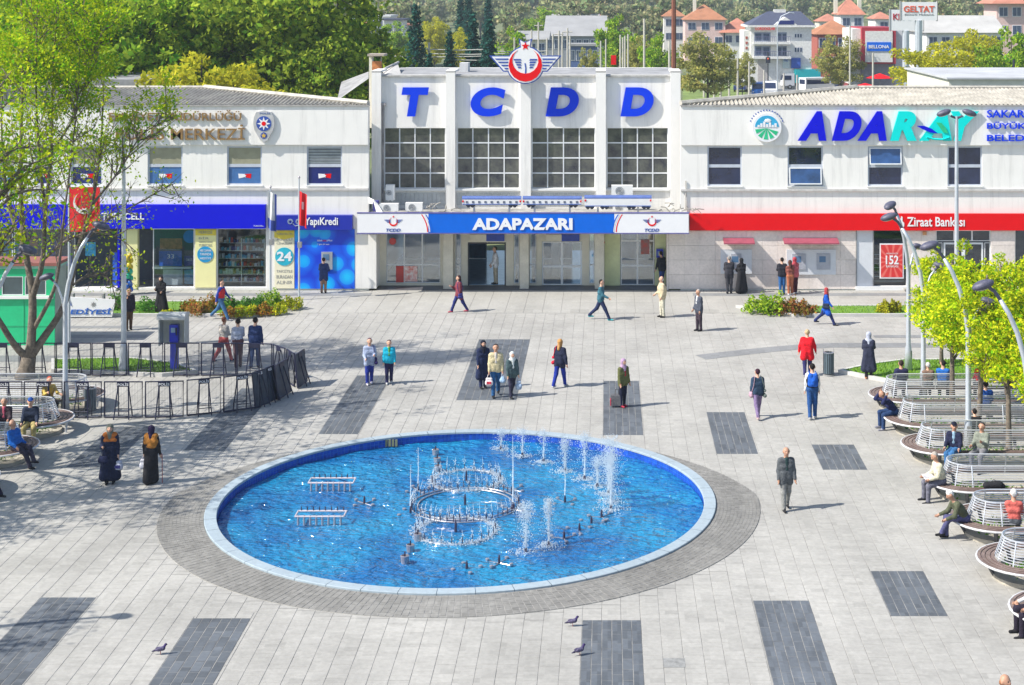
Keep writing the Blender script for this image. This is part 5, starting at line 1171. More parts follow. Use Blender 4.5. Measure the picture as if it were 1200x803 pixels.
barrier((326,470), (341,460), 'solid dark shield barrier at the right of the cluster', solid=True, lean=-.12, txt=False); barrier((349,456), (360,448), 'last solid shield at the right tip of the barrier oval', solid=True, lean=-.1, txt=False)
# ---- phone booth
p = g(203.5, 437); t = thing('phone_booth', 'grey hooded public phone with a blue payphone inside the barriers', 'phone booth', p)
BO = mat('booth_grey', (.36, .40, .42), .45, var=.08)
MB().box(-.48,-.44,-.25,.28,1.02,2.05).build('side_panel', BO, t); MB().box(.44,.48,-.25,.28,1.02,2.05).build('side_panel', BO, t); MB().box(-.44,.44,.24,.28,1.02,2.05).build('back_panel', mat('booth_inner', (.5,.53,.5), .5), t)
mb = MB(); Mx = Matrix(((0,0,1,0),(1,0,0,0),(0,1,0,0),(0,0,0,1))); mb.prism([(-.42,1.98),(-.30,2.02),(.28,2.06),(.28,2.14),(-.05,2.20),(-.32,2.16),(-.42,2.06)], -.5, .5, 0, Mx); mb.build('hood', mat('hood_grey', (.45,.47,.48), .4), t)
PB = mat('phone_blue', (.01, .03, .5), .35)
MB().box(-.15,.15,-.02,.23,1.12,1.72).build('payphone', PB, t); MB().box(-.13,.13,.0,.2,.02,1.11).build('pedestal', PB, t); MB().box(-.09,.06,-.035,-.021,1.45,1.62).build('keypad', mat('keypad', (.25,.4,.55), .4), t)
mb = MB(); mb.tube([(.11,-.05,1.62),(.12,-.09,1.5),(.11,-.05,1.36)], .028, 6); mb.build('handset', BLACK, t)
# ---- bins
def bin_(px, py, h, w, label):
    t = thing('litter_bin', label, 'litter bin', g(px, py)); BN_ = mat('bin_slate', (.10, .14, .17), .5, var=.15)
    pm = MB().box(-.022,.022,-.012,.012,.08,h*.84).mesh('slat', BN_); n = 18
    MB().lathe([(w/2-.03,.06),(w/2-.03,h*.82),(.001,h*.82)], n=16).build('liner', mat('bin_liner', (.05,.06,.07), .6), t)
    for k in range(n):
        a = 6.2832*k/n; o = put(pm, 'slat', t, (w/2*math.cos(a), w/2*math.sin(a), 0)); o.rotation_euler = (0, 0, a+math.pi/2)
    mb = MB(); mb.lathe([(.001,.0),(.22,.0),(.22,.05),(.001,.05)], n=16); mb.build('foot', GREY, t)
    mb = MB(); mb.lathe([(w/2+.01,h*.84),(w/2+.02,h*.86),(w/2-.04,h*.87)], n=16); mb.tube([(-w/2,0,h*.84),(-w/2,0,h)], .012, 5); mb.tube([(w/2,0,h*.84),(w/2,0,h)], .012, 5); mb.build('rim', METAL, t)
bin_(971, 440, .96, .36, 'slatted dark litter bin at the tip of the right lawn'); bin_(106, 483, .92, .34, 'slatted grey-green litter bin behind the front barriers at the left')
# ---- green kiosk and the white municipal board
Y = 61.0; t = thing('green_kiosk', 'bright green kiosk with a red-brown roof edge behind the left tree', 'kiosk')
GRN = mat('kiosk_green', (.01, .50, .21), .45, var=.08); x0, x1 = ax(-60, Y), ax(64, Y); zt = az(315, Y)
mb = MB(); wall(mb, x0, x1, 0, zt, Y, .06, [(ax(2,Y), ax(27,Y), az(346,Y), az(324,Y)), (ax(29,Y), ax(54,Y), az(346,Y), az(324,Y)), (ax(-50,Y), ax(-2,Y), az(346,Y), az(324,Y))]); mb.build('front_panel', GRN, t)
MB().box(x1-.05, x1, Y+.061, Y+1.35, 0, zt).build('side_wall', mat('kiosk_side', (.34,.40,.34), .6), t); MB().box(x0, x1-.06, Y+1.3, Y+1.35, 0, zt).build('back_wall', GRN, t)
MB().box(x0-.1, x1+.12, Y-.12, Y+1.45, zt+.12, zt+.24).build('roof', mat('kiosk_roof', (.28,.10,.08), .7), t); MB().box(x0-.05, x1+.06, Y-.06, Y+1.4, zt+.003, zt+.117).build('roof_band', mat('kiosk_band', (.25,.55,.42), .5), t)
for a, b in ((2,27), (29,54), (-50,-2)): glazed(ax(a,Y)+.005, ax(b,Y)-.005, az(346,Y)+.005, az(324,Y)-.005, 1, [], Y+.03, t, .05, gm=mat('kiosk_glass', (.06,.09,.10), .15, spec=1))
MB().box(x0, x1-.05, Y-.10, Y-.002, az(350,Y), az(346.5,Y)).build('counter_ledge', WHITE2, t)
MB().box(x0+.02, x1, Y-.012, Y-.001, az(383,Y), az(382,Y)).build('panel_joint', mat('kiosk_joint', (.01,.35,.16), .5), t); MB().box(x1-1.2, x1-1.17, Y-.012, Y-.001, .1, az(351,Y)).build('panel_joint', MATS['kiosk_joint'], t)
p0 = g(75, 372.5); p1 = g(133, 372.5); t = thing('municipal_board', 'low white board with blue municipal lettering behind the kiosk', 'sign', (0,0,0)); Yb = p0.y
mb = MB(); plate(mb, [(p0.x-.3, .05), (p1.x-.05, .05), (p1.x+.1, az(351,Yb)), (p0.x-.3, az(347,Yb))][::1], Yb, 0, .06); mb.build('board', CW, t)
text('BELEDİYESİ', 62, 131, 361, 368.5, Yb-.065, mat('board_blue', (.02,.12,.5), .5), t, depth=.015, bold=.03, shear=.15); text('SAKARYA', 60, 84, 352, 358.5, Yb-.065, MATS['board_blue'], t, depth=.015, bold=.03)
mb = MB(); plate(mb, star(ax(110,Yb), az(356.5,Yb), .12, .05, 7), Yb-.065, 0, .01); mb.build('crest', GREY, t)
for x in (p0.x+.3, p1.x-.5): MB().box(x, x+.08, Yb+.002, Yb+.25, 0, 1.0).build('prop', GREY, t)
# dim patch of pavers and manhole
mh = thing('manhole_cover', 'square metal manhole cover set in the paving near the front', 'manhole cover', (*g(790,777)[:2], 0)); MB().box(-.22,.22,-.22,.22,.0015,.006).build('lid', mat('lid', (.30,.30,.29), .7, var=.2, vscale=8), mh)
# balloons beside the shop door
t = thing('balloon_bunch', 'tall bunch of yellow, green and blue balloons beside the shop door', 'balloons', (ax(150,71.5), 71.5, 0))
BC = [mat('balloon_%s' % n_, c_, .3) for n_, c_ in (('yellow',(.75,.55,.02)), ('green',(.02,.5,.3)), ('blue',(.02,.15,.6)), ('teal',(.02,.5,.55)))]
for k in range(26):
    z = .25+k*.062; a = k*2.4; mb = MB().sphere((0,0,0), .12, 8, sc=(1,1,1.15)); put(mb.mesh('balloon', BC[0 if k > 17 else (2 if k < 8 else (1 if k < 14 else k % 4))], True), 'balloon', t, (.16*math.cos(a), .16*math.sin(a)-.1, z))
# ================================================================== TREES
BARK = mat('bark', (.22, .18, .14), .9, var=.3, vscale=6, bump=.6, bscale=14, fine=.35)
BARKD = mat('bark_dark', (.09, .075, .06), .9, var=.3, vscale=6)
L_SPRING = leafmat('spring_leaf', (.10, .34, .008), (.36, .58, .012), (.55, .58, .02), trans=.4)
L_LIME = leafmat('lime_leaf', (.14, .38, .01), (.50, .72, .015), (.78, .74, .03), trans=.42)
L_DARK = leafmat('dark_leaf', (.05, .15, .02), (.19, .37, .035), (.42, .50, .05), trans=.4)
L_MID = leafmat('mid_leaf', (.08, .26, .02), (.26, .52, .03), (.45, .55, .05), trans=.4)
L_YEL = leafmat('yellow_leaf', (.34, .38, .03), (.64, .58, .04), trans=.45)
L_OLIVE = leafmat('olive_leaf', (.22, .27, .06), (.46, .50, .12), (.50, .44, .14), trans=.4)
L_FIR = leafmat('fir_needle', (.012, .06, .055), (.035, .12, .085), trans=.15)
L_HAZY = leafmat('far_leaf', (.17, .27, .11), (.36, .45, .18), (.42, .36, .20), trans=.35)  # paler greens put distance haze into the leaf colour
def limb(mb, P, r0, r1, n=6, seg=6, rg=None, wob=.0):
    """smooth curve through P (Catmull-Rom)"""
    P = [Vector(p) for p in P]; out = []
    Q = [P[0]*2-P[1]]+P+[P[-1]*2-P[-2]]
    for i in range(1, len(Q)-2):
        for k in range(seg):
            t = k/seg; a, b_, c, d = Q[i-1], Q[i], Q[i+1], Q[i+2]
            out.append(.5*((2*b_)+(c-a)*t+(2*a-5*b_+4*c-d)*t*t+(3*b_-a-3*c+d)*t**3))
    out.append(P[-1]); m_ = len(out)
    mb.tube(out, [r0+(r1-r0)*(i/(m_-1))**.8 for i in range(m_)], n); return out
def twigs(mb, pts, rg, n, length, r, up=.5, sites=None, depth=1, spread=1.0):
    for _ in range(n):
        i = int(rg.uniform(.25, 1)*(len(pts)-1)); p = pts[i]; d = (pts[min(i+1, len(pts)-1)]-pts[max(i-1, 0)]).normalized()
        v = Vector(rg.normal(size=3))*spread; v = (v-v.dot(d)*d*.3).normalized()
        dr = (d*.6+v*.9+Vector((0,0,up))).normalized(); L_ = length*rg.uniform(.5, 1.2)
        q1 = p+dr*L_*.5+Vector(rg.normal(size=3))*L_*.05; q2 = p+dr*L_+Vector((0,0,up*.2*L_))+Vector(rg.normal(size=3))*L_*.1
        mb.tube([p, q1, q2], [r, r*.65, r*.25], 4, cap=False)
        if sites is not None: sites += [q2, (q1+q2)/2] if depth == 1 else []
        if depth > 1: twigs(mb, [p+(q1-p)*t for t in (0,.5,1)]+[q1+(q2-q1)*t for t in (.5,1)], rg, 4, length*.5, r*.5, up, sites, depth-1, spread)
def leaves_at(sites, rg, per, sigma, size):
    C = np.array([tuple(s) for s in sites]); C = np.repeat(C, per, 0)+rg.normal(0, sigma, (len(C)*per, 3)); return leaf_cloud(C, None, size, rg)
# ---- the big many-stemmed tree at the left
def big_tree():
    Y = 55.8; base = g(30, 442); base.y = Y; base.x = ax(30, Y)
    t = thing('broadleaf_tree', 'tall many-stemmed spring tree at the left, its trunk behind the barriers', 'tree', (base.x, Y, 0)); rg = np.random.default_rng(11)
    def P(px, py, dy=0): v = at(px, py, Y+dy); return v-Vector((base.x, Y, 0))
    mb = MB(); sites = []
    mb.tube([(0,0,-.1),(0,0,.15),P(32,430),P(34,418)], [.42,.33,.27,.24], 10)
    L_ = [([P(34,420),P(20,408,-.2),P(4,384,-.5),P(-14,350,-1),P(-30,290,-1.2),P(-40,200,-1.3),P(-45,100,-1)], .15, .03),
          ([P(34,420),P(37,395),P(38,345),P(31,300,.2),P(25,240,.3),P(25,150,.5),P(27,60,.6),P(24,-20,.7)], .20, .02),
          ([P(38,350),P(50,305,-.3),P(53,250,-.4),P(60,180,-.5),P(62,90,-.6),P(68,-10,-.8)], .12, .02),
          ([P(36,418),P(52,395,.2),P(70,368,.4),P(82,338,.6),P(92,290,.7),P(108,240,.9),P(118,170,1),P(122,90,1)], .17, .02),
          ([P(40,385),P(58,352,-.5),P(68,320,-.8),P(74,262,-1),P(84,180,-1.2),P(92,100,-1.3)], .09, .015),
          ([P(50,305),P(78,282,-.5),P(110,272,-.8),P(140,280,-.9),P(165,300,-1)], .06, .012),
          ([P(84,335),P(104,322,1),P(124,322,1.2),P(133,338,1.2)], .05, .01),
          ([P(92,290),P(120,262,1.2),P(150,245,1.6),P(185,225,1.8),P(205,215,1.8)], .06, .012),
          ([P(108,240),P(140,200,.6),P(165,160,.4),P(195,140,.2)], .05, .012),
          ([P(31,300),P(10,240,1),P(2,160,1.5),P(5,60,1.8)], .08, .015),
          ([P(53,250),P(45,170,-1.2),P(42,80,-1.6),P(45,-10,-1.8)], .07, .015),
          ([P(60,180),P(90,130,-.8),P(105,70,-1),P(110,20,-1)], .05, .012)]
    for pts, a, b_ in L_:
        o = limb(mb, pts, a, b_, 7, rg=rg); low = min(p.z for p in pts[2:])
        hi = pts[-1].z > 7
        o2 = [p for p in o if p.z > 2.8] or o
        twigs(mb, o2, rg, 26 if hi else 14, 1.6 if hi else 1.1, .022, .55 if hi else .1, sites, 2, .8)
    mb.build('trunk', BARK, t, smooth=True)
    S_ = [s for s in sites if s.z > 2.6]
    per = []
    for s in S_:
        k = 2 if s.z < 7.2 else (7 if s.z < 9.5 else 19)
        per += [s]*k
    C = np.array([tuple(s) for s in per])+rg.normal(0, .16, (len(per), 3)); V = leaf_cloud(C, None, .062, rg)
    put(quads_mesh('crown', V, L_SPRING), 'crown', t)
big_tree()
def tree_mesh(h, r, z0, mleaf, nl, size, seed, nclump=70, sig=.15, trunk_r=.14, bark=None, shell=.55, sparse=0, limbs=9, droop=0):
    rg = np.random.default_rng(seed); mb = MB(); zc = (h+z0)/2; hz = (h-z0)/2; lean = rg.normal(0, .03, 2)*h
    spine = [Vector((0,0,-.1)), Vector((lean[0]*.3, lean[1]*.3, z0*.6)), Vector((lean[0]*.6, lean[1]*.6, zc)), Vector((lean[0], lean[1], z0+(h-z0)*.85))]
    o = limb(mb, spine, trunk_r, trunk_r*.2, 8); CL = []
    for k in range(limbs):
        a = 6.2832*(k+rg.uniform(-.3,.3))/limbs*2.4; f = rg.uniform(.0, .7); zz = z0*.8+(h-z0)*f*.8; p = min(o, key=lambda q: abs(q.z-zz)); e = Vector((math.cos(a)*r*rg.uniform(.6,.9), math.sin(a)*r*rg.uniform(.6,.9), p.z+hz*rg.uniform(.25,.8)))
        e.z = min(e.z, h*.95); q = limb(mb, [p, p*.5+e*.5+Vector((0,0,hz*.12)), e], trunk_r*.45, trunk_r*.06, 5, 4); twigs(mb, q, rg, 5, r*.4, trunk_r*.12, .3, None, 1)
        CL += [q[-1], q[len(q)//2]]
    lump = rg.normal(size=(6, 3)); lump /= np.linalg.norm(lump, axis=1)[:, None]; amp = rg.uniform(-.22, .25, 6)
    while len(CL) < nclump:
        d = rg.normal(size=3); d /= np.linalg.norm(d); q = rg.uniform(0, 1)**(1-shell) ; s = 1+sum(amp[i]*max(0, d@lump[i])**3 for i in range(6))
        top = 1 if d[2] > 0 else .85
        CL.append(Vector((d[0]*r*q*s, d[1]*r*q*s, zc+d[2]*hz*q*s*top)))
    C = np.array([tuple(c) for c in CL]); w = rg.uniform(.3, 1.7, len(C)); w /= w.sum(); idx = rg.choice(len(C), nl, p=w)
    X = rg.normal(size=(nl, 3)); X /= np.linalg.norm(X, axis=1)[:, None]; X *= (rg.uniform(.2, 1, (nl, 1))**.5)*np.array((1, 1, .7))*r*sig*1.9*rg.uniform(.6,1.3,(len(C),1))[idx]
    P = C[idx]+X
    if droop: P[:, 2] -= droop*rg.uniform(0, 1, nl)**2
    return mb.mesh('trunk', bark or BARK, True), quads_mesh('crown', leaf_cloud(P, None, size, rg), mleaf)
def place_tree(ms, X, Y, label, group=None, rz=0, sc=1, name='broadleaf_tree', z=0, zs=None):
    t = thing(name, label, 'tree', (X, Y, z), rz, group); t.scale = (sc, sc, zs or sc); put(ms[0], 'trunk', t); put(ms[1], 'crown', t); return t
# right-hand row rising out of the ring benches
RT1 = tree_mesh(5.4, 1.35, 1.9, L_LIME, 11500, .062, 21, 60, .15, .12, droop=.15); RT2 = tree_mesh(5.4, 1.5, 2.0, L_LIME, 13000, .062, 22, 66, .15, .12, droop=.2)
place_tree(RT1, 11.35, 51.8, 'bright lime-green young tree in the rearmost right ring bench'); place_tree(RT2, 11.5, 48.9, 'lime-green young tree in the second right ring bench', rz=2)
place_tree(RT2, 11.75, 46.0, 'lime-green young tree in the third right ring bench, trunk bare in front', rz=4); place_tree(RT1, 12.3, 42.6, 'lime-green tree leaning in at the right edge beside the fourth bench', rz=1, sc=1.05)
place_tree(RT2, 12.9, 50.5, 'lime-green tree filling the right edge behind the third bench', rz=5); place_tree(RT1, 12.2, 57.5, 'lime-green tree on the lawn furthest back at the right', rz=3.3, sc=.82); place_tree(RT1, 13.6, 55, 'lime-green tree on the lawn at the far right edge', rz=4.1, sc=.85)
# tall trees outside the left edge, whose thin crowns shade the plaza
LT1 = tree_mesh(13.5, 3.0, 5.5, L_SPRING, 3600, .085, 31, 60, .16, .2, shell=.3, limbs=14); LT2 = tree_mesh(12, 3.2, 4.5, L_SPRING, 2600, .085, 32, 50, .15, .2, shell=.3, limbs=14)
for X, Y, ms, s, rz in ((-19.3,48.3,LT1,1,0), (-20.6,43.2,LT2,1,1), (-21.5,40.0,LT2,1.05,3), (-19.8,45.6,LT2,.85,2.2), (-24,37.5,LT1,.9,5), (-21.8,30.8,LT2,.85,4)):
    place_tree(ms, X, Y, 'tall thin-crowned spring tree of the row along the left side', 'trees along the left side of the plaza', rz, s)
# the wood behind the left wing
BT = {k: tree_mesh(*v) for k, v in {
 'dark1': (17, 5.2, 4, L_DARK, 15000, .20, 41, 120, .13, .35, BARKD), 'dark2': (15, 4.6, 3, L_DARK, 13000, .20, 42, 110, .13, .3, BARKD), 'mid': (15.5, 4.8, 3, L_MID, 14000, .19, 43, 110, .13, .3, BARKD),
 'yel': (11.5, 3.6, 2, L_YEL, 9000, .17, 44, 80, .14, .2, BARKD), 'olive': (10, 4, 1, L_OLIVE, 11000, .17, 45, 110, .12, .25, BARKD), 'light': (11, 3.6, 2, L_MID, 8000, .2, 46, 80, .14, .2, BARKD)}.items()}
for px, Y, k, sc, lb in ((330,98,'dark1',1.1,'largest dark green tree behind the left wing roof, nearest the chimney'), (395,104,'dark2',1.02,'dark tree just left of the chimney, against the white far buildings'), (262,104,'dark1',1.08,'dark tree behind the yellow-green bush tree'), (205,99,'mid',1.05,'mid-green tree behind the bronze letters'),
    (232,86.5,'yel',1.0,'yellow-green flowering tree over the middle of the left roof'), (283,86.5,'yel',.90,'smaller yellow-green tree right of the other yellow one'), (130,96,'mid',1.08,'mid-green tree with a dark leaning trunk over the left roof'), (165,108,'dark2',1.15,'dark tree at the back of the wood behind the left wing'),
    (62,92,'light',1.35,'pale green tree at the left end of the wood behind the wing'), (5,96,'mid',1.1,'green tree at the left edge behind the wing'), (90,110,'dark1',1.05,'dark tree deepest behind the upper left corner'), (362,94,'dark2',.72,'low dark tree between the roof and the largest tree'), (420,118,'dark2',.78,'low dark tree right behind the brick chimney'), (310,112,'mid',1.15,'mid-green tree filling the gap at the top centre-left')):
    place_tree(BT[k], ax(px, Y), Y, lb, rz=px*.7, sc=sc)
# conifers
def conifer(h, r, seed, n=6500):
    rg = np.random.default_rng(seed); mb = MB().tube([(0,0,0),(0,0,h*.95)], [.22,.03], 7); P = []
    nb = int(h*9)
    for k in range(nb):
        f = (k+.5)/nb; z = h*(.06+.93*f); L_ = r*(1-f)**.85*rg.uniform(.65,1.15)+.1; a = k*2.4; m_ = max(6, int(n/nb*(L_/r*1.6+.1)))
        t = rg.uniform(0, 1, m_)**.7; P.append(np.stack([math.cos(a)*L_*t+rg.normal(0,.12+.1*L_*.3,m_), math.sin(a)*L_*t+rg.normal(0,.12+.1*L_*.3,m_), z-t*L_*.28+rg.normal(0,.08,m_)], 1))
    return mb.mesh('trunk', BARKD), quads_mesh('crown', leaf_cloud(np.concatenate(P), None, .17, rg), L_FIR)
CF = conifer(13, 2.3, 51), conifer(12, 1.7, 52)
for px, top, Y, i, lb in ((487,4,150,0,'broadest dark blue-green conifer, left of the emblem'), (527,36,150,1,'short conifer between the broad one and the pair'), (554,14,152,1,'left conifer of the close pair nearest the emblem'), (573,20,149,1,'right conifer of the close pair nearest the emblem'), (503,62,140,1,'smallest conifer at the foot of the broad one'),
    (540,-8,240,1,'far conifer rising at the top edge, left of the emblem'), (549,-12,236,0,'far broad conifer cut by the top edge'), (572,-6,240,1,'far slim conifer cut by the top edge above the pair')):
    h = az(top, Y); s = h/(13 if i == 0 else 12); place_tree(CF[i], ax(px, Y), Y, lb, rz=px, sc=s if Y < 200 else 1.1, zs=s, name='conifer')
for px, top, hw, Y, k, lb in ((602,26,24,165,'light','round fresh-green tree just left of the emblem'), (455,46,22,175,'yel','yellowish shrub tree left of the broad conifer'), (720,12,27,200,'light','green tree right of the emblem above the second D'), (768,34,24,180,'light','pale green tree beside the brown mast'), (745,40,20,190,'olive','olive tree left of the pale green one'),
    (829,36,38,190,'olive','broad olive willow above the station right corner'), (870,60,16,215,'olive','small olive tree beside the white apartment house'), (985,40,31,215,'olive','round olive tree in front of the brown-roofed house'), (1098,38,50,150,'yel','wide yellow-green tree behind the right wing roof'), (1140,22,36,160,'yel','airy yellow tree behind the wide one'),
    (1182,26,36,150,'light','bright green tree at the upper right edge'), (465,22,26,260,'light','pale far tree left of the tall conifer'), (640,5,26,330,'light','far green tree behind the emblem'), (510,12,20,250,'yel','light far tree between the conifers'), (540,24,16,220,'yel','light far tree behind the short conifer'), (690,55,14,200,'olive','low olive bush right of the factory roofs')):
    ms = BT[k]; H0 = {'light': 11, 'yel': 11.5, 'olive': 10}[k]; r0 = {'light': 3.6, 'yel': 3.6, 'olive': 4}[k]; zt = az(top, Y); s = hw*Y/F/r0; place_tree(ms, ax(px, Y), Y, lb, rz=px*1.3, sc=s, zs=zt/H0)
# far trees on the slope
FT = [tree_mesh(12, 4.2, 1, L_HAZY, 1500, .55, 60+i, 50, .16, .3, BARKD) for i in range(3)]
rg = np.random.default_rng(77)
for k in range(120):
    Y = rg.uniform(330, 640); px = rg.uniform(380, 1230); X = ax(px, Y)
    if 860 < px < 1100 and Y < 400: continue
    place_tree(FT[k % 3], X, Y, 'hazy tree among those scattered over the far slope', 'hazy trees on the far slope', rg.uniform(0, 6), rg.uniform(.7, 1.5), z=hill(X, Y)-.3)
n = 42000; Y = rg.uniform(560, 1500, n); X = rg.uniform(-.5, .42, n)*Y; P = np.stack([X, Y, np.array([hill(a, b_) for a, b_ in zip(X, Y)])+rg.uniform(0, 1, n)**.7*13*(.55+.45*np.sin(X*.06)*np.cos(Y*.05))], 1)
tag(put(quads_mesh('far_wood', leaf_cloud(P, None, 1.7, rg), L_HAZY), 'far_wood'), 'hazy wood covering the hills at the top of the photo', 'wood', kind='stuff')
# ---- bushes in the planted islands
def bush(px, py, w, h, m, label, seed, n=700, size=.05, group=None, name='bush'):
    rg = np.random.default_rng(seed); c = g(px, py, .1); t = thing(name, label, 'bush', (c.x, c.y, .08), group=group)
    d = rg.normal(size=(n, 3)); d /= np.linalg.norm(d, axis=1)[:, None]; d[:, 2] = abs(d[:, 2]); q = rg.uniform(.3, 1, (n, 1))**.5
    lump = 1+.18*np.sin(d[:, :1]*7+seed)+.15*np.sin(d[:, 1:2]*6+2)
    P = d*q*lump*np.array((w/2, min(w/2, .55), h)); 
    mb = MB()
    for _ in range(7): a = rg.uniform(0, 6.28); mb.tube([(0,0,0),(w*.3*math.cos(a), .2*math.sin(a), h*.7)], [.02,.008], 4)
    mb.build('stems', BARKD, t); put(quads_mesh('foliage', leaf_cloud(P, None, size, rg), m), 'foliage', t)
F_OR = leafmat('orange_leaf', (.42,.10,.03), (.60,.28,.04), (.2,.25,.04)); F_YE = leafmat('yellow_flower', (.62,.55,.02), (.75,.62,.03), (.2,.35,.03)); F_GR = leafmat('green_bush', (.05,.17,.03), (.14,.33,.05)); F_RG = leafmat('reddish_bush', (.12,.2,.03), (.36,.30,.05), (.4,.12,.06))
for i, (px, py, w, h, m, lb) in enumerate(((222,364,.9,.5,F_OR,'orange-red bush at the left end of the flower bed'), (234,367,1.0,.45,F_RG,'mixed yellow and red bush second from the left in the bed'), (247,362,1.0,.6,F_OR,'larger orange-red bush behind the walker'), (271,362,1.3,.5,F_GR,'low green bush right of the walker'), (272,369,1.0,.32,F_OR,'small orange bush at the kerb below the green one'),
    (288,368,1.2,.36,F_YE,'bright yellow flowers in the middle of the bed'), (298,361,1.2,.5,F_GR,'middle green bush of the flower bed'), (318,356,1.3,.6,L_MID,'tallest light green bush, upper right of the bed'), (309,367,.9,.42,F_OR,'rusty bush between the two yellow patches'), (325,366,.8,.36,F_YE,'yellow flowers below the tallest bush'), (341,360,1.1,.45,F_YE,'yellow flowers at the right tip of the bed'),
    (176,364,1.3,.55,F_GR,'round green bush left of the woman in black'), (139,362,.9,.7,F_GR,'green bush beside the white municipal board'), (197,368,.6,.2,F_YE,'tiny yellow patch behind the phone booth'))): bush(px, py, w, h, m, lb, 100+i, int(900*w))
for i, (px, py, w, h, m, lb) in enumerate(((888,364,1.5,.6,L_MID,'left end of the big leafy shrub row on the right lawn'), (906,366,1.5,.8,L_MID,'tallest leafy shrub of the row on the right lawn'), (925,366,1.5,.65,F_RG,'reddish-green shrub of the row on the right lawn'), (941,367,1.1,.5,F_RG,'right end shrub of the row, next to the woman in blue'), (1038,366,.7,.5,L_YEL,'small yellow-green seedling bush on the right lawn'), (1048,365,.6,.45,L_YEL,'small yellow-green bush beside the seedling one'))): bush(px, py, w, h, m, lb, 130+i, 800, .07)
# ================================================================== PEOPLE
def sdf_mesh(prims, vox, k):
    """one continuous skin round tapered capsules (a, b, ra, rb, mat): smooth union on a grid, then surface nets"""
    A = np.array([p[0] for p in prims], float); B = np.array([p[1] for p in prims], float); ra = np.array([p[2] for p in prims]); rb = np.array([p[3] for p in prims])
    rm = np.maximum(ra, rb)[:, None]; lo = (np.minimum(A, B)-rm).min(0)-2.5*vox; hi = (np.maximum(A, B)+rm).max(0)+2.5*vox
    n = np.ceil((hi-lo)/vox).astype(int)+1; Sx = np.zeros(n)
    axs = [lo[i]+vox*np.arange(n[i]) for i in range(3)]
    for i in range(len(prims)):
        m = max(ra[i], rb[i])+6*k; a0 = np.maximum(0, np.floor((np.minimum(A[i], B[i])-m-lo)/vox).astype(int)); a1 = np.minimum(n, np.ceil((np.maximum(A[i], B[i])+m-lo)/vox).astype(int)+1)
        sl = tuple(slice(a0[j], a1[j]) for j in range(3)); X, Y, Z = np.meshgrid(*[axs[j][sl[j]] for j in range(3)], indexing='ij')
        P = np.stack([X, Y, Z], -1)-A[i]; d = B[i]-A[i]; dd = max(d@d, 1e-9); t = np.clip(P@d/dd, 0, 1); D = np.linalg.norm(P-t[..., None]*d, axis=-1)-(ra[i]+(rb[i]-ra[i])*t)
        Sx[sl] += np.exp(-np.clip(D/k, -30, 30))
    V = -k*np.log(np.maximum(Sx, 1e-13)); ins = V < 0
    c = np.zeros(tuple(n-1), int); offs = [(a, b_, d_) for a in (0, 1) for b_ in (0, 1) for d_ in (0, 1)]
    for (a, b_, d_) in offs: c += ins[a:n[0]-1+a, b_:n[1]-1+b_, d_:n[2]-1+d_]
    act = (c > 0) & (c < 8); idx = np.full(c.shape, -1); cells = np.argwhere(act); idx[act] = np.arange(len(cells))
    acc = np.zeros((len(cells), 3)); cnt = np.zeros(len(cells))
    for p in offs:
        for ax_ in range(3):
            if p[ax_]: continue
            q = list(p); q[ax_] = 1; v0 = V[cells[:, 0]+p[0], cells[:, 1]+p[1], cells[:, 2]+p[2]]; v1 = V[cells[:, 0]+q[0], cells[:, 1]+q[1], cells[:, 2]+q[2]]
            s = (v0 < 0) != (v1 < 0); t = np.where(s, v0/(v0-v1+1e-12), 0); pt = np.array(p, float)[None]+t[:, None]*(np.array(q)-np.array(p))[None]
            acc += np.where(s[:, None], pt, 0); cnt += s
    W_ = lo+vox*(cells+acc/np.maximum(cnt, 1)[:, None]); F_ = []
    for ax_ in range(3):
        u_, v_ = (ax_+1) % 3, (ax_+2) % 3; s0 = [slice(1, -1)]*3; s0[ax_] = slice(0, n[ax_]-1); s1 = list(s0); s1[ax_] = slice(1, n[ax_])
        a = ins[tuple(s0)]; b_ = ins[tuple(s1)]; E_ = np.argwhere(a != b_); sg = a[tuple(E_.T)]; o = np.ones(3, int); o[ax_] = 0; E_ = E_+o
        def ci(du, dv): q = E_.copy(); q[:, u_] += du; q[:, v_] += dv; return idx[q[:, 0], q[:, 1], q[:, 2]]
        Q = np.stack([ci(-1, -1), ci(0, -1), ci(0, 0), ci(-1, 0)], 1); Q[~sg] = Q[~sg][:, ::-1]; F_.append(Q)
    F_ = np.concatenate(F_); F_ = F_[(F_ >= 0).all(1)]
    M_ = np.full(len(W_), 1e9); mi = np.zeros(len(W_), int)
    for i in range(len(prims)):
        P = W_-A[i]; d = B[i]-A[i]; dd = max(d@d, 1e-9); t = np.clip(P@d/dd, 0, 1); D = np.linalg.norm(P-t[:, None]*d, axis=-1)-(ra[i]+(rb[i]-ra[i])*t); s = D < M_; M_[s] = D[s]; mi[s] = prims[i][4]
    return W_, F_, mi[F_[:, 0]]
def np_mesh(name, V, Fq, mi, mats, extra=None):
    me = bpy.data.meshes.new(name); nv = len(V); vs = V; fl = Fq
    if extra and extra.f:
        vs = np.concatenate([V, np.array(extra.v)]); faces = [tuple(f) for f in Fq]+[tuple(i+nv for i in f) for f in extra.f]; mi = list(mi)+extra.m
        me.from_pydata([tuple(v) for v in vs], [], faces)
    else:
        k = len(Fq); me.vertices.add(nv); me.vertices.foreach_set('co', V.astype(np.float32).ravel()); me.loops.add(4*k); me.loops.foreach_set('vertex_index', Fq.astype(np.int32).ravel()); me.polygons.add(k); me.polygons.foreach_set('loop_start', np.arange(0, 4*k, 4, dtype=np.int32))
    for m in mats: me.materials.append(m)
    me.polygons.foreach_set('material_index', np.array(mi, dtype=np.int32)); me.update(calc_edges=True)
    me.polygons.foreach_set('use_smooth', [True]*len(me.polygons)); return me
CL = {}
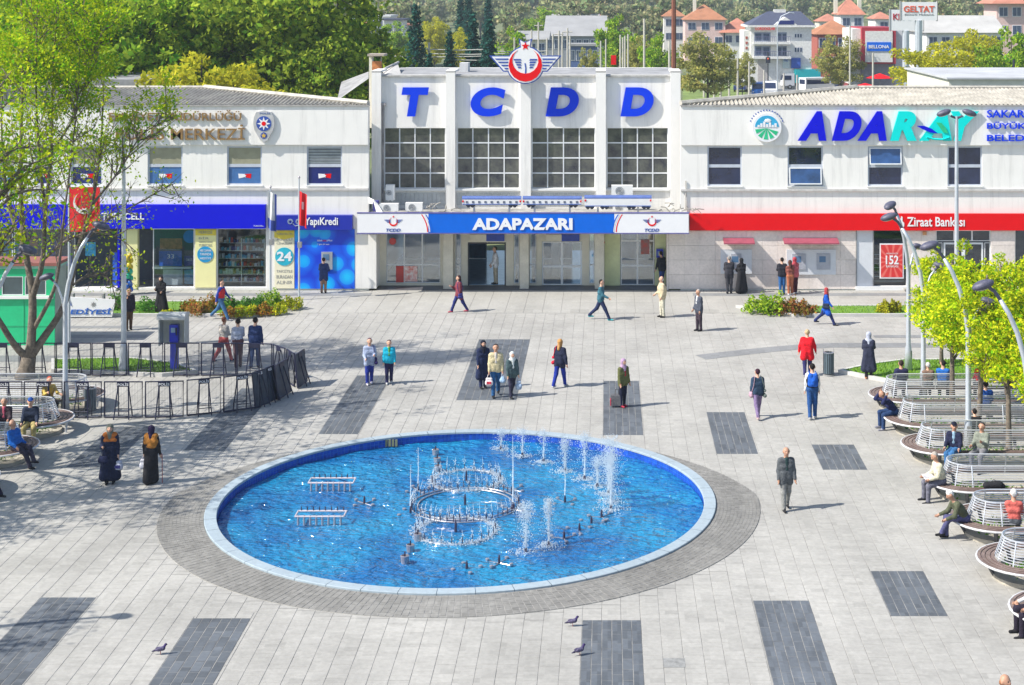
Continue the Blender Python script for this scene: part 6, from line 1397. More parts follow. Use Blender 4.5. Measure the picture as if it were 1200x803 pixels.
def cloth(c, var=.12):
    k = tuple(c)
    if k not in CL: CL[k] = mat('cloth_%d' % len(CL), tuple(min(.9, x*1.15+.004) for x in c), .85, var=.2, vscale=9, fine=.25, bscale=22, spec=.2, bump=.9)
    return CL[k]
SKINS = [mat('skin_light', (.62, .36, .25), .55, var=.08), mat('skin_tan', (.48, .26, .17), .55, var=.08)]
NAVYC, BLK, CHAR, KHAKI, JEAN, WHT, BROWNC, MAR = (.02,.03,.09), (.018,.018,.022), (.09,.10,.115), (.50,.44,.32), (.03,.09,.28), (.72,.72,.72), (.13,.07,.04), (.16,.03,.04)
HAIRB, HAIRG, HAIRW, HAIRO = (.015,.012,.012), (.30,.29,.28), (.68,.67,.65), (.50,.26,.09)
WALK = ((24, 6), (-20, 24)); STAND = ((2, 2), (-2, 2)); STRIDE = ((27, 4), (-24, 22)); SIT = ((84, 84), (80, 78))
def person(label, px, py, phi, h=1.7, top=NAVYC, bottom=CHAR, shoes=BLK, skin=0, hair=HAIRB, hairkind='short', legs=STAND, arms=((8, 12, 6), (-8, 12, 6)), lean=2, head=(0, 0), coat=None, coatlen=.0, flare=.0, skirt=None, shirt=None, belly=0, pos=None, seat=None, vest=None, scarf=None, cap=None, w=1.0, crossed=False, group=None):
    up = np.array((0, 0, 1.)); f = np.array((0, -1., 0)); X = np.array((1., 0, 0)); s = h/1.7
    def rot(ang, d=1): a = math.radians(ang); return math.sin(a)*f-math.cos(a)*up
    hips = []; 
    for sd, (th, kn) in zip((-1, 1), legs):
        hp = np.array((sd*.085*w, 0, 0)); dn = rot(th); kneeo = sd*(.05 if seat is not None else .0)
        kne = hp+.43*dn+X*kneeo; an = kne+.41*rot(th-kn); 
        if crossed and sd == 1: kne = kne+np.array((-.10, 0, .07)); an = kne+.41*rot(th-kn+18)+np.array((-.12, 0, 0))
        hips.append((hp, kne, an, rot(min(90, max(60, 90-(max(0, kn-th))*.8)) if seat is None else 86)))
    if seat is None: z0 = -min(hp[2][2] for hp in hips)+.08
    else: z0 = (seat+.10)/s
    P = up*z0; pr = []; ex = MB(); la = math.radians(lean); td = math.cos(la)*up+math.sin(la)*f; th_ = .012
    for hp, kne, an, fd in hips:
        hp, kne, an = hp+P, kne+P, an+P
        pr += [(hp, kne, .088*w+th_, .062+th_, 2), (kne, an+up*.02, .060+th_, .045+th_, 2), (an-up*.0, an-up*.02, .042, .042, 3)]
        toe = an+f*.15-up*.045; toe[2] = max(toe[2], .028) if seat is None else toe[2]; pr += [(an-f*.03-up*.04, toe, .036, .032, 3)]
    C = P+td*.27; SC = P+td*.47; bw = .06*w
    pr += [(P-X*.07*w, P+X*.07*w, .115*w, .115*w, 2), (P+td*.12-X*bw, P+td*.12+X*bw, .108*w+belly, .108*w+belly, 1), (C-X*.08*w, C+X*.08*w, .112*w+belly*.4, .112*w+belly*.4, 1), (SC-td*.05-X*.115*w, SC-td*.05+X*.115*w, .078, .078, 1)]
    if belly: pr += [(P+td*.15+f*.05, P+td*.22+f*.04, .10+belly, .09+belly, 1)]
    ya, pa = math.radians(head[0]), math.radians(head[1]); hf = np.array((math.sin(ya), -math.cos(ya), 0))*math.cos(pa)-up*math.sin(pa)
    hu = up*math.cos(pa)+np.array((math.sin(ya), -math.cos(ya), 0))*math.sin(pa); hr = np.cross(hf, hu)
    hc = SC+td*.045+up*.145+f*(.02+.10*math.sin(la))+np.array((math.sin(ya), -math.cos(ya), 0))*.05*math.sin(pa)
    pr += [(SC+td*.01, hc-hu*.05, .058, .052, 0), (hc-hu*.055+hf*.022, hc-hu*.02+hf*.02, .052, .066, 0), (hc+hu*.025-hf*.012, hc+hu*.03-hf*.012, .083, .083, 0), (hc+hf*.088+hu*.005, hc+hf*.098-hu*.02, .010, .016, 0)]
    for sd in (-1, 1): pr += [(hc+hr*sd*.082-hf*.005+hu*.01, hc+hr*sd*.084-hf*.01-hu*.025, .018, .013, 0)]
    hands = []; sl = []
    for sd, (a, e, ab) in zip((-1, 1), arms):
        S0 = SC-td*.045+X*sd*.165*w; aa = a+lean*.6; d1 = rot(aa)*math.cos(math.radians(ab))+X*sd*math.sin(math.radians(ab)); E_ = S0+d1*.275; inn = 0 if e < 40 else -sd*.35*min(1, (e-40)/50)
        d2 = rot(aa+e)+X*(inn+sd*math.sin(math.radians(ab))*.5); d2 /= np.linalg.norm(d2); Wr = E_+d2*.235; H1 = Wr+d2*.075
        pr += [(S0, E_, .056, .046, 1), (E_, Wr-d2*.01, .046, .034, 1), (Wr, H1-d2*.01, .024, .029, 0)]; sl += [(S0, E_, .066, .056, 0), (E_, Wr-d2*.02, .056, .044, 0)]
        sidev = np.cross(d2, X); nn_ = np.linalg.norm(sidev); sidev = sidev/nn_ if nn_ > .3 else f; pn = np.cross(d2, sidev)
        for q, (o, ln) in enumerate(((-.026, .062), (-.009, .075), (.009, .071), (.025, .055))):
            b0 = H1+sidev*o-d2*.01; b1 = b0+d2*ln*.5+pn*sd*-.004; b2 = b1+d2*ln*.4-pn*sd*.02; ex.tube([tuple(b0), tuple(b1), tuple(b2)], [.0095, .0085, .006], 5, 0)
        b0 = Wr+d2*.025+sidev*-.024; b1 = b0+d2*.03-sidev*.022; ex.tube([tuple(b0), tuple(b1), tuple(b1+d2*.026)], [.011, .009, .007], 5, 0)
        hands.append(H1)
    for sd in (-1, 1): ex.sphere(tuple(hc+hf*.074+hr*sd*.031+hu*.012), .012, 6, 4)
    for sd in (-1, 1): ex.tube([tuple(hc+hf*.082+hr*sd*.018+hu*.032), tuple(hc+hf*.078+hr*sd*.045+hu*.030)], .004, 4, 4)
    ex.tube([tuple(hc+hf*.086-hr*.022-hu*.048), tuple(hc+hf*.09-hu*.05), tuple(hc+hf*.086+hr*.022-hu*.048)], .0045, 4, 5)
    if pos is None: pos = g(px, py)
    near = pos[1] < 50; vox = .017 if near else .021
    t = thing('person', label, 'person', pos, math.radians(phi), group); t.scale = (s, s, s)
    sk = SKINS[skin]; V, Fq, mi = sdf_mesh(pr, vox, .014)
    put(np_mesh('body', V, Fq, mi, [sk, cloth(top), cloth(bottom), cloth(shoes), BLACK, mat('lips', (.35,.11,.09), .5)], ex), 'body', t)
    def garment(name, prims, col, k=.016): V, Fq, mi = sdf_mesh([(a, b_, r1, r2, 0) for a, b_, r1, r2 in prims], vox, k); return put(np_mesh(name, V, Fq, mi, [cloth(col)]), name, t)
    if coat is not None:
        kn = [q[1]+P for q in hips]; L_ = coatlen; cp_ = [(C-X*.085*w, C+X*.085*w, .13*w+belly, .13*w+belly), (P+td*.12-X*bw, P+td*.12+X*bw, .128*w+belly, .128*w+belly), (SC-td*.055-X*.12*w, SC-td*.055+X*.12*w, .09, .09)]+[(a, b_, c, d) for a, b_, c, d, _ in sl]
        if seat is None:
            for sd in (-1, 1): 
                kd = (kn[0 if sd < 0 else 1]-P)*np.array((1, 1, 0)); cp_ += [(P+td*.1+X*sd*.06, P+X*sd*.072, .118*w, .126*w), (P+X*sd*.072, P-up*L_+X*sd*(.075+flare*.5)+kd*min(1, L_/.43)*.8, .126*w, .106*w+flare)]
            if L_ > .3: cp_ += [(P, P-up*L_, .10, .12+flare)]
        garment('coat', cp_, coat)
        if shirt is not None: garment('shirt_front', [(SC+td*.01+f*.045, C-td*.05+f*(.088+belly*.5), .052, .055)], shirt, .01)
    if skirt is not None:
        kn = [q[2]+P for q in hips]; garment('skirt', [(P+td*.08-X*.04, P+td*.08+X*.04, .125*w, .125*w)]+[(P+X*sd*.05, kn[0 if sd < 0 else 1]*np.array((1, .9, 1))+up*.05, .13*w, .12+flare) for sd in (-1, 1)]+[(P, (kn[0]+kn[1])/2+up*.06, .12, .13+flare)], skirt, .03)
    if vest is not None: garment('vest', [(C-X*.08*w, C+X*.08*w, .128*w, .128*w), (P+td*.10-X*bw, P+td*.10+X*bw, .122*w, .122*w), (SC-td*.07-X*.09, SC-td*.07+X*.09, .085, .085)], vest)
    if hairkind == 'short': garment('hair', [(hc+hu*.038-hf*.026, hc+hu*.03-hf*.028, .086, .086), (hc-hf*.05-hu*.02, hc-hf*.04, .05, .06)], hair, .008)
    elif hairkind == 'sides': garment('hair', [(hc-hf*.045-hu*.025-hr*.04, hc-hf*.045-hu*.025+hr*.04, .052, .052), (hc-hf*.04+hu*.015, hc-hf*.03, .06, .06)], hair, .008)
    elif hairkind == 'long': garment('hair', [(hc+hu*.038-hf*.028, hc+hu*.03-hf*.03, .092, .092), (hc-hf*.045-hu*.02, SC-td*.03-f*.085, .075, .055), (hc-hf*.01-hu*.0+hr*.055, hc-hu*.12+hr*.05-hf*.03, .04, .035), (hc-hf*.01-hr*.055, hc-hu*.12-hr*.05-hf*.03, .04, .035)], hair, .01)
    elif hairkind == 'scarf': garment('headscarf', [(hc+hu*.036-hf*.026, hc+hu*.03-hf*.026, .096, .096), (hc-hf*.035-hu*.05, SC+td*.03, .08, .085), (hc-hu*.095+hf*.005, hc-hu*.10-hf*.01, .066, .07), (SC-X*.07+td*.0, SC+X*.07+td*.0, .075, .075), (SC+f*.04, C+f*.065+td*.06, .07, .055), (SC-f*.03, C-f*.06+td*.06, .07, .05), (hc+hr*.045-hf*.01-hu*.04, hc+hr*.045-hf*.01+hu*.02, .045, .05), (hc-hr*.045-hf*.01-hu*.04, hc-hr*.045-hf*.01+hu*.02, .045, .05)], hair, .012)
    if scarf is not None: garment('shawl', [(SC-X*.12, SC+X*.12, .09, .09), (C+td*.05-X*.1, C+td*.05+X*.1, .128, .128), (C-td*.06-X*.04-f*.02, C-td*.10+X*.03, .13, .12)], scarf, .02)
    if cap is not None:
        garment('cap', [(hc+hu*.055-hf*.012, hc+hu*.05-hf*.012, .082, .086)], cap, .006)
        if hairkind != 'knit' and cap != HAIRW: b0 = hc+hu*.055+hf*.085; put(MB().obox(tuple(b0), .13, .09, .012).mesh('brim', cloth(cap)), 'brim', t)
    M = Matrix.Translation(pos) @ Matrix.Rotation(math.radians(phi), 4, 'Z') @ Matrix.Scale(s, 4)
    return {'obj': t, 'hands': [M @ Vector(q) for q in hands], 'M': M, 'SC': SC, 'C': C, 'P': P, 'X': X, 'f': f, 'td': td, 'hc': hc}
def handbag(pt, w, h, col, label, rz=0, name='handbag', cat='bag', d=.12, cut=.0, strap=.16, band=None):
    """soft bag hanging from a point"""
    t = thing(name, label, cat, (pt.x, pt.y, pt.z), rz); m = cloth(col) 
    pr = [(np.array((-w/2+d/2, 0, -strap-h*.25)), np.array((w/2-d/2, 0, -strap-h*.25)), d*.36, d*.36, 0), (np.array((-w/2+d/2, 0, -strap-h+d/2)), np.array((w/2-d/2, 0, -strap-h+d/2)), d*.5, d*.5, 0), (np.array((-w*.28, 0, -strap-h*.6)), np.array((w*.28, 0, -strap-h*.6)), d*.5, d*.5, 0)]
    V, Fq, mi = sdf_mesh(pr, .016, .02); put(np_mesh('bag_body', V, Fq, mi, [m]), 'bag_body', t)
    MB().tube([(-w*.25,0,-strap-h*.1),(-w*.15,0,-strap*.4),(0,0,0),(w*.15,0,-strap*.4),(w*.25,0,-strap-h*.1)], .009, 5).build('handle', m, t)
    if band: MB().box(-w*.3, w*.3, -d*.5-.012, -d*.5-.002, -strap-h*.8, -strap-h*.5).build('print', cloth(band), t)
    return t
def shoulder_bag(pp, side, w, h, col, label, drop=.5, name='handbag', back=False, strapc=None):
    """bag on a strap over one shoulder, or a backpack on the back"""
    M, X, f, SC, C = pp['M'], pp['X'], pp['f'], pp['SC'], pp['C']; t = thing(name, label, 'bag' if not back else 'backpack'); t.matrix_world = M; m = cloth(col)
    if back:
        c0 = C-f*.20+pp['td']*.06; pr = [(c0-X*w*.25-np.array((0,0,h*.3)), c0-X*w*.25+np.array((0,0,h*.25)), .09, .08, 0), (c0+X*w*.25-np.array((0,0,h*.3)), c0+X*w*.25+np.array((0,0,h*.25)), .09, .08, 0), (c0-f*.05-np.array((0,0,h*.25)), c0-f*.05-np.array((0,0,h*.05)), .08, .07, 0)]
        V, Fq, mi = sdf_mesh(pr, .018, .02); put(np_mesh('pack', V, Fq, mi, [m]), 'pack', t)
        for sd in (-1, 1):
            a = SC+X*sd*.10; MB().tube([tuple(c0+X*sd*.1+np.array((0,0,h*.3))), tuple(a+np.array((0,0,.07))), tuple(a+f*.12-np.array((0,0,.05))), tuple(C+X*sd*.13+f*.12), tuple(c0+X*sd*.13-np.array((0,0,h*.3)))], .016, 5).build('strap', m, t)
    else:
        b0 = SC+X*side*(.23)-np.array((0,0,drop)); pr = [(b0-f*w*.3, b0+f*w*.3, .05, .05, 0), (b0-f*w*.35-np.array((0,0,h*.6)), b0+f*w*.35-np.array((0,0,h*.6)), .065, .065, 0)]
        V, Fq, mi = sdf_mesh(pr, .018, .02); put(np_mesh('bag_body', V, Fq, mi, [m]), 'bag_body', t); sh_ = SC+X*side*.12+np.array((0,0,.055)); q = cloth(strapc) if strapc else m
        MB().tube([tuple(b0-f*w*.25), tuple(C+X*side*.17-f*.13), tuple(sh_-f*.07), tuple(sh_), tuple(sh_+f*.08), tuple(C+X*side*.17+f*.13), tuple(b0+f*w*.25)], .011, 5).build('strap', q, t)
    return t
SW = ((22, 18, 6), (-18, 14, 6)); SW2 = ((-20, 12, 6), (24, 20, 6)); POCK = ((-12, 30, 14), (-12, 30, 14)); HOLD = ((14, 82, 4), (14, 82, 4)); RELAX = ((4, 14, 7), (2, 14, 7)); SITA = ((22, 50, 8), (22, 50, 8)); PHONE = ((30, 110, 10), (4, 14, 7))
# ---- walking and standing
a = person('older man in a grey suit jacket walking towards the camera right of the fountain', 921, 598, 8, 1.68, top=(.03,.05,.05), bottom=(.26,.26,.25), hair=HAIRW, hairkind='sides', skin=1, legs=((10,4),(-8,14)), arms=((-4,22,8),(6,14,8)), coat=(.10,.11,.12), coatlen=.16, shirt=(.02,.05,.05))
a = person('young woman seen from behind in a dark jacket and mauve leggings', 888, 490, 190, 1.62, top=(.03,.07,.12), bottom=(.22,.16,.30), shoes=(.7,.5,.5), hair=(.05,.015,.03), legs=((20,4),(-18,14)), arms=RELAX, coat=(.03,.06,.11), coatlen=.04)
shoulder_bag(a, -1, .28, .28, (.16,.19,.17), 'grey-green shoulder bag on the woman in mauve leggings', .42); shoulder_bag(a, 1, .16, .14, (.50,.32,.40), 'small pink pouch at the hip of the woman in mauve leggings', .50)
a = person('man seen from behind in jeans and a dark vest carrying a blue backpack', 952, 491, 178, 1.78, top=WHT, bottom=(.02,.08,.25), shoes=(.6,.6,.62), legs=((6,3),(-6,8)), arms=RELAX, vest=(.01,.012,.02)); shoulder_bag(a, 1, .30, .46, (.01,.10,.50), 'bright blue backpack on the man in jeans', back=True)
a = person('heavy person with blond hair in a bright red coat seen from behind', 946, 441, 175, 1.68, top=(.70,.01,.02), bottom=(.03,.03,.12), shoes=(.3,.3,.35), hair=(.50,.38,.22), legs=((10,4),(-10,12)), arms=((6,20,18),(4,14,16)), coat=(.72,.008,.02), coatlen=.22, flare=.02, w=1.12)
person('woman in a long black coat and pale headscarf standing on the right lawn tip', 1018, 444, 170, 1.66, top=BLK, bottom=BLK, shoes=(.5,.2,.1), hair=(.45,.48,.60), hairkind='scarf', arms=((30,95,6),(20,80,6)), coat=(.03,.035,.07), coatlen=.55, flare=.03)
a = person('woman in a bright blue coat and red headscarf walking along the right lawn', 968, 381, 78, 1.62, top=(.02,.08,.5), bottom=(.02,.03,.12), hair=(.42,.05,.06), hairkind='scarf', legs=STRIDE, arms=SW, coat=(.01,.09,.50), coatlen=.30, flare=.02); shoulder_bag(a, -1, .3, .2, (.02,.03,.06), 'dark handbag of the woman in the bright blue coat', .38)
a = person('man in a dark suit facing left, furthest right of the standing men by the doors', 819, 388, -60, 1.70, top=CHAR, bottom=(.05,.035,.05), hair=HAIRG, skin=1, arms=((0,30,4),(0,16,6)), coat=(.07,.08,.11), coatlen=.14, shirt=WHT)
person('stout man in a beige jacket and cream trousers facing left', 776, 372, -75, 1.74, top=(.62,.52,.36), bottom=(.60,.57,.45), hair=HAIRW, hairkind='sides', arms=((4,50,6),(0,24,6)), coat=(.60,.50,.33), coatlen=.10, belly=.03, w=1.08)
person('young man in a teal jacket striding to the right before the station', 704, 375, 80, 1.78, top=(.05,.14,.18), bottom=NAVYC, shoes=(.05,.4,.45), legs=STRIDE, arms=((24,40,6),(-16,20,6)), coat=(.04,.14,.19), coatlen=.06)
pd = Vector((ax(580.5,73.75), 73.9, .02)); person('man in a white shirt and khaki trousers standing in the open station door', 0, 0, -80, 1.78, top=WHT, bottom=KHAKI, hair=(.06,.04,.03), arms=((6,30,4),(6,30,4)), pos=pd, coat=(.72,.72,.74), coatlen=.10)
person('man in dark clothes at the blue payphone beside the right station door', 0, 0, -150, 1.70, top=BLK, bottom=(.02,.05,.2), arms=PHONE, coat=(.02,.022,.03), coatlen=.08, pos=Vector((ax(776,73.0), 73.0, .02)), legs=((18,20),(-4,4)), lean=10)
t = thing('wall_phone', 'small blue wall telephone above the man beside the right station door', 'telephone', (ax(774,YD), YD-.04, 0)); MB().box(-.2,.12,-.22,-.0,1.35,1.75).build('case', PB, t); MB().box(-.14,.06,-.24,-.221,1.45,1.66).build('face', MATS['keypad'], t)
a = person('woman in a maroon coat walking left before the station doors', 538, 366, -65, 1.64, top=MAR, bottom=(.02,.03,.16), shoes=(.5,.08,.12), hair=(.05,.02,.02), hairkind='long', legs=((24,4),(-20,10)), arms=((20,100,6),(0,12,6)), coat=(.20,.04,.06), coatlen=.20); shoulder_bag(a, 1, .2, .2, (.04,.04,.2), 'small violet handbag of the woman in the maroon coat', .5)
person('person in a navy suit using the cash machine in the blue mural', 377, 339.5, 182, 1.62, top=NAVYC, bottom=(.30,.18,.13), arms=((10,110,16),(30,70,10)), coat=(.02,.04,.14), coatlen=.26, legs=STAND, pos=Vector((ax(379,71.7), 71.75, .01)))
person('young man in a blue and red shirt and jeans striding along the flower bed', 259, 375, 75, 1.76, top=(.03,.06,.35), bottom=(.05,.14,.30), shoes=(.3,.3,.35), legs=STRIDE, arms=SW2, vest=(.62,.03,.04))
a = person('woman in a black chador facing the camera left of the flower bed', 189, 368, -10, 1.62, top=BLK, bottom=BLK, hair=BLK, hairkind='scarf', coat=BLK, coatlen=.72, flare=.06, arms=((20,85,6),(10,70,6)))
person('man in dark clothes smoking behind the steel pole', 151, 387, 30, 1.72, top=BLK, bottom=BROWNC, arms=((30,120,8),(0,10,6)), coat=(.03,.025,.04), coatlen=.12, skin=1)
person('bearded man in a pale shirt walking with two friends behind the barriers', 262, 425, 150, 1.75, top=(.55,.50,.46), bottom=(.5,.1,.1), shoes=NAVYC, hair=(.25,.08,.04), legs=WALK, arms=((14,60,4),(4,20,6)), skin=1)
person('man in a light grey shirt in the middle of the three behind the barriers', 279, 431, 200, 1.80, top=(.45,.48,.60), bottom=(.12,.06,.07), legs=((8,4),(-8,10)), arms=((20,60,6),(0,14,6)))
person('man in a navy jacket, rightmost of the three behind the barriers', 299, 431, 175, 1.84, top=NAVYC, bottom=(.03,.06,.16), legs=((6,4),(-10,10)), arms=RELAX, coat=(.02,.04,.13), coatlen=.10)
a = person('woman in a pale blue jacket walking beside a boy left of centre', 433, 451, 15, 1.64, top=(.30,.36,.55), bottom=(.02,.04,.30), shoes=(.7,.65,.7), hair=(.05,.015,.05), legs=((4,2),(-6,6)), arms=((10,60,6),(20,80,4)), coat=(.36,.42,.58), coatlen=.16); shoulder_bag(a, 1, .2, .22, (.03,.02,.12), 'dark violet handbag of the woman in the pale blue jacket', .46)
person('boy in a cyan jacket and green print shirt beside the woman in pale blue', 456, 450, 8, 1.55, top=(.06,.22,.08), bottom=(.02,.02,.08), shoes=(.5,.5,.5), legs=((6,3),(-6,6)), arms=RELAX, coat=(.01,.42,.60), coatlen=.06, shirt=(.10,.35,.08))
person('woman in a long dark coat and black headscarf, left of the group of three', 566, 455, 20, 1.66, top=NAVYC, bottom=NAVYC, hair=(.012,.014,.03), hairkind='scarf', coat=(.015,.025,.075), coatlen=.50, flare=.02, arms=RELAX)
a = person('bearded man in a beige shirt and jeans, middle of the group of three', 581, 465, 6, 1.80, top=(.58,.50,.30), bottom=(.02,.10,.26), legs=((10,4),(-12,16)), arms=RELAX, skin=1, coat=(.60,.52,.32), coatlen=.05, shirt=(.6,.55,.5))
handbag(a['hands'][0], .26, .30, (.72,.68,.70), 'white and red plastic bag carried by the bearded man in beige', strap=.1, band=(.6,.05,.08), name='plastic_bag'); handbag(a['hands'][1]+Vector((.0,-.02,0)), .16, .24, (.35,.5,.7), 'small pale blue bag between the man in beige and his companion', strap=.08, name='shopping_bag')
a = person('short woman in a green tunic and white headscarf, right of the group of three', 600, 466, 25, 1.56, top=(.12,.25,.10), bottom=(.03,.03,.06), hair=(.70,.74,.72), hairkind='scarf', coat=(.06,.10,.11), coatlen=.12, shirt=(.6,.65,.65), legs=((10,4),(-14,14)), arms=RELAX, skirt=None); handbag(a['hands'][1], .2, .36, (.35,.45,.60), 'blue-grey bag carried by the woman in the white headscarf', strap=.08, name='shopping_bag')
a = person('blond woman in a dark jacket walking away left with a red bag', 656, 454, 150, 1.70, top=NAVYC, bottom=(.01,.03,.28), shoes=(.6,.6,.65), hair=HAIRO, hairkind='long', legs=((16,4),(-14,12)), arms=((-10,14,18),(2,12,6)), coat=(.015,.02,.05), coatlen=.14); shoulder_bag(a, 1, .26, .3, (.70,.02,.05), 'red shoulder bag of the blond woman walking away', .34)
a = person('woman with a patterned headscarf and red top standing on the central dark strip', 730, 477, 40, 1.60, top=(.40,.02,.04), bottom=(.012,.015,.04), shoes=(.4,.03,.06), hair=(.45,.30,.45), hairkind='scarf', coat=(.12,.13,.05), coatlen=.12, shirt=(.45,.02,.05), arms=RELAX)
t = thing('suitcase', 'grey travel bag with red trim held low by the woman with the patterned headscarf', 'bag', g(723,477)); MB().obox((0,0,.24), .40, .22, .34).build('bag_body', cloth((.13,.13,.14)), t); MB().obox((-.21,0,.17), .03, .23, .2).build('trim', cloth((.5,.02,.06)), t); MB().tube([(-.06,0,.40),(-.05,0,.58),(.05,0,.58),(.06,0,.40)], .012, 5).build('handle', BLACK, t)
a = person('woman in a long navy coat with an orange shawl carrying bags, left of the fountain', 129, 567, 10, 1.66, top=NAVYC, bottom=BLK, hair=(.16,.17,.14), hairkind='scarf', coat=(.012,.018,.05), coatlen=.70, flare=.035, scarf=(.45,.14,.03), arms=((16,85,8),(0,10,8)), w=1.05)
handbag(a['hands'][0], .26, .22, (.015,.02,.06), 'dark handbag hanging from the arm of the first shawled woman', strap=.22); handbag(a['hands'][1], .24, .30, (.5,.52,.62), 'white and dark plastic bag of the first shawled woman', strap=.06, name='plastic_bag', band=(.05,.05,.2))
a = person('woman with a black headscarf and orange-yellow shawl walking with a stick', 177, 567, 178, 1.62, top=BLK, bottom=BLK, hair=(.02,.012,.05), hairkind='scarf', skirt=BLK, scarf=(.42,.17,.03), legs=((6,3),(-6,6)), arms=((2,12,10),(4,14,10)), w=1.05)
handbag(a['hands'][1], .26, .32, (.60,.60,.66), 'white plastic bag of the woman with the stick', strap=.06, name='plastic_bag')
t = thing('walking_stick', 'thin red-brown walking stick of the second shawled woman', 'stick', (0,0,0)); q = a['hands'][0]; MB().tube([(q.x+.04,q.y,q.z+.05),(q.x+.05,q.y-.02,.0)], .011, 6).build('shaft', cloth((.35,.05,.05)), t); MB().tube([(q.x-.05,q.y,q.z+.06),(q.x+.04,q.y,q.z+.06)], .012, 6).build('grip', cloth((.35,.05,.05)), t)
q = Vector((0, 71.9, 0))
person('man in a dark suit, left of the two at the short-awning cash machine', 0, 0, 180, 1.72, top=BLK, bottom=(.05,.05,.06), hair=HAIRG, coat=(.035,.035,.045), coatlen=.16, arms=((30,70,4),(20,50,4)), pos=Vector((ax(854.5,71.6), 71.6, .01)))
person('woman in a full black coat, right of the two at the short-awning cash machine', 0, 0, -165, 1.62, top=BLK, bottom=BLK, hair=BLK, hairkind='scarf', coat=BLK, coatlen=.74, flare=.05, arms=((20,80,6),(20,70,6)), pos=Vector((ax(869,71.6), 71.6, .01)))
person('man in a black jacket and jeans, left of the group at the wide cash machines', 0, 0, 180, 1.68, top=BLK, bottom=(.03,.12,.32), coat=(.02,.02,.03), coatlen=.04, arms=((-10,30,10),(30,60,6)), pos=Vector((ax(916.5,71.4), 71.4, .01)))
person('girl in rust trousers in the middle of the group at the wide cash machines', 0, 0, -170, 1.58, top=(.25,.08,.06), bottom=(.42,.14,.07), shoes=WHT, hair=(.08,.03,.02), hairkind='long', arms=HOLD, pos=Vector((ax(926,71.3), 71.3, .01)))
person('woman in a red and white top, right of the group at the wide cash machines', 0, 0, -150, 1.66, top=(.60,.08,.10), bottom=(.08,.02,.03), shoes=WHT, hair=(.45,.06,.08), hairkind='scarf', coat=(.55,.12,.14), coatlen=.1, shirt=WHT, arms=HOLD, pos=Vector((ax(931.5,71.6), 71.6, .01)))
# ---- seated: on the right-hand ring benches (seat top .45)
def sitter(label, X, Y, phi, **k): k.setdefault('legs', SIT); k.setdefault('arms', SITA); return person(label, 0, 0, phi, pos=Vector((X, Y, 0)), seat=.45, **k)
sitter('man bent over with his hands on his head, seated on the second right bench', 8.98, 50.15-.9, -75, top=NAVYC, bottom=(.02,.05,.14), lean=38, head=(0,40), arms=((70,120,24),(70,120,24)), coat=(.015,.02,.08), skin=1, hair=(.15,.08,.05), hairkind='sides', shoes=(.25,.25,.3))
sitter('man in a dark cap and jacket with jeans seated on the third right bench', 9.95, 45.1, -25, top=(.30,.38,.45), bottom=(.04,.14,.32), cap=(.01,.012,.03), coat=(.015,.018,.05), shirt=(.25,.38,.5), head=(20,0), skin=1, crossed=True)
sitter('man in a grey-green jacket leaning back on the third right bench', 10.7, 45.0, -35, top=(.28,.30,.26), bottom=(.20,.20,.22), coat=(.22,.24,.20), lean=-4, hair=(.05,.04,.04), skin=1, arms=((30,60,6),(30,95,6)))
sitter('grey-haired man in a cream jacket reading a newspaper on the fourth right bench', 8.95, 42.2, -78, top=WHT, bottom=(.14,.14,.18), coat=(.60,.57,.42), coatlen=.1, shirt=WHT, lean=14, head=(0,28), hair=(.40,.36,.32), hairkind='short', arms=((8,58,6),(8,58,6)), skin=1, legs=((80,78),(76,74)))
sitter('older man in an olive jacket with white hair slumped on the fifth right bench', 8.9, 39.2, -80, top=(.10,.12,.08), bottom=(.08,.08,.18), coat=(.09,.10,.06), coatlen=.1, lean=34, head=(0,30), hair=HAIRW, hairkind='short', cap=HAIRW, arms=((6,44,6),(2,50,6)), skin=1, crossed=True)
sitter('man in a white shirt and black trousers seated at the lower right edge', 9.15, 33.35, -80, top=(.76,.76,.78), bottom=(.02,.015,.03), lean=10, hair=(.30,.20,.15), hairkind='sides', arms=((10,56,8),(10,56,8)), skin=1, h=1.75)
sitter('man in a white cap seated at the right edge behind the sixth bench back', 10.05, 38.9, 170, top=(.55,.12,.10), bottom=CHAR, cap=HAIRW, hairkind='short', hair=HAIRW, skin=1)
sitter('man in a dark suit seated with his back to us on the rearmost right bench', 9.85, 52.75, 178, top=NAVYC, bottom=CHAR, coat=(.02,.022,.07), hair=(.05,.03,.03), skin=1)
sitter('white-haired person in a brown coat on the rearmost right bench, back to us', 10.75, 52.75, 178, top=(.22,.14,.11), bottom=CHAR, coat=(.22,.14,.11), hair=HAIRW, h=1.55, hairkind='short')
sitter('young man in a blue shirt on the rearmost right bench, back to us', 11.25, 52.75, 165, top=(.02,.14,.50), bottom=CHAR, coat=(.02,.14,.50), head=(30,0))
sitter('person in a red top behind the lime trees on the rearmost right bench', 12.55, 52.75, 178, top=(.65,.02,.03), bottom=CHAR, coat=(.65,.02,.03), hair=(.06,.02,.02))
sitter('person in a blue jacket among the trunks on the second right bench', 12.0, 49.9, 176, top=(.02,.08,.34), bottom=CHAR, coat=(.02,.09,.36))
sitter('person in black lying low behind the third right bench back', 11.0, 47.0, 175, top=BLK, bottom=BLK, coat=BLK, h=1.4, lean=25)
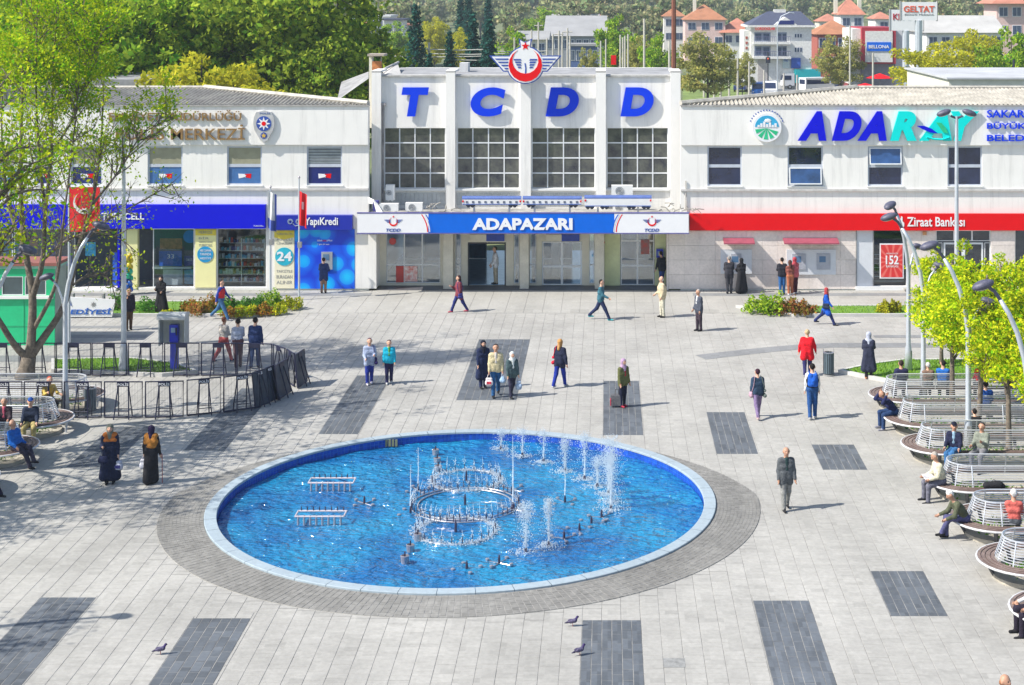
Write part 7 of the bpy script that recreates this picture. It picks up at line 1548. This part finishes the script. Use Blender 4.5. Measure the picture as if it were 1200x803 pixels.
# the man whose head shows at the bottom edge, and things on the benches
q = g(1176, 905); person('man with dark glasses whose head just enters the bottom right edge', 0, 0, 40, 1.72, pos=q, top=CHAR, bottom=CHAR, hair=(.35,.16,.08), hairkind='sides', skin=1, coat=(.1,.09,.1))
t = thing('newspaper', 'open pale newspaper on the lap of the reading man', 'newspaper', (8.60, 42.12, .66), .2); MB().obox((0,0,0), .30, .36, .006, 0, 0, .2).build('page', cloth((.66,.62,.60), .2), t); MB().obox((-.02,.02,.012), .24, .16, .006, 0, 0, .25).build('fold', cloth((.5,.5,.55)), t)
t = thing('black_bag', 'black bag lying at the right end of the fourth bench back', 'bag', (10.25, 41.75, .46)); V, Fq, mi = sdf_mesh([(np.array((-.2,0,.08)), np.array((.15,0,.1)), .09, .1, 0), (np.array((.1,0,.1)), np.array((.28,.05,.05)), .08, .05, 0)], .018, .03); put(np_mesh('bag_body', V, Fq, mi, [cloth(BLK)]), 'bag_body', t); MB().tube([(-.1,0,.16),(0,0,.24),(.12,0,.17)], .01, 5).build('handle', BLACK, t)
# ---- seated on the left-hand ring benches
sitter('grey-haired man in a plaid shirt and dark jacket on the second left bench', -17.98, 48.0, 12, top=(.42,.05,.10), bottom=CHAR, coat=(.06,.04,.05), shirt=(.50,.10,.16), hair=HAIRG, skin=1, legs=((80,70),(78,70)), arms=((26,60,4),(26,60,4)), pos_=None) if False else sitter('grey-haired man in a plaid shirt and dark jacket on the second left bench', -18.35, 47.85, 12, top=(.42,.05,.10), bottom=CHAR, coat=(.06,.04,.05), shirt=(.50,.10,.16), hair=HAIRG, skin=1, arms=((26,60,4),(26,60,4)))
sitter('white-bearded man in a blue cap and khaki trousers on the second left bench', -17.55, 47.85, 12, top=(.02,.03,.05), bottom=(.40,.33,.14), coat=(.02,.03,.06), cap=(.02,.08,.32), hair=HAIRW, hairkind='sides', arms=((24,40,6),(24,40,6)), w=1.06)
sitter('man in a blue jacket lounging cross-legged at the end of the third left bench', -17.05, 45.35, 70, top=(.01,.13,.50), bottom=(.04,.035,.06), coat=(.01,.13,.50), coatlen=.1, lean=-14, hair=(.35,.2,.12), hairkind='sides', skin=1, legs=((76,50),(82,60)), crossed=True)
sitter('sitter at the left edge with only dark trouser legs in view', -16.95, 42.3, 70, top=BLK, bottom=(.012,.012,.03), coat=BLK, legs=((78,56),(84,50)))
sitter('man in an orange-yellow safety vest behind the front barriers at the left', -18.1, 50.8, 40, top=(.55,.40,.10), bottom=BLK, vest=(.75,.45,.05), hair=(.5,.08,.05), arms=((40,60,10),(30,50,10)), lean=20)
# ---- pigeons
def pigeon(px, py, phi, label):
    t = thing('pigeon', label, 'pigeon', g(px, py), math.radians(phi), 'pigeons on the paving'); N3 = lambda *v: np.array(v, float)
    pr = [(N3(-.03,0,.105), N3(.05,0,.12), .042, .045, 0), (N3(-.05,0,.105), N3(-.13,0,.085), .035, .014, 1), (N3(.06,0,.13), N3(.095,0,.185), .034, .020, 2), (N3(.10,0,.20), N3(.105,0,.203), .022, .021, 2), (N3(.12,0,.200), N3(.142,0,.194), .008, .003, 3), (N3(-.12,0,.083), N3(-.17,0,.075), .014, .010, 1)]
    V, Fq, mi = sdf_mesh(pr, .008, .008); put(np_mesh('body', V, Fq, mi, [cloth((.10,.09,.16)), cloth((.05,.045,.09)), cloth((.06,.04,.14)), BLACK]), 'body', t)
    for s in (-1, 1):
        MB().tube([(0,s*.02,.075),(.005,s*.02,.02),(.0,s*.02,.003)], .005, 5).build('leg', cloth((.45,.12,.10)), t)
        mb = MB(); mb.sphere((-.03, s*.042, .115), .05, 10, sc=(1.5,.22,.62)); mb.build('wing', cloth((.14,.12,.20)), t, smooth=True)
pigeon(188, 767, 10, 'pigeon walking beside the dark strip at the lower left'); pigeon(671, 734, 5, 'upper pigeon of the two left of the centre front strip'); pigeon(679, 768, 25, 'lower pigeon of the two left of the centre front strip')
# ================================================================== BACKGROUND: road, houses, vehicles, poles
def gp_(pts, name, m, z=.004):
    P = [g(*p) for p in pts]; return MB().add([(p.x, p.y, z) for p in P], [tuple(range(len(P)))]).build(name, m, kind='structure')
ROADM = mat('far_road', (.13, .14, .155), .85, var=.12, vscale=.1)
gp_([(866,124),(1080,124),(1060,92),(1010,74),(930,66),(905,72),(893,90)][::-1], 'road', ROADM)
gp_([(560,86),(800,86),(792,70),(600,70)][::-1], 'rail_yard', mat('yard_gravel', (.24,.22,.19), .95, var=.3, vscale=.2))
gp_([(800,118),(868,118),(880,98),(800,92)][::-1], 'grass_verge', mat('verge_grass', (.20,.28,.06), .95, var=.3, vscale=.4))
def qwin(mbf, x0, x1, z0, z1, y): mbf.box(x0, x1, y-.05, y-.01, z0, z1)
def house(px0, px1, yt, yb, Y, wallm, roofm, label, kind='hip', rh=2.2, floors=2, nw=3, dep=9, over=.5, chim=(), z0=None, winm=None):
    x0, x1 = ax(px0, Y), ax(px1, Y); zt = az(yt, Y); zb = 0 if z0 is None else z0
    t = thing('house', label, 'house'); MB().box(x0, x1, Y, Y+dep, zb-3 if z0 is not None else 0, zt).build('wall', wallm, t)
    if kind == 'hip':
        xm0, xm1 = x0+min(dep/2, (x1-x0)/2-.01), x1-min(dep/2, (x1-x0)/2-.01); o = over
        vs = [(x0-o,Y-o,zt-.05),(x1+o,Y-o,zt-.05),(x1+o,Y+dep+o,zt-.05),(x0-o,Y+dep+o,zt-.05),(xm0,Y+dep/2,zt+rh),(xm1,Y+dep/2,zt+rh)]
        MB().add(vs, [(0,1,5,4),(1,2,5),(2,3,4,5),(3,0,4),(3,2,1,0)]).build('roof', roofm, t)
    elif kind == 'gable':
        o = over; vs = [(x0-o,Y-o,zt-.05),(x1+o,Y-o,zt-.05),(x1+o,Y+dep+o,zt-.05),(x0-o,Y+dep+o,zt-.05),(x0-o,Y+dep/2,zt+rh),(x1+o,Y+dep/2,zt+rh)]
        MB().add(vs, [(0,1,5,4),(2,3,4,5),(3,0,4),(1,2,5),(3,2,1,0)]).build('roof', roofm, t)
    else: MB().box(x0-over, x1+over, Y-over, Y+dep+over, zt+.003, zt+.35).build('roof', roofm, t)
    W_ = winm or mat('far_window', (.06,.09,.16), .2, var=.2); FR = mat('far_frame', (.7,.7,.72), .5)
    fh = 3.0
    for f in range(floors):
        z1 = zt-.7-f*fh; 
        for i in range(nw):
            xc = x0+(x1-x0)*(i+.5)/nw; w = min(.75, (x1-x0)/nw*.3)
            fr = MB().box(xc-w-.1, xc+w+.1, Y-.06, Y-.012, z1-1.5, z1+.1).build('window', FR, t)
            for s in (-1, 1): MB().box(xc+(.04 if s > 0 else -w), xc+(w if s > 0 else -.04), Y-.09, Y-.062, z1-1.4, z1).build('pane', W_, fr)
    for cx_ in chim: MB().box(ax(cx_,Y)-.35, ax(cx_,Y)+.35, Y+dep*.3, Y+dep*.3+.7, zt+.2, zt+rh+1.2).build('chimney', CREAM, t)
    return t, x0, x1, zt
TERRA = mat('far_roof_tile', (.50, .20, .13), .8, var=.15, vscale=.8); BROWNR = mat('brown_roof_tile', (.42,.18,.09), .8, var=.15, vscale=.8); SLATE = mat('slate_roof', (.07,.08,.13), .7, var=.15); PINK = mat('pink_wall', (.70,.50,.46), .8); OFFW = mat('offwhite_wall', (.74,.73,.70), .8); CRM2 = mat('cream_wall', (.72,.66,.56), .8); BRICKR = mat('red_brick_wall', (.38,.10,.07), .8)
house(803,850,23,60,330,PINK,BROWNR,'pink house with a brown-red hipped roof right of the mast',rh=3.2,dep=10,chim=(815,))
house(778,802,19,60,345,OFFW,BROWNR,'white house with a reddish roof left of the pink house',rh=1.8,nw=2)
house(848,884,38,60,330,OFFW,TERRA,'low house with an orange-red roof beside the white apartment house',rh=3,floors=1,over=1)
house(985,1012,17,60,300,OFFW,TERRA,'pale two-storey house with a pointed red roof',rh=3.2,nw=2,chim=(982,1010))
house(958,1003,40,85,250,BRICKR,BROWNR,'red-brick house with a wide brown roof behind the round tree',rh=2.2,nw=4,dep=10)
house(1026,1046,22,40,320,OFFW,TERRA,'small red-roofed house behind the store',rh=1.4,floors=1,nw=1)
house(1168,1215,4,60,260,PINK,TERRA,'pink house with red eaves in the upper right corner',rh=2.5,nw=3,over=1.2)
house(1086,1175,38,70,230,OFFW,mat('pale_gable_roof', (.48,.47,.45), .8, var=.1, vscale=.4),'long pale-roofed hall behind the yellow trees','gable',rh=2.4,floors=1,nw=6,dep=14)
house(960,985,25,50,420,CRM2,TERRA,'distant cream house with a red roof left of the pointed roof',rh=2,nw=2); house(690,714,26,60,360,OFFW,TERRA,'far house with a pale brown roof above the factory',rh=2,nw=2)
house(1100,1128,18,40,380,OFFW,TERRA,'far red-roofed house between the billboards and the corner',rh=2,nw=2)
# white buildings at the upper left
house(409,457,20,60,300,OFFW,mat('white_flat_roof', (.66,.66,.66), .8),'long white flat-roofed building behind the wood','flat',floors=1,nw=6,dep=10,over=.2)
house(404,436,29,60,280,OFFW,TERRA,'low building with an orange roof in front of the long white one',rh=.9,floors=1,nw=3,dep=6); house(424,452,37,62,262,OFFW,SLATE,'small white building with a dark awning, nearest of the white group','flat',floors=1,nw=2,dep=5,over=.3); house(450,472,24,60,290,OFFW,SLATE,'white block with a dark roof at the right of the white group','flat',floors=2,nw=2,dep=6)
house(470,486,30,60,310,CRM2,TERRA,'pale house just left of the broad conifer','flat',floors=2,nw=1,dep=6)
# factory halls
FACT = mat('factory_roof', (.34,.34,.34), .8, var=.12, vscale=.3)
house(640,708,42,80,260,mat('factory_wall', (.30,.32,.36), .8),FACT,'wide grey factory hall behind the emblem','gable',rh=3.2,floors=1,nw=8,dep=24); house(646,700,28,60,330,OFFW,FACT,'second pale factory hall further back','gable',rh=2.0,floors=1,nw=6,dep=14); house(608,640,46,80,240,CRM2,FACT,'low shed left of the factory hall','gable',rh=1.2,floors=1,nw=3,dep=8)
house(668,700,54,82,236,mat('blue_shutter_wall', (.08,.13,.30), .6),FACT,'low shed with blue shutters before the factory','flat',floors=1,nw=5,dep=4)
# white apartment house
Y = 232; t = thing('apartment_house', 'white three-storey apartment house with balconies, dark roof and red lettering', 'building')
x0, x1 = ax(880,Y), ax(951,Y); zt = az(32,Y); MB().box(x0, x1, Y, Y+10, 0, zt).build('wall', OFFW, t)
vs = [(x0-.4,Y-.5,zt+.31),(x1+.5,Y-.5,zt+.31),(x1+.5,Y+10.5,zt+.31),(x0-.4,Y+10.5,zt+.31),(x0+3,Y+5,zt+2.3),(x1-1.0,Y+5,zt+2.3)]; MB().add(vs, [(0,1,5,4),(1,2,5),(2,3,4,5),(3,0,4)]).build('roof', SLATE, t)
MB().box(x0-.6, x1+.6, Y-.7, Y+10.6, zt+.003, zt+.3).build('cornice', OFFW, t)
MB().add([(ax(906,Y),Y-.6,zt+.32),(ax(934,Y),Y-.6,zt+.32),(ax(920,Y),Y-.6,zt+1.5),(ax(906,Y),Y+4,zt+.32),(ax(934,Y),Y+4,zt+.32),(ax(920,Y),Y+4,zt+1.5)], [(0,1,2),(0,2,5,3),(1,4,5,2)]).build('dormer', OFFW, t)
MB().box(ax(911,Y), ax(930,Y), Y-.65, Y-.61, zt+.4, zt+1.0).build('dormer_window', NAVY, t); MB().box(ax(911,Y), ax(925,Y), Y+4.5, Y+5.6, zt+2.0, zt+2.6).build('chimney', OFFW, t)
text('LORDOGLAR', 885.5, 908.5, 32.2, 35.4, Y-.71, RED, t, depth=.05, bold=.02)
for f, (a, b) in enumerate(((38,49), (54,66))):
    za, zb = az(a, Y), az(b, Y)
    for c, d in ((884,903), (911,922)):
        fr = MB().box(ax(c,Y), ax(d,Y), Y-.03, Y-.01, zb, za).build('window', mat('recess_blue', (.22,.26,.34), .6), t)
        for i in range(2): q = c+(d-c)*(i+.12)/2; MB().box(ax(q,Y), ax(q+(d-c)*.36,Y), Y-.07, Y-.031, zb+.2, za-.2).build('pane', mat('far_window', (.06,.09,.16), .2), fr)
    MB().box(ax(882,Y), ax(926,Y), Y-1.2, Y-.01, zb-.35, zb).build('balcony', OFFW, t)
    mb = MB(); xa, xb = ax(883,Y), ax(925.5,Y)
    mb.tube([(xa,Y-1.15,zb+.75),(xb,Y-1.15,zb+.75)], .03, 4)
    for i in range(19): xq = xa+(xb-xa)*i/18; mb.tube([(xq,Y-1.15,zb),(xq,Y-1.15,zb+.75)], .02, 4)
    mb.build('railing', mat('railing_dark', (.12,.12,.22), .5), t)
    for c in (931.5, 940):
        for k in range(2 if c < 935 else 1): pass
    for k in range(3):
        c = 931+k*3.1; fr = MB().box(ax(c,Y), ax(c+2.6,Y), Y-.03, Y-.01, az(b-4,Y), az(a+1,Y)).build('window', mat('far_frame', (.7,.7,.72), .5), t); MB().box(ax(c+.4,Y), ax(c+2.2,Y), Y-.06, Y-.031, az(b-5,Y), az(a+2,Y)).build('pane', MATS['far_window'], fr)
MB().box(ax(888,Y), ax(900,Y), Y-.05, Y-.01, 0, az(70,Y)).build('shop_front', mat('shop_front', (.5,.46,.44), .6), t); MB().box(ax(917,Y), ax(925,Y), Y-.3, Y-.06, az(80,Y), az(66,Y)).build('shop_board', mat('shop_board', (.5,.6,.6), .6), t)
text('TEKEL', 918, 924, 68, 72, Y-.31, BLUE2, t, depth=.03); MB().box(ax(927,Y), ax(938,Y), Y-.3, Y-.06, az(80,Y), az(68,Y)).build('shop_board', mat('shop_board_blue', (.03,.1,.45), .6), t)
# white annex with vertical red sign
MB().box(ax(872,Y), ax(880,Y), Y+.5, Y+8, 0, az(36,Y)).build('side_block', OFFW, t)
for k in range(3): MB().box(ax(874,Y), ax(876.5,Y), Y+.42, Y+.49, az(46+k*6,Y), az(43+k*6,Y)).build('small_sign', BRICKR, t)
# furniture store
Y = 215; t = thing('furniture_store', 'white store front framed in dark red with a blue name label', 'building')
FR_ = mat('store_red', (.42,.02,.04), .5); bx_ = lambda a,b,c,d,y0,y1: MB().box(ax(a,Y), ax(b,Y), y0, y1, az(d,Y), az(c,Y))
bx_(1000,1010,34,100,Y+1,Y+10).build('wall', OFFW, t); bx_(1010,1050,32.3,75,Y+.1,Y+10).build('front_frame', FR_, t); bx_(1014,1046,36.5,73,Y,Y+.09).build('front_panel', OFFW, t); bx_(1016,1044,49.5,60,Y-.1,Y-.004).build('label_board', BLUE2, t)
bx_(1010,1050,75.2,125,Y+.6,Y+10).build('ground_floor', mat('dim_floor', (.25,.22,.24), .7), t)
text('BELLONA', 1018, 1042, 52.8, 56.8, Y-.105, CW, t, depth=.04, bold=.02)
bx_(1050.2,1064,36,100,Y+2,Y+9).build('side_wall', mat('store_side', (.66,.68,.72), .7), t)
def billboard(a, b, c, d, Y, label, word, col, sub=None, px=None):
    t = thing('billboard', label, 'billboard'); MB().box(ax(a,Y), ax(b,Y), Y, Y+.5, az(d,Y), az(c,Y)).build('panel', CW, t)
    mb = MB(); x0, x1, z0, z1 = ax(a,Y), ax(b,Y), az(d,Y), az(c,Y)
    for q in ((x0-.1,x0,z0-.1,z1+.1), (x1,x1+.1,z0-.1,z1+.1)): mb.box(q[0], q[1], Y-.05, Y+.52, q[2], q[3])
    mb.build('frame', GREY, t); MB().tube([(ax(px,Y),Y+.3,0),(ax(px,Y),Y+.3,z0)], .45, 10).build('post', GALV, t)
    text(word, a+(3 if len(word) < 7 else 2), b-3, c+4.5, c+12, Y-.004, col, t, depth=.05, bold=.02)
    if sub: text(sub, a+4, b-4, c+13.6, c+15.6, Y-.004, GREY, t, depth=.03)
ORL = mat('sign_orange', (.75,.10,.03), .5)
billboard(1056,1098,2.5,24,190,'front billboard high on a post, lettered GELTAT in orange','GELTAT',ORL,'Elektrik Malzeme',1077); billboard(1043.5,1082,11.5,36,200,'rear billboard partly behind the GELTAT one, red lettering','KRAFTS',mat('sign_darkred', (.45,.01,.03), .5),None,1062)
# poles
PO = mat('concrete_post', (.50,.47,.42), .8, var=.1); 
def pole(px, top, Y, label, r=.12, m=PO, arm=0, group=None):
    t = thing('utility_pole', label, 'pole', (ax(px,Y), Y, 0), group=group); h = az(top, Y); MB().tube([(0,0,0),(0,0,h)], [r*1.3,r], 7).build('post', m, t)
    if arm: MB().tube([(-arm,0,h-.4),(arm,0,h-.4)], .06, 5).build('crossarm', m, t)
for px, top, Y in ((825,56,212),(837,53,212),(844.5,60,212),(854.5,63,212),(864.5,69,212),(878,72,210),(895.5,82,205),(918.5,86,212),(934,88,212)): pole(px, top, Y, 'weathered concrete post in the row above the station right corner', group='row of concrete posts beside the road')
for px, top, Y in ((623,35,170),(631,26,180),(641,45,175),(648,40,172),(655,36,170),(659,38,178),(665,33,165),(668,42,185),(727,41,165),(730,44,168),(732.5,42,171),(736,40,165),(603,44,160),(704,48,175),(710,46,190)): pole(px, top, Y, 'thin rail-yard post behind the station roof', .09, arm=.5 if px in (655,665,631) else 0, group='thin posts in the rail yard')
pole(503,50,150,'pale post rising before the broad conifer'); pole(571,49,150,'post left of the emblem beside the wires'); pole(755,22,160,'tall pale post between the two green trees', .11); pole(784.5,48,160,'short post left of the brown mast'); 
pole(789.5,-14,120,'tallest brown timber mast, cut by the top edge', .17, mat('rust_mast', (.22,.08,.05), .8), arm=0); pole(791.5,20,121,'thin dark pole touching the brown mast', .06, DARKM)
pole(996,30,190,'tall pale pole standing in the road by the round tree', .1); pole(1023,62,170,'pole in front of the furniture store', .1); pole(1188,70,110,'dark pole with a lamp at the upper right edge', .08, DARKM)
mb = MB()
for a, b, y0, Y in ((503,571,58,150),(503,600,63,150),(520,600,70,150),(571,640,60,150),(460,571,66,150)): mb.tube([at(a,y0,Y), at((a+b)/2,y0+1.0,Y), at(b,y0,Y)], .05, 4)
mb.build('overhead_pipes', mat('pipe_pale', (.45,.45,.42), .6), label='thin horizontal rails and wires strung left of the emblem', cat='wires')
t = thing('road_lamp', 'curved grey road lamp in front of the white apartment house', 'street lamp', (ax(911,205),205,0)); h = az(30,205)
MB().tube([(0,0,0),(0,0,h),(.5,0,h+1.2),(1.6,0,h+1.7),(2.2,0,h+1.6)], .08, 6).build('pole', GALV, t)
tl = thing('traffic_light', 'dark traffic light on a post beside the road', 'traffic light', (ax(900,215),215,0)); MB().tube([(0,0,0),(0,0,az(62,215))], .08, 6).build('post', DARKM, tl); MB().box(-.3,.3,-.2,.2,az(74,215),az(67,215)).build('housing', DARKM, tl); MB().sphere((0,-.22,az(69,215)), .13, 8).build('red_lamp', ORL, tl)
rb = part('red_banner', RED, None, (716,722,65,76,150,150.3)); tag(rb, 'small red banner on the yard fence right of the emblem', 'banner')
# a few roof things behind the parapet
for px in (671, 707): pass
o = part('roof_vent', mat('vent_white', (.6,.6,.6), .7), None, (538.5,548.5,74,90,78,79)); tag(o, 'small white vent box on the station roof left of the emblem', 'vent')
# vehicles
TY = mat('tyre', (.02,.02,.02), .8); CGL = mat('car_glass', (.02,.03,.08), .1, spec=1)
def vehicle(px, py, kind, col, label, rz=0, sc=1.0):
    m = mat('paint_%s' % col[0], col[1], .3, var=.03); c = g(px, py); t = thing({'car':'parked_car','van':'van','truck':'truck','bus':'minibus'}[kind], label, {'car':'car','van':'van','truck':'truck','bus':'minibus'}[kind], c, rz); t.scale = (sc,)*3
    Mx = Matrix(((1,0,0,0),(0,0,-1,0),(0,1,0,0),(0,0,0,1)))
    if kind == 'car': body = [(-2.1,.35),(2.1,.35),(2.15,.7),(2.0,.85),(1.1,.95),(-1.7,.95),(-2.15,.85)]; cab = [(-1.5,.95),(1.0,.95),(.45,1.42),(-1.1,1.42)]; L_, w = 2.1, 1.7
    elif kind in ('van', 'bus'): body = [(-2.4,.4),(2.4,.4),(2.45,1.0),(1.9,1.15),(1.5,1.95),(1.3,2.1),(-2.4,2.1)]; cab = None; L_, w = 2.4, 1.85
    else: body = [(1.1,.5),(2.9,.5),(2.95,1.2),(2.7,2.2),(1.1,2.3)]; cab = None; L_, w = 2.9, 2.2
    MB().prism(body, -w/2, w/2, 0, Mx).build('body', m, t)
    if kind == 'car':
        MB().prism(cab, -w/2+.12, w/2-.12, 0, Mx).build('cabin', m, t)
        for s in (-1, 1): MB().prism([(-1.35,.98),(.85,.98),(.4,1.36),(-1.05,1.36)], s*(w/2-.125), s*(w/2-.105), 0, Mx).build('side_window', CGL, t)
        MB().add([(1.01,-.65,.99),(1.01,.65,.99),(.51,.6,1.39),(.51,-.6,1.39)], [(0,1,2,3)]).build('windscreen', CGL, t); MB().add([(-1.52,-.65,.99),(-1.52,.65,.99),(-1.13,.6,1.39),(-1.13,-.6,1.39)], [(0,3,2,1)]).build('rear_window', CGL, t)
    elif kind in ('van', 'bus'):
        for s in (-1, 1): MB().prism([(-2.2,1.2),(1.55,1.2),(1.3,1.85),(-2.2,1.85)] if kind == 'bus' else [(.4,1.2),(1.6,1.2),(1.3,1.85),(.4,1.85)], s*(w/2+.0), s*(w/2+.015), 0, Mx).build('side_window', CGL, t)
        MB().add([(1.93,-.8,1.2),(1.93,.8,1.2),(1.54,.75,1.95),(1.54,-.75,1.95)], [(0,1,2,3)]).build('windscreen', CGL, t); MB().box(-2.42,-2.405,-.7,.7,1.2,1.85).build('rear_window', CGL, t)
    else:
        MB().box(-2.9, 1.0, -1.1, 1.1, .9, 2.9).build('cargo_box', mat('paint_%s' % col[2], col[3], .4, var=.03), t); MB().box(-2.9,1.1,-.5,.5,.5,.88).build('chassis', DARKM, t)
        MB().add([(2.93,-.9,1.3),(2.93,.9,1.3),(2.74,.85,2.1),(2.74,-.85,2.1)], [(0,1,2,3)]).build('windscreen', CGL, t)
        for s in (-1, 1): MB().box(1.6,2.6,s*1.1-.0 if s > 0 else -1.115,s*1.115 if s > 0 else -1.1,1.35,2.0).build('side_window', CGL, t)
    for s in (-1, 1): MB().sphere((L_+.03, s*w*.36, .72), .12, 6, sc=(.4,1,1)).build('headlight', CW, t)
    for x in (-L_*.62, L_*.62):
        for s in (-1, 1):
            mb = MB(); mb.lathe([(.001,-.1),(.33,-.1),(.33,.1),(.001,.1)], n=12); M = Matrix.Translation((x, s*(w/2-.08), .33)) @ Matrix.Rotation(math.pi/2, 4, 'X'); mb.v = [tuple(M @ Vector(v)) for v in mb.v]; wh = mb.build('wheel', TY, t)
            mb = MB(); mb.lathe([(.001,-.12),(.18,-.12),(.18,.12),(.001,.12)], n=10); mb.v = [tuple(M @ Vector(v)) for v in mb.v]; mb.build('rim', METAL, wh)
W_, B_, K_, R_, N_ = ('white',(.75,.75,.76)), ('blue',(.03,.15,.5)), ('black',(.03,.03,.04)), ('red',(.6,.03,.04)), ('navy',(.03,.05,.2))
rd = math.radians
vehicle(902,113,'bus',W_,'white minibus driving towards the station, nearest on the road',rd(-95)); vehicle(937,104,'truck',('white',(.75,.75,.76),'teal',(.01,.5,.52)),'white truck with a teal cargo box',rd(190)); vehicle(909,93,'truck',('red',(.6,.03,.04),'redbox',(.6,.05,.06)),'small red truck behind the poles',rd(200),.8)
vehicle(957,108,'bus',W_,'white minibus with dark windows right of the teal truck',rd(25)); vehicle(889,112,'van',B_,'blue van at the left side of the road',rd(-100),.85); vehicle(874,87,'car',N_,'dark blue car parked before the apartment house',rd(10)); vehicle(884,86,'car',K_,'black car parked beside the dark blue one',rd(170)); vehicle(932,82,'van',B_,'blue van parked at the shops of the apartment house',rd(5),.8)
vehicle(943,86,'car',W_,'white car behind the teal truck',rd(15)); vehicle(924,92,'van',('cyan',(.1,.5,.6)),'light blue van left of the teal truck',rd(185),.9); vehicle(972,105,'car',B_,'blue car right of the white minibus',rd(60)); vehicle(1004,103,'car',('pink',(.7,.2,.2)),'faded red car at the foot of the tall pale pole',rd(5))
vehicle(1018,94,'car',R_,'bright red car behind the yellow one',rd(10)); vehicle(1020,104,'car',('yellow',(.7,.6,.1)),'yellow taxi under the round tree',rd(5)); vehicle(868,107,'car',N_,'dark car at the left end of the road near the posts',rd(80)); vehicle(905,100,'car',('silver',(.5,.52,.55)),'silver car behind the nearest minibus',rd(-80)); vehicle(980,100,'car',K_,'black car between the poles under the tree',rd(20)); vehicle(992,99,'car',('grey',(.3,.32,.36)),'grey car under the right side of the tree',rd(30))
t = thing('red_parasol', 'red parasol beside the furniture store', 'parasol', (ax(1031,205),205,0)); MB().lathe([(.02,3.6),(1.8,3.0),(1.75,2.95)], n=12).build('canopy', RED, t); MB().tube([(0,0,0),(0,0,3.6)], .05, 6).build('pole', GREY, t)
t = thing('red_parasol', 'lower red stall roof left of the parasol by the store', 'parasol', (ax(1014,200),200,0)); MB().lathe([(.02,2.6),(1.5,2.2),(1.45,2.15)], n=12).build('canopy', RED, t); MB().tube([(0,0,0),(0,0,2.6)], .05, 6).build('pole', GREY, t)
# ================================================================== HAZE: one closed box of thin air round the camera and the scene
hz = bpy.data.materials.new('haze_air'); hz.use_nodes = True; N, L = hz.node_tree.nodes, hz.node_tree.links
for x in list(N): N.remove(x)
o = N.new('ShaderNodeOutputMaterial'); v = N.new('ShaderNodeVolumePrincipled'); v.inputs['Density'].default_value = .00036; v.inputs['Color'].default_value = (.80, .90, 1, 1); v.inputs['Anisotropy'].default_value = .3
L.new(v.outputs[0], o.inputs['Volume'])
MB().box(-4500, 4500, -600, 5200, -1.5, 62).build('haze', hz, kind='stuff')
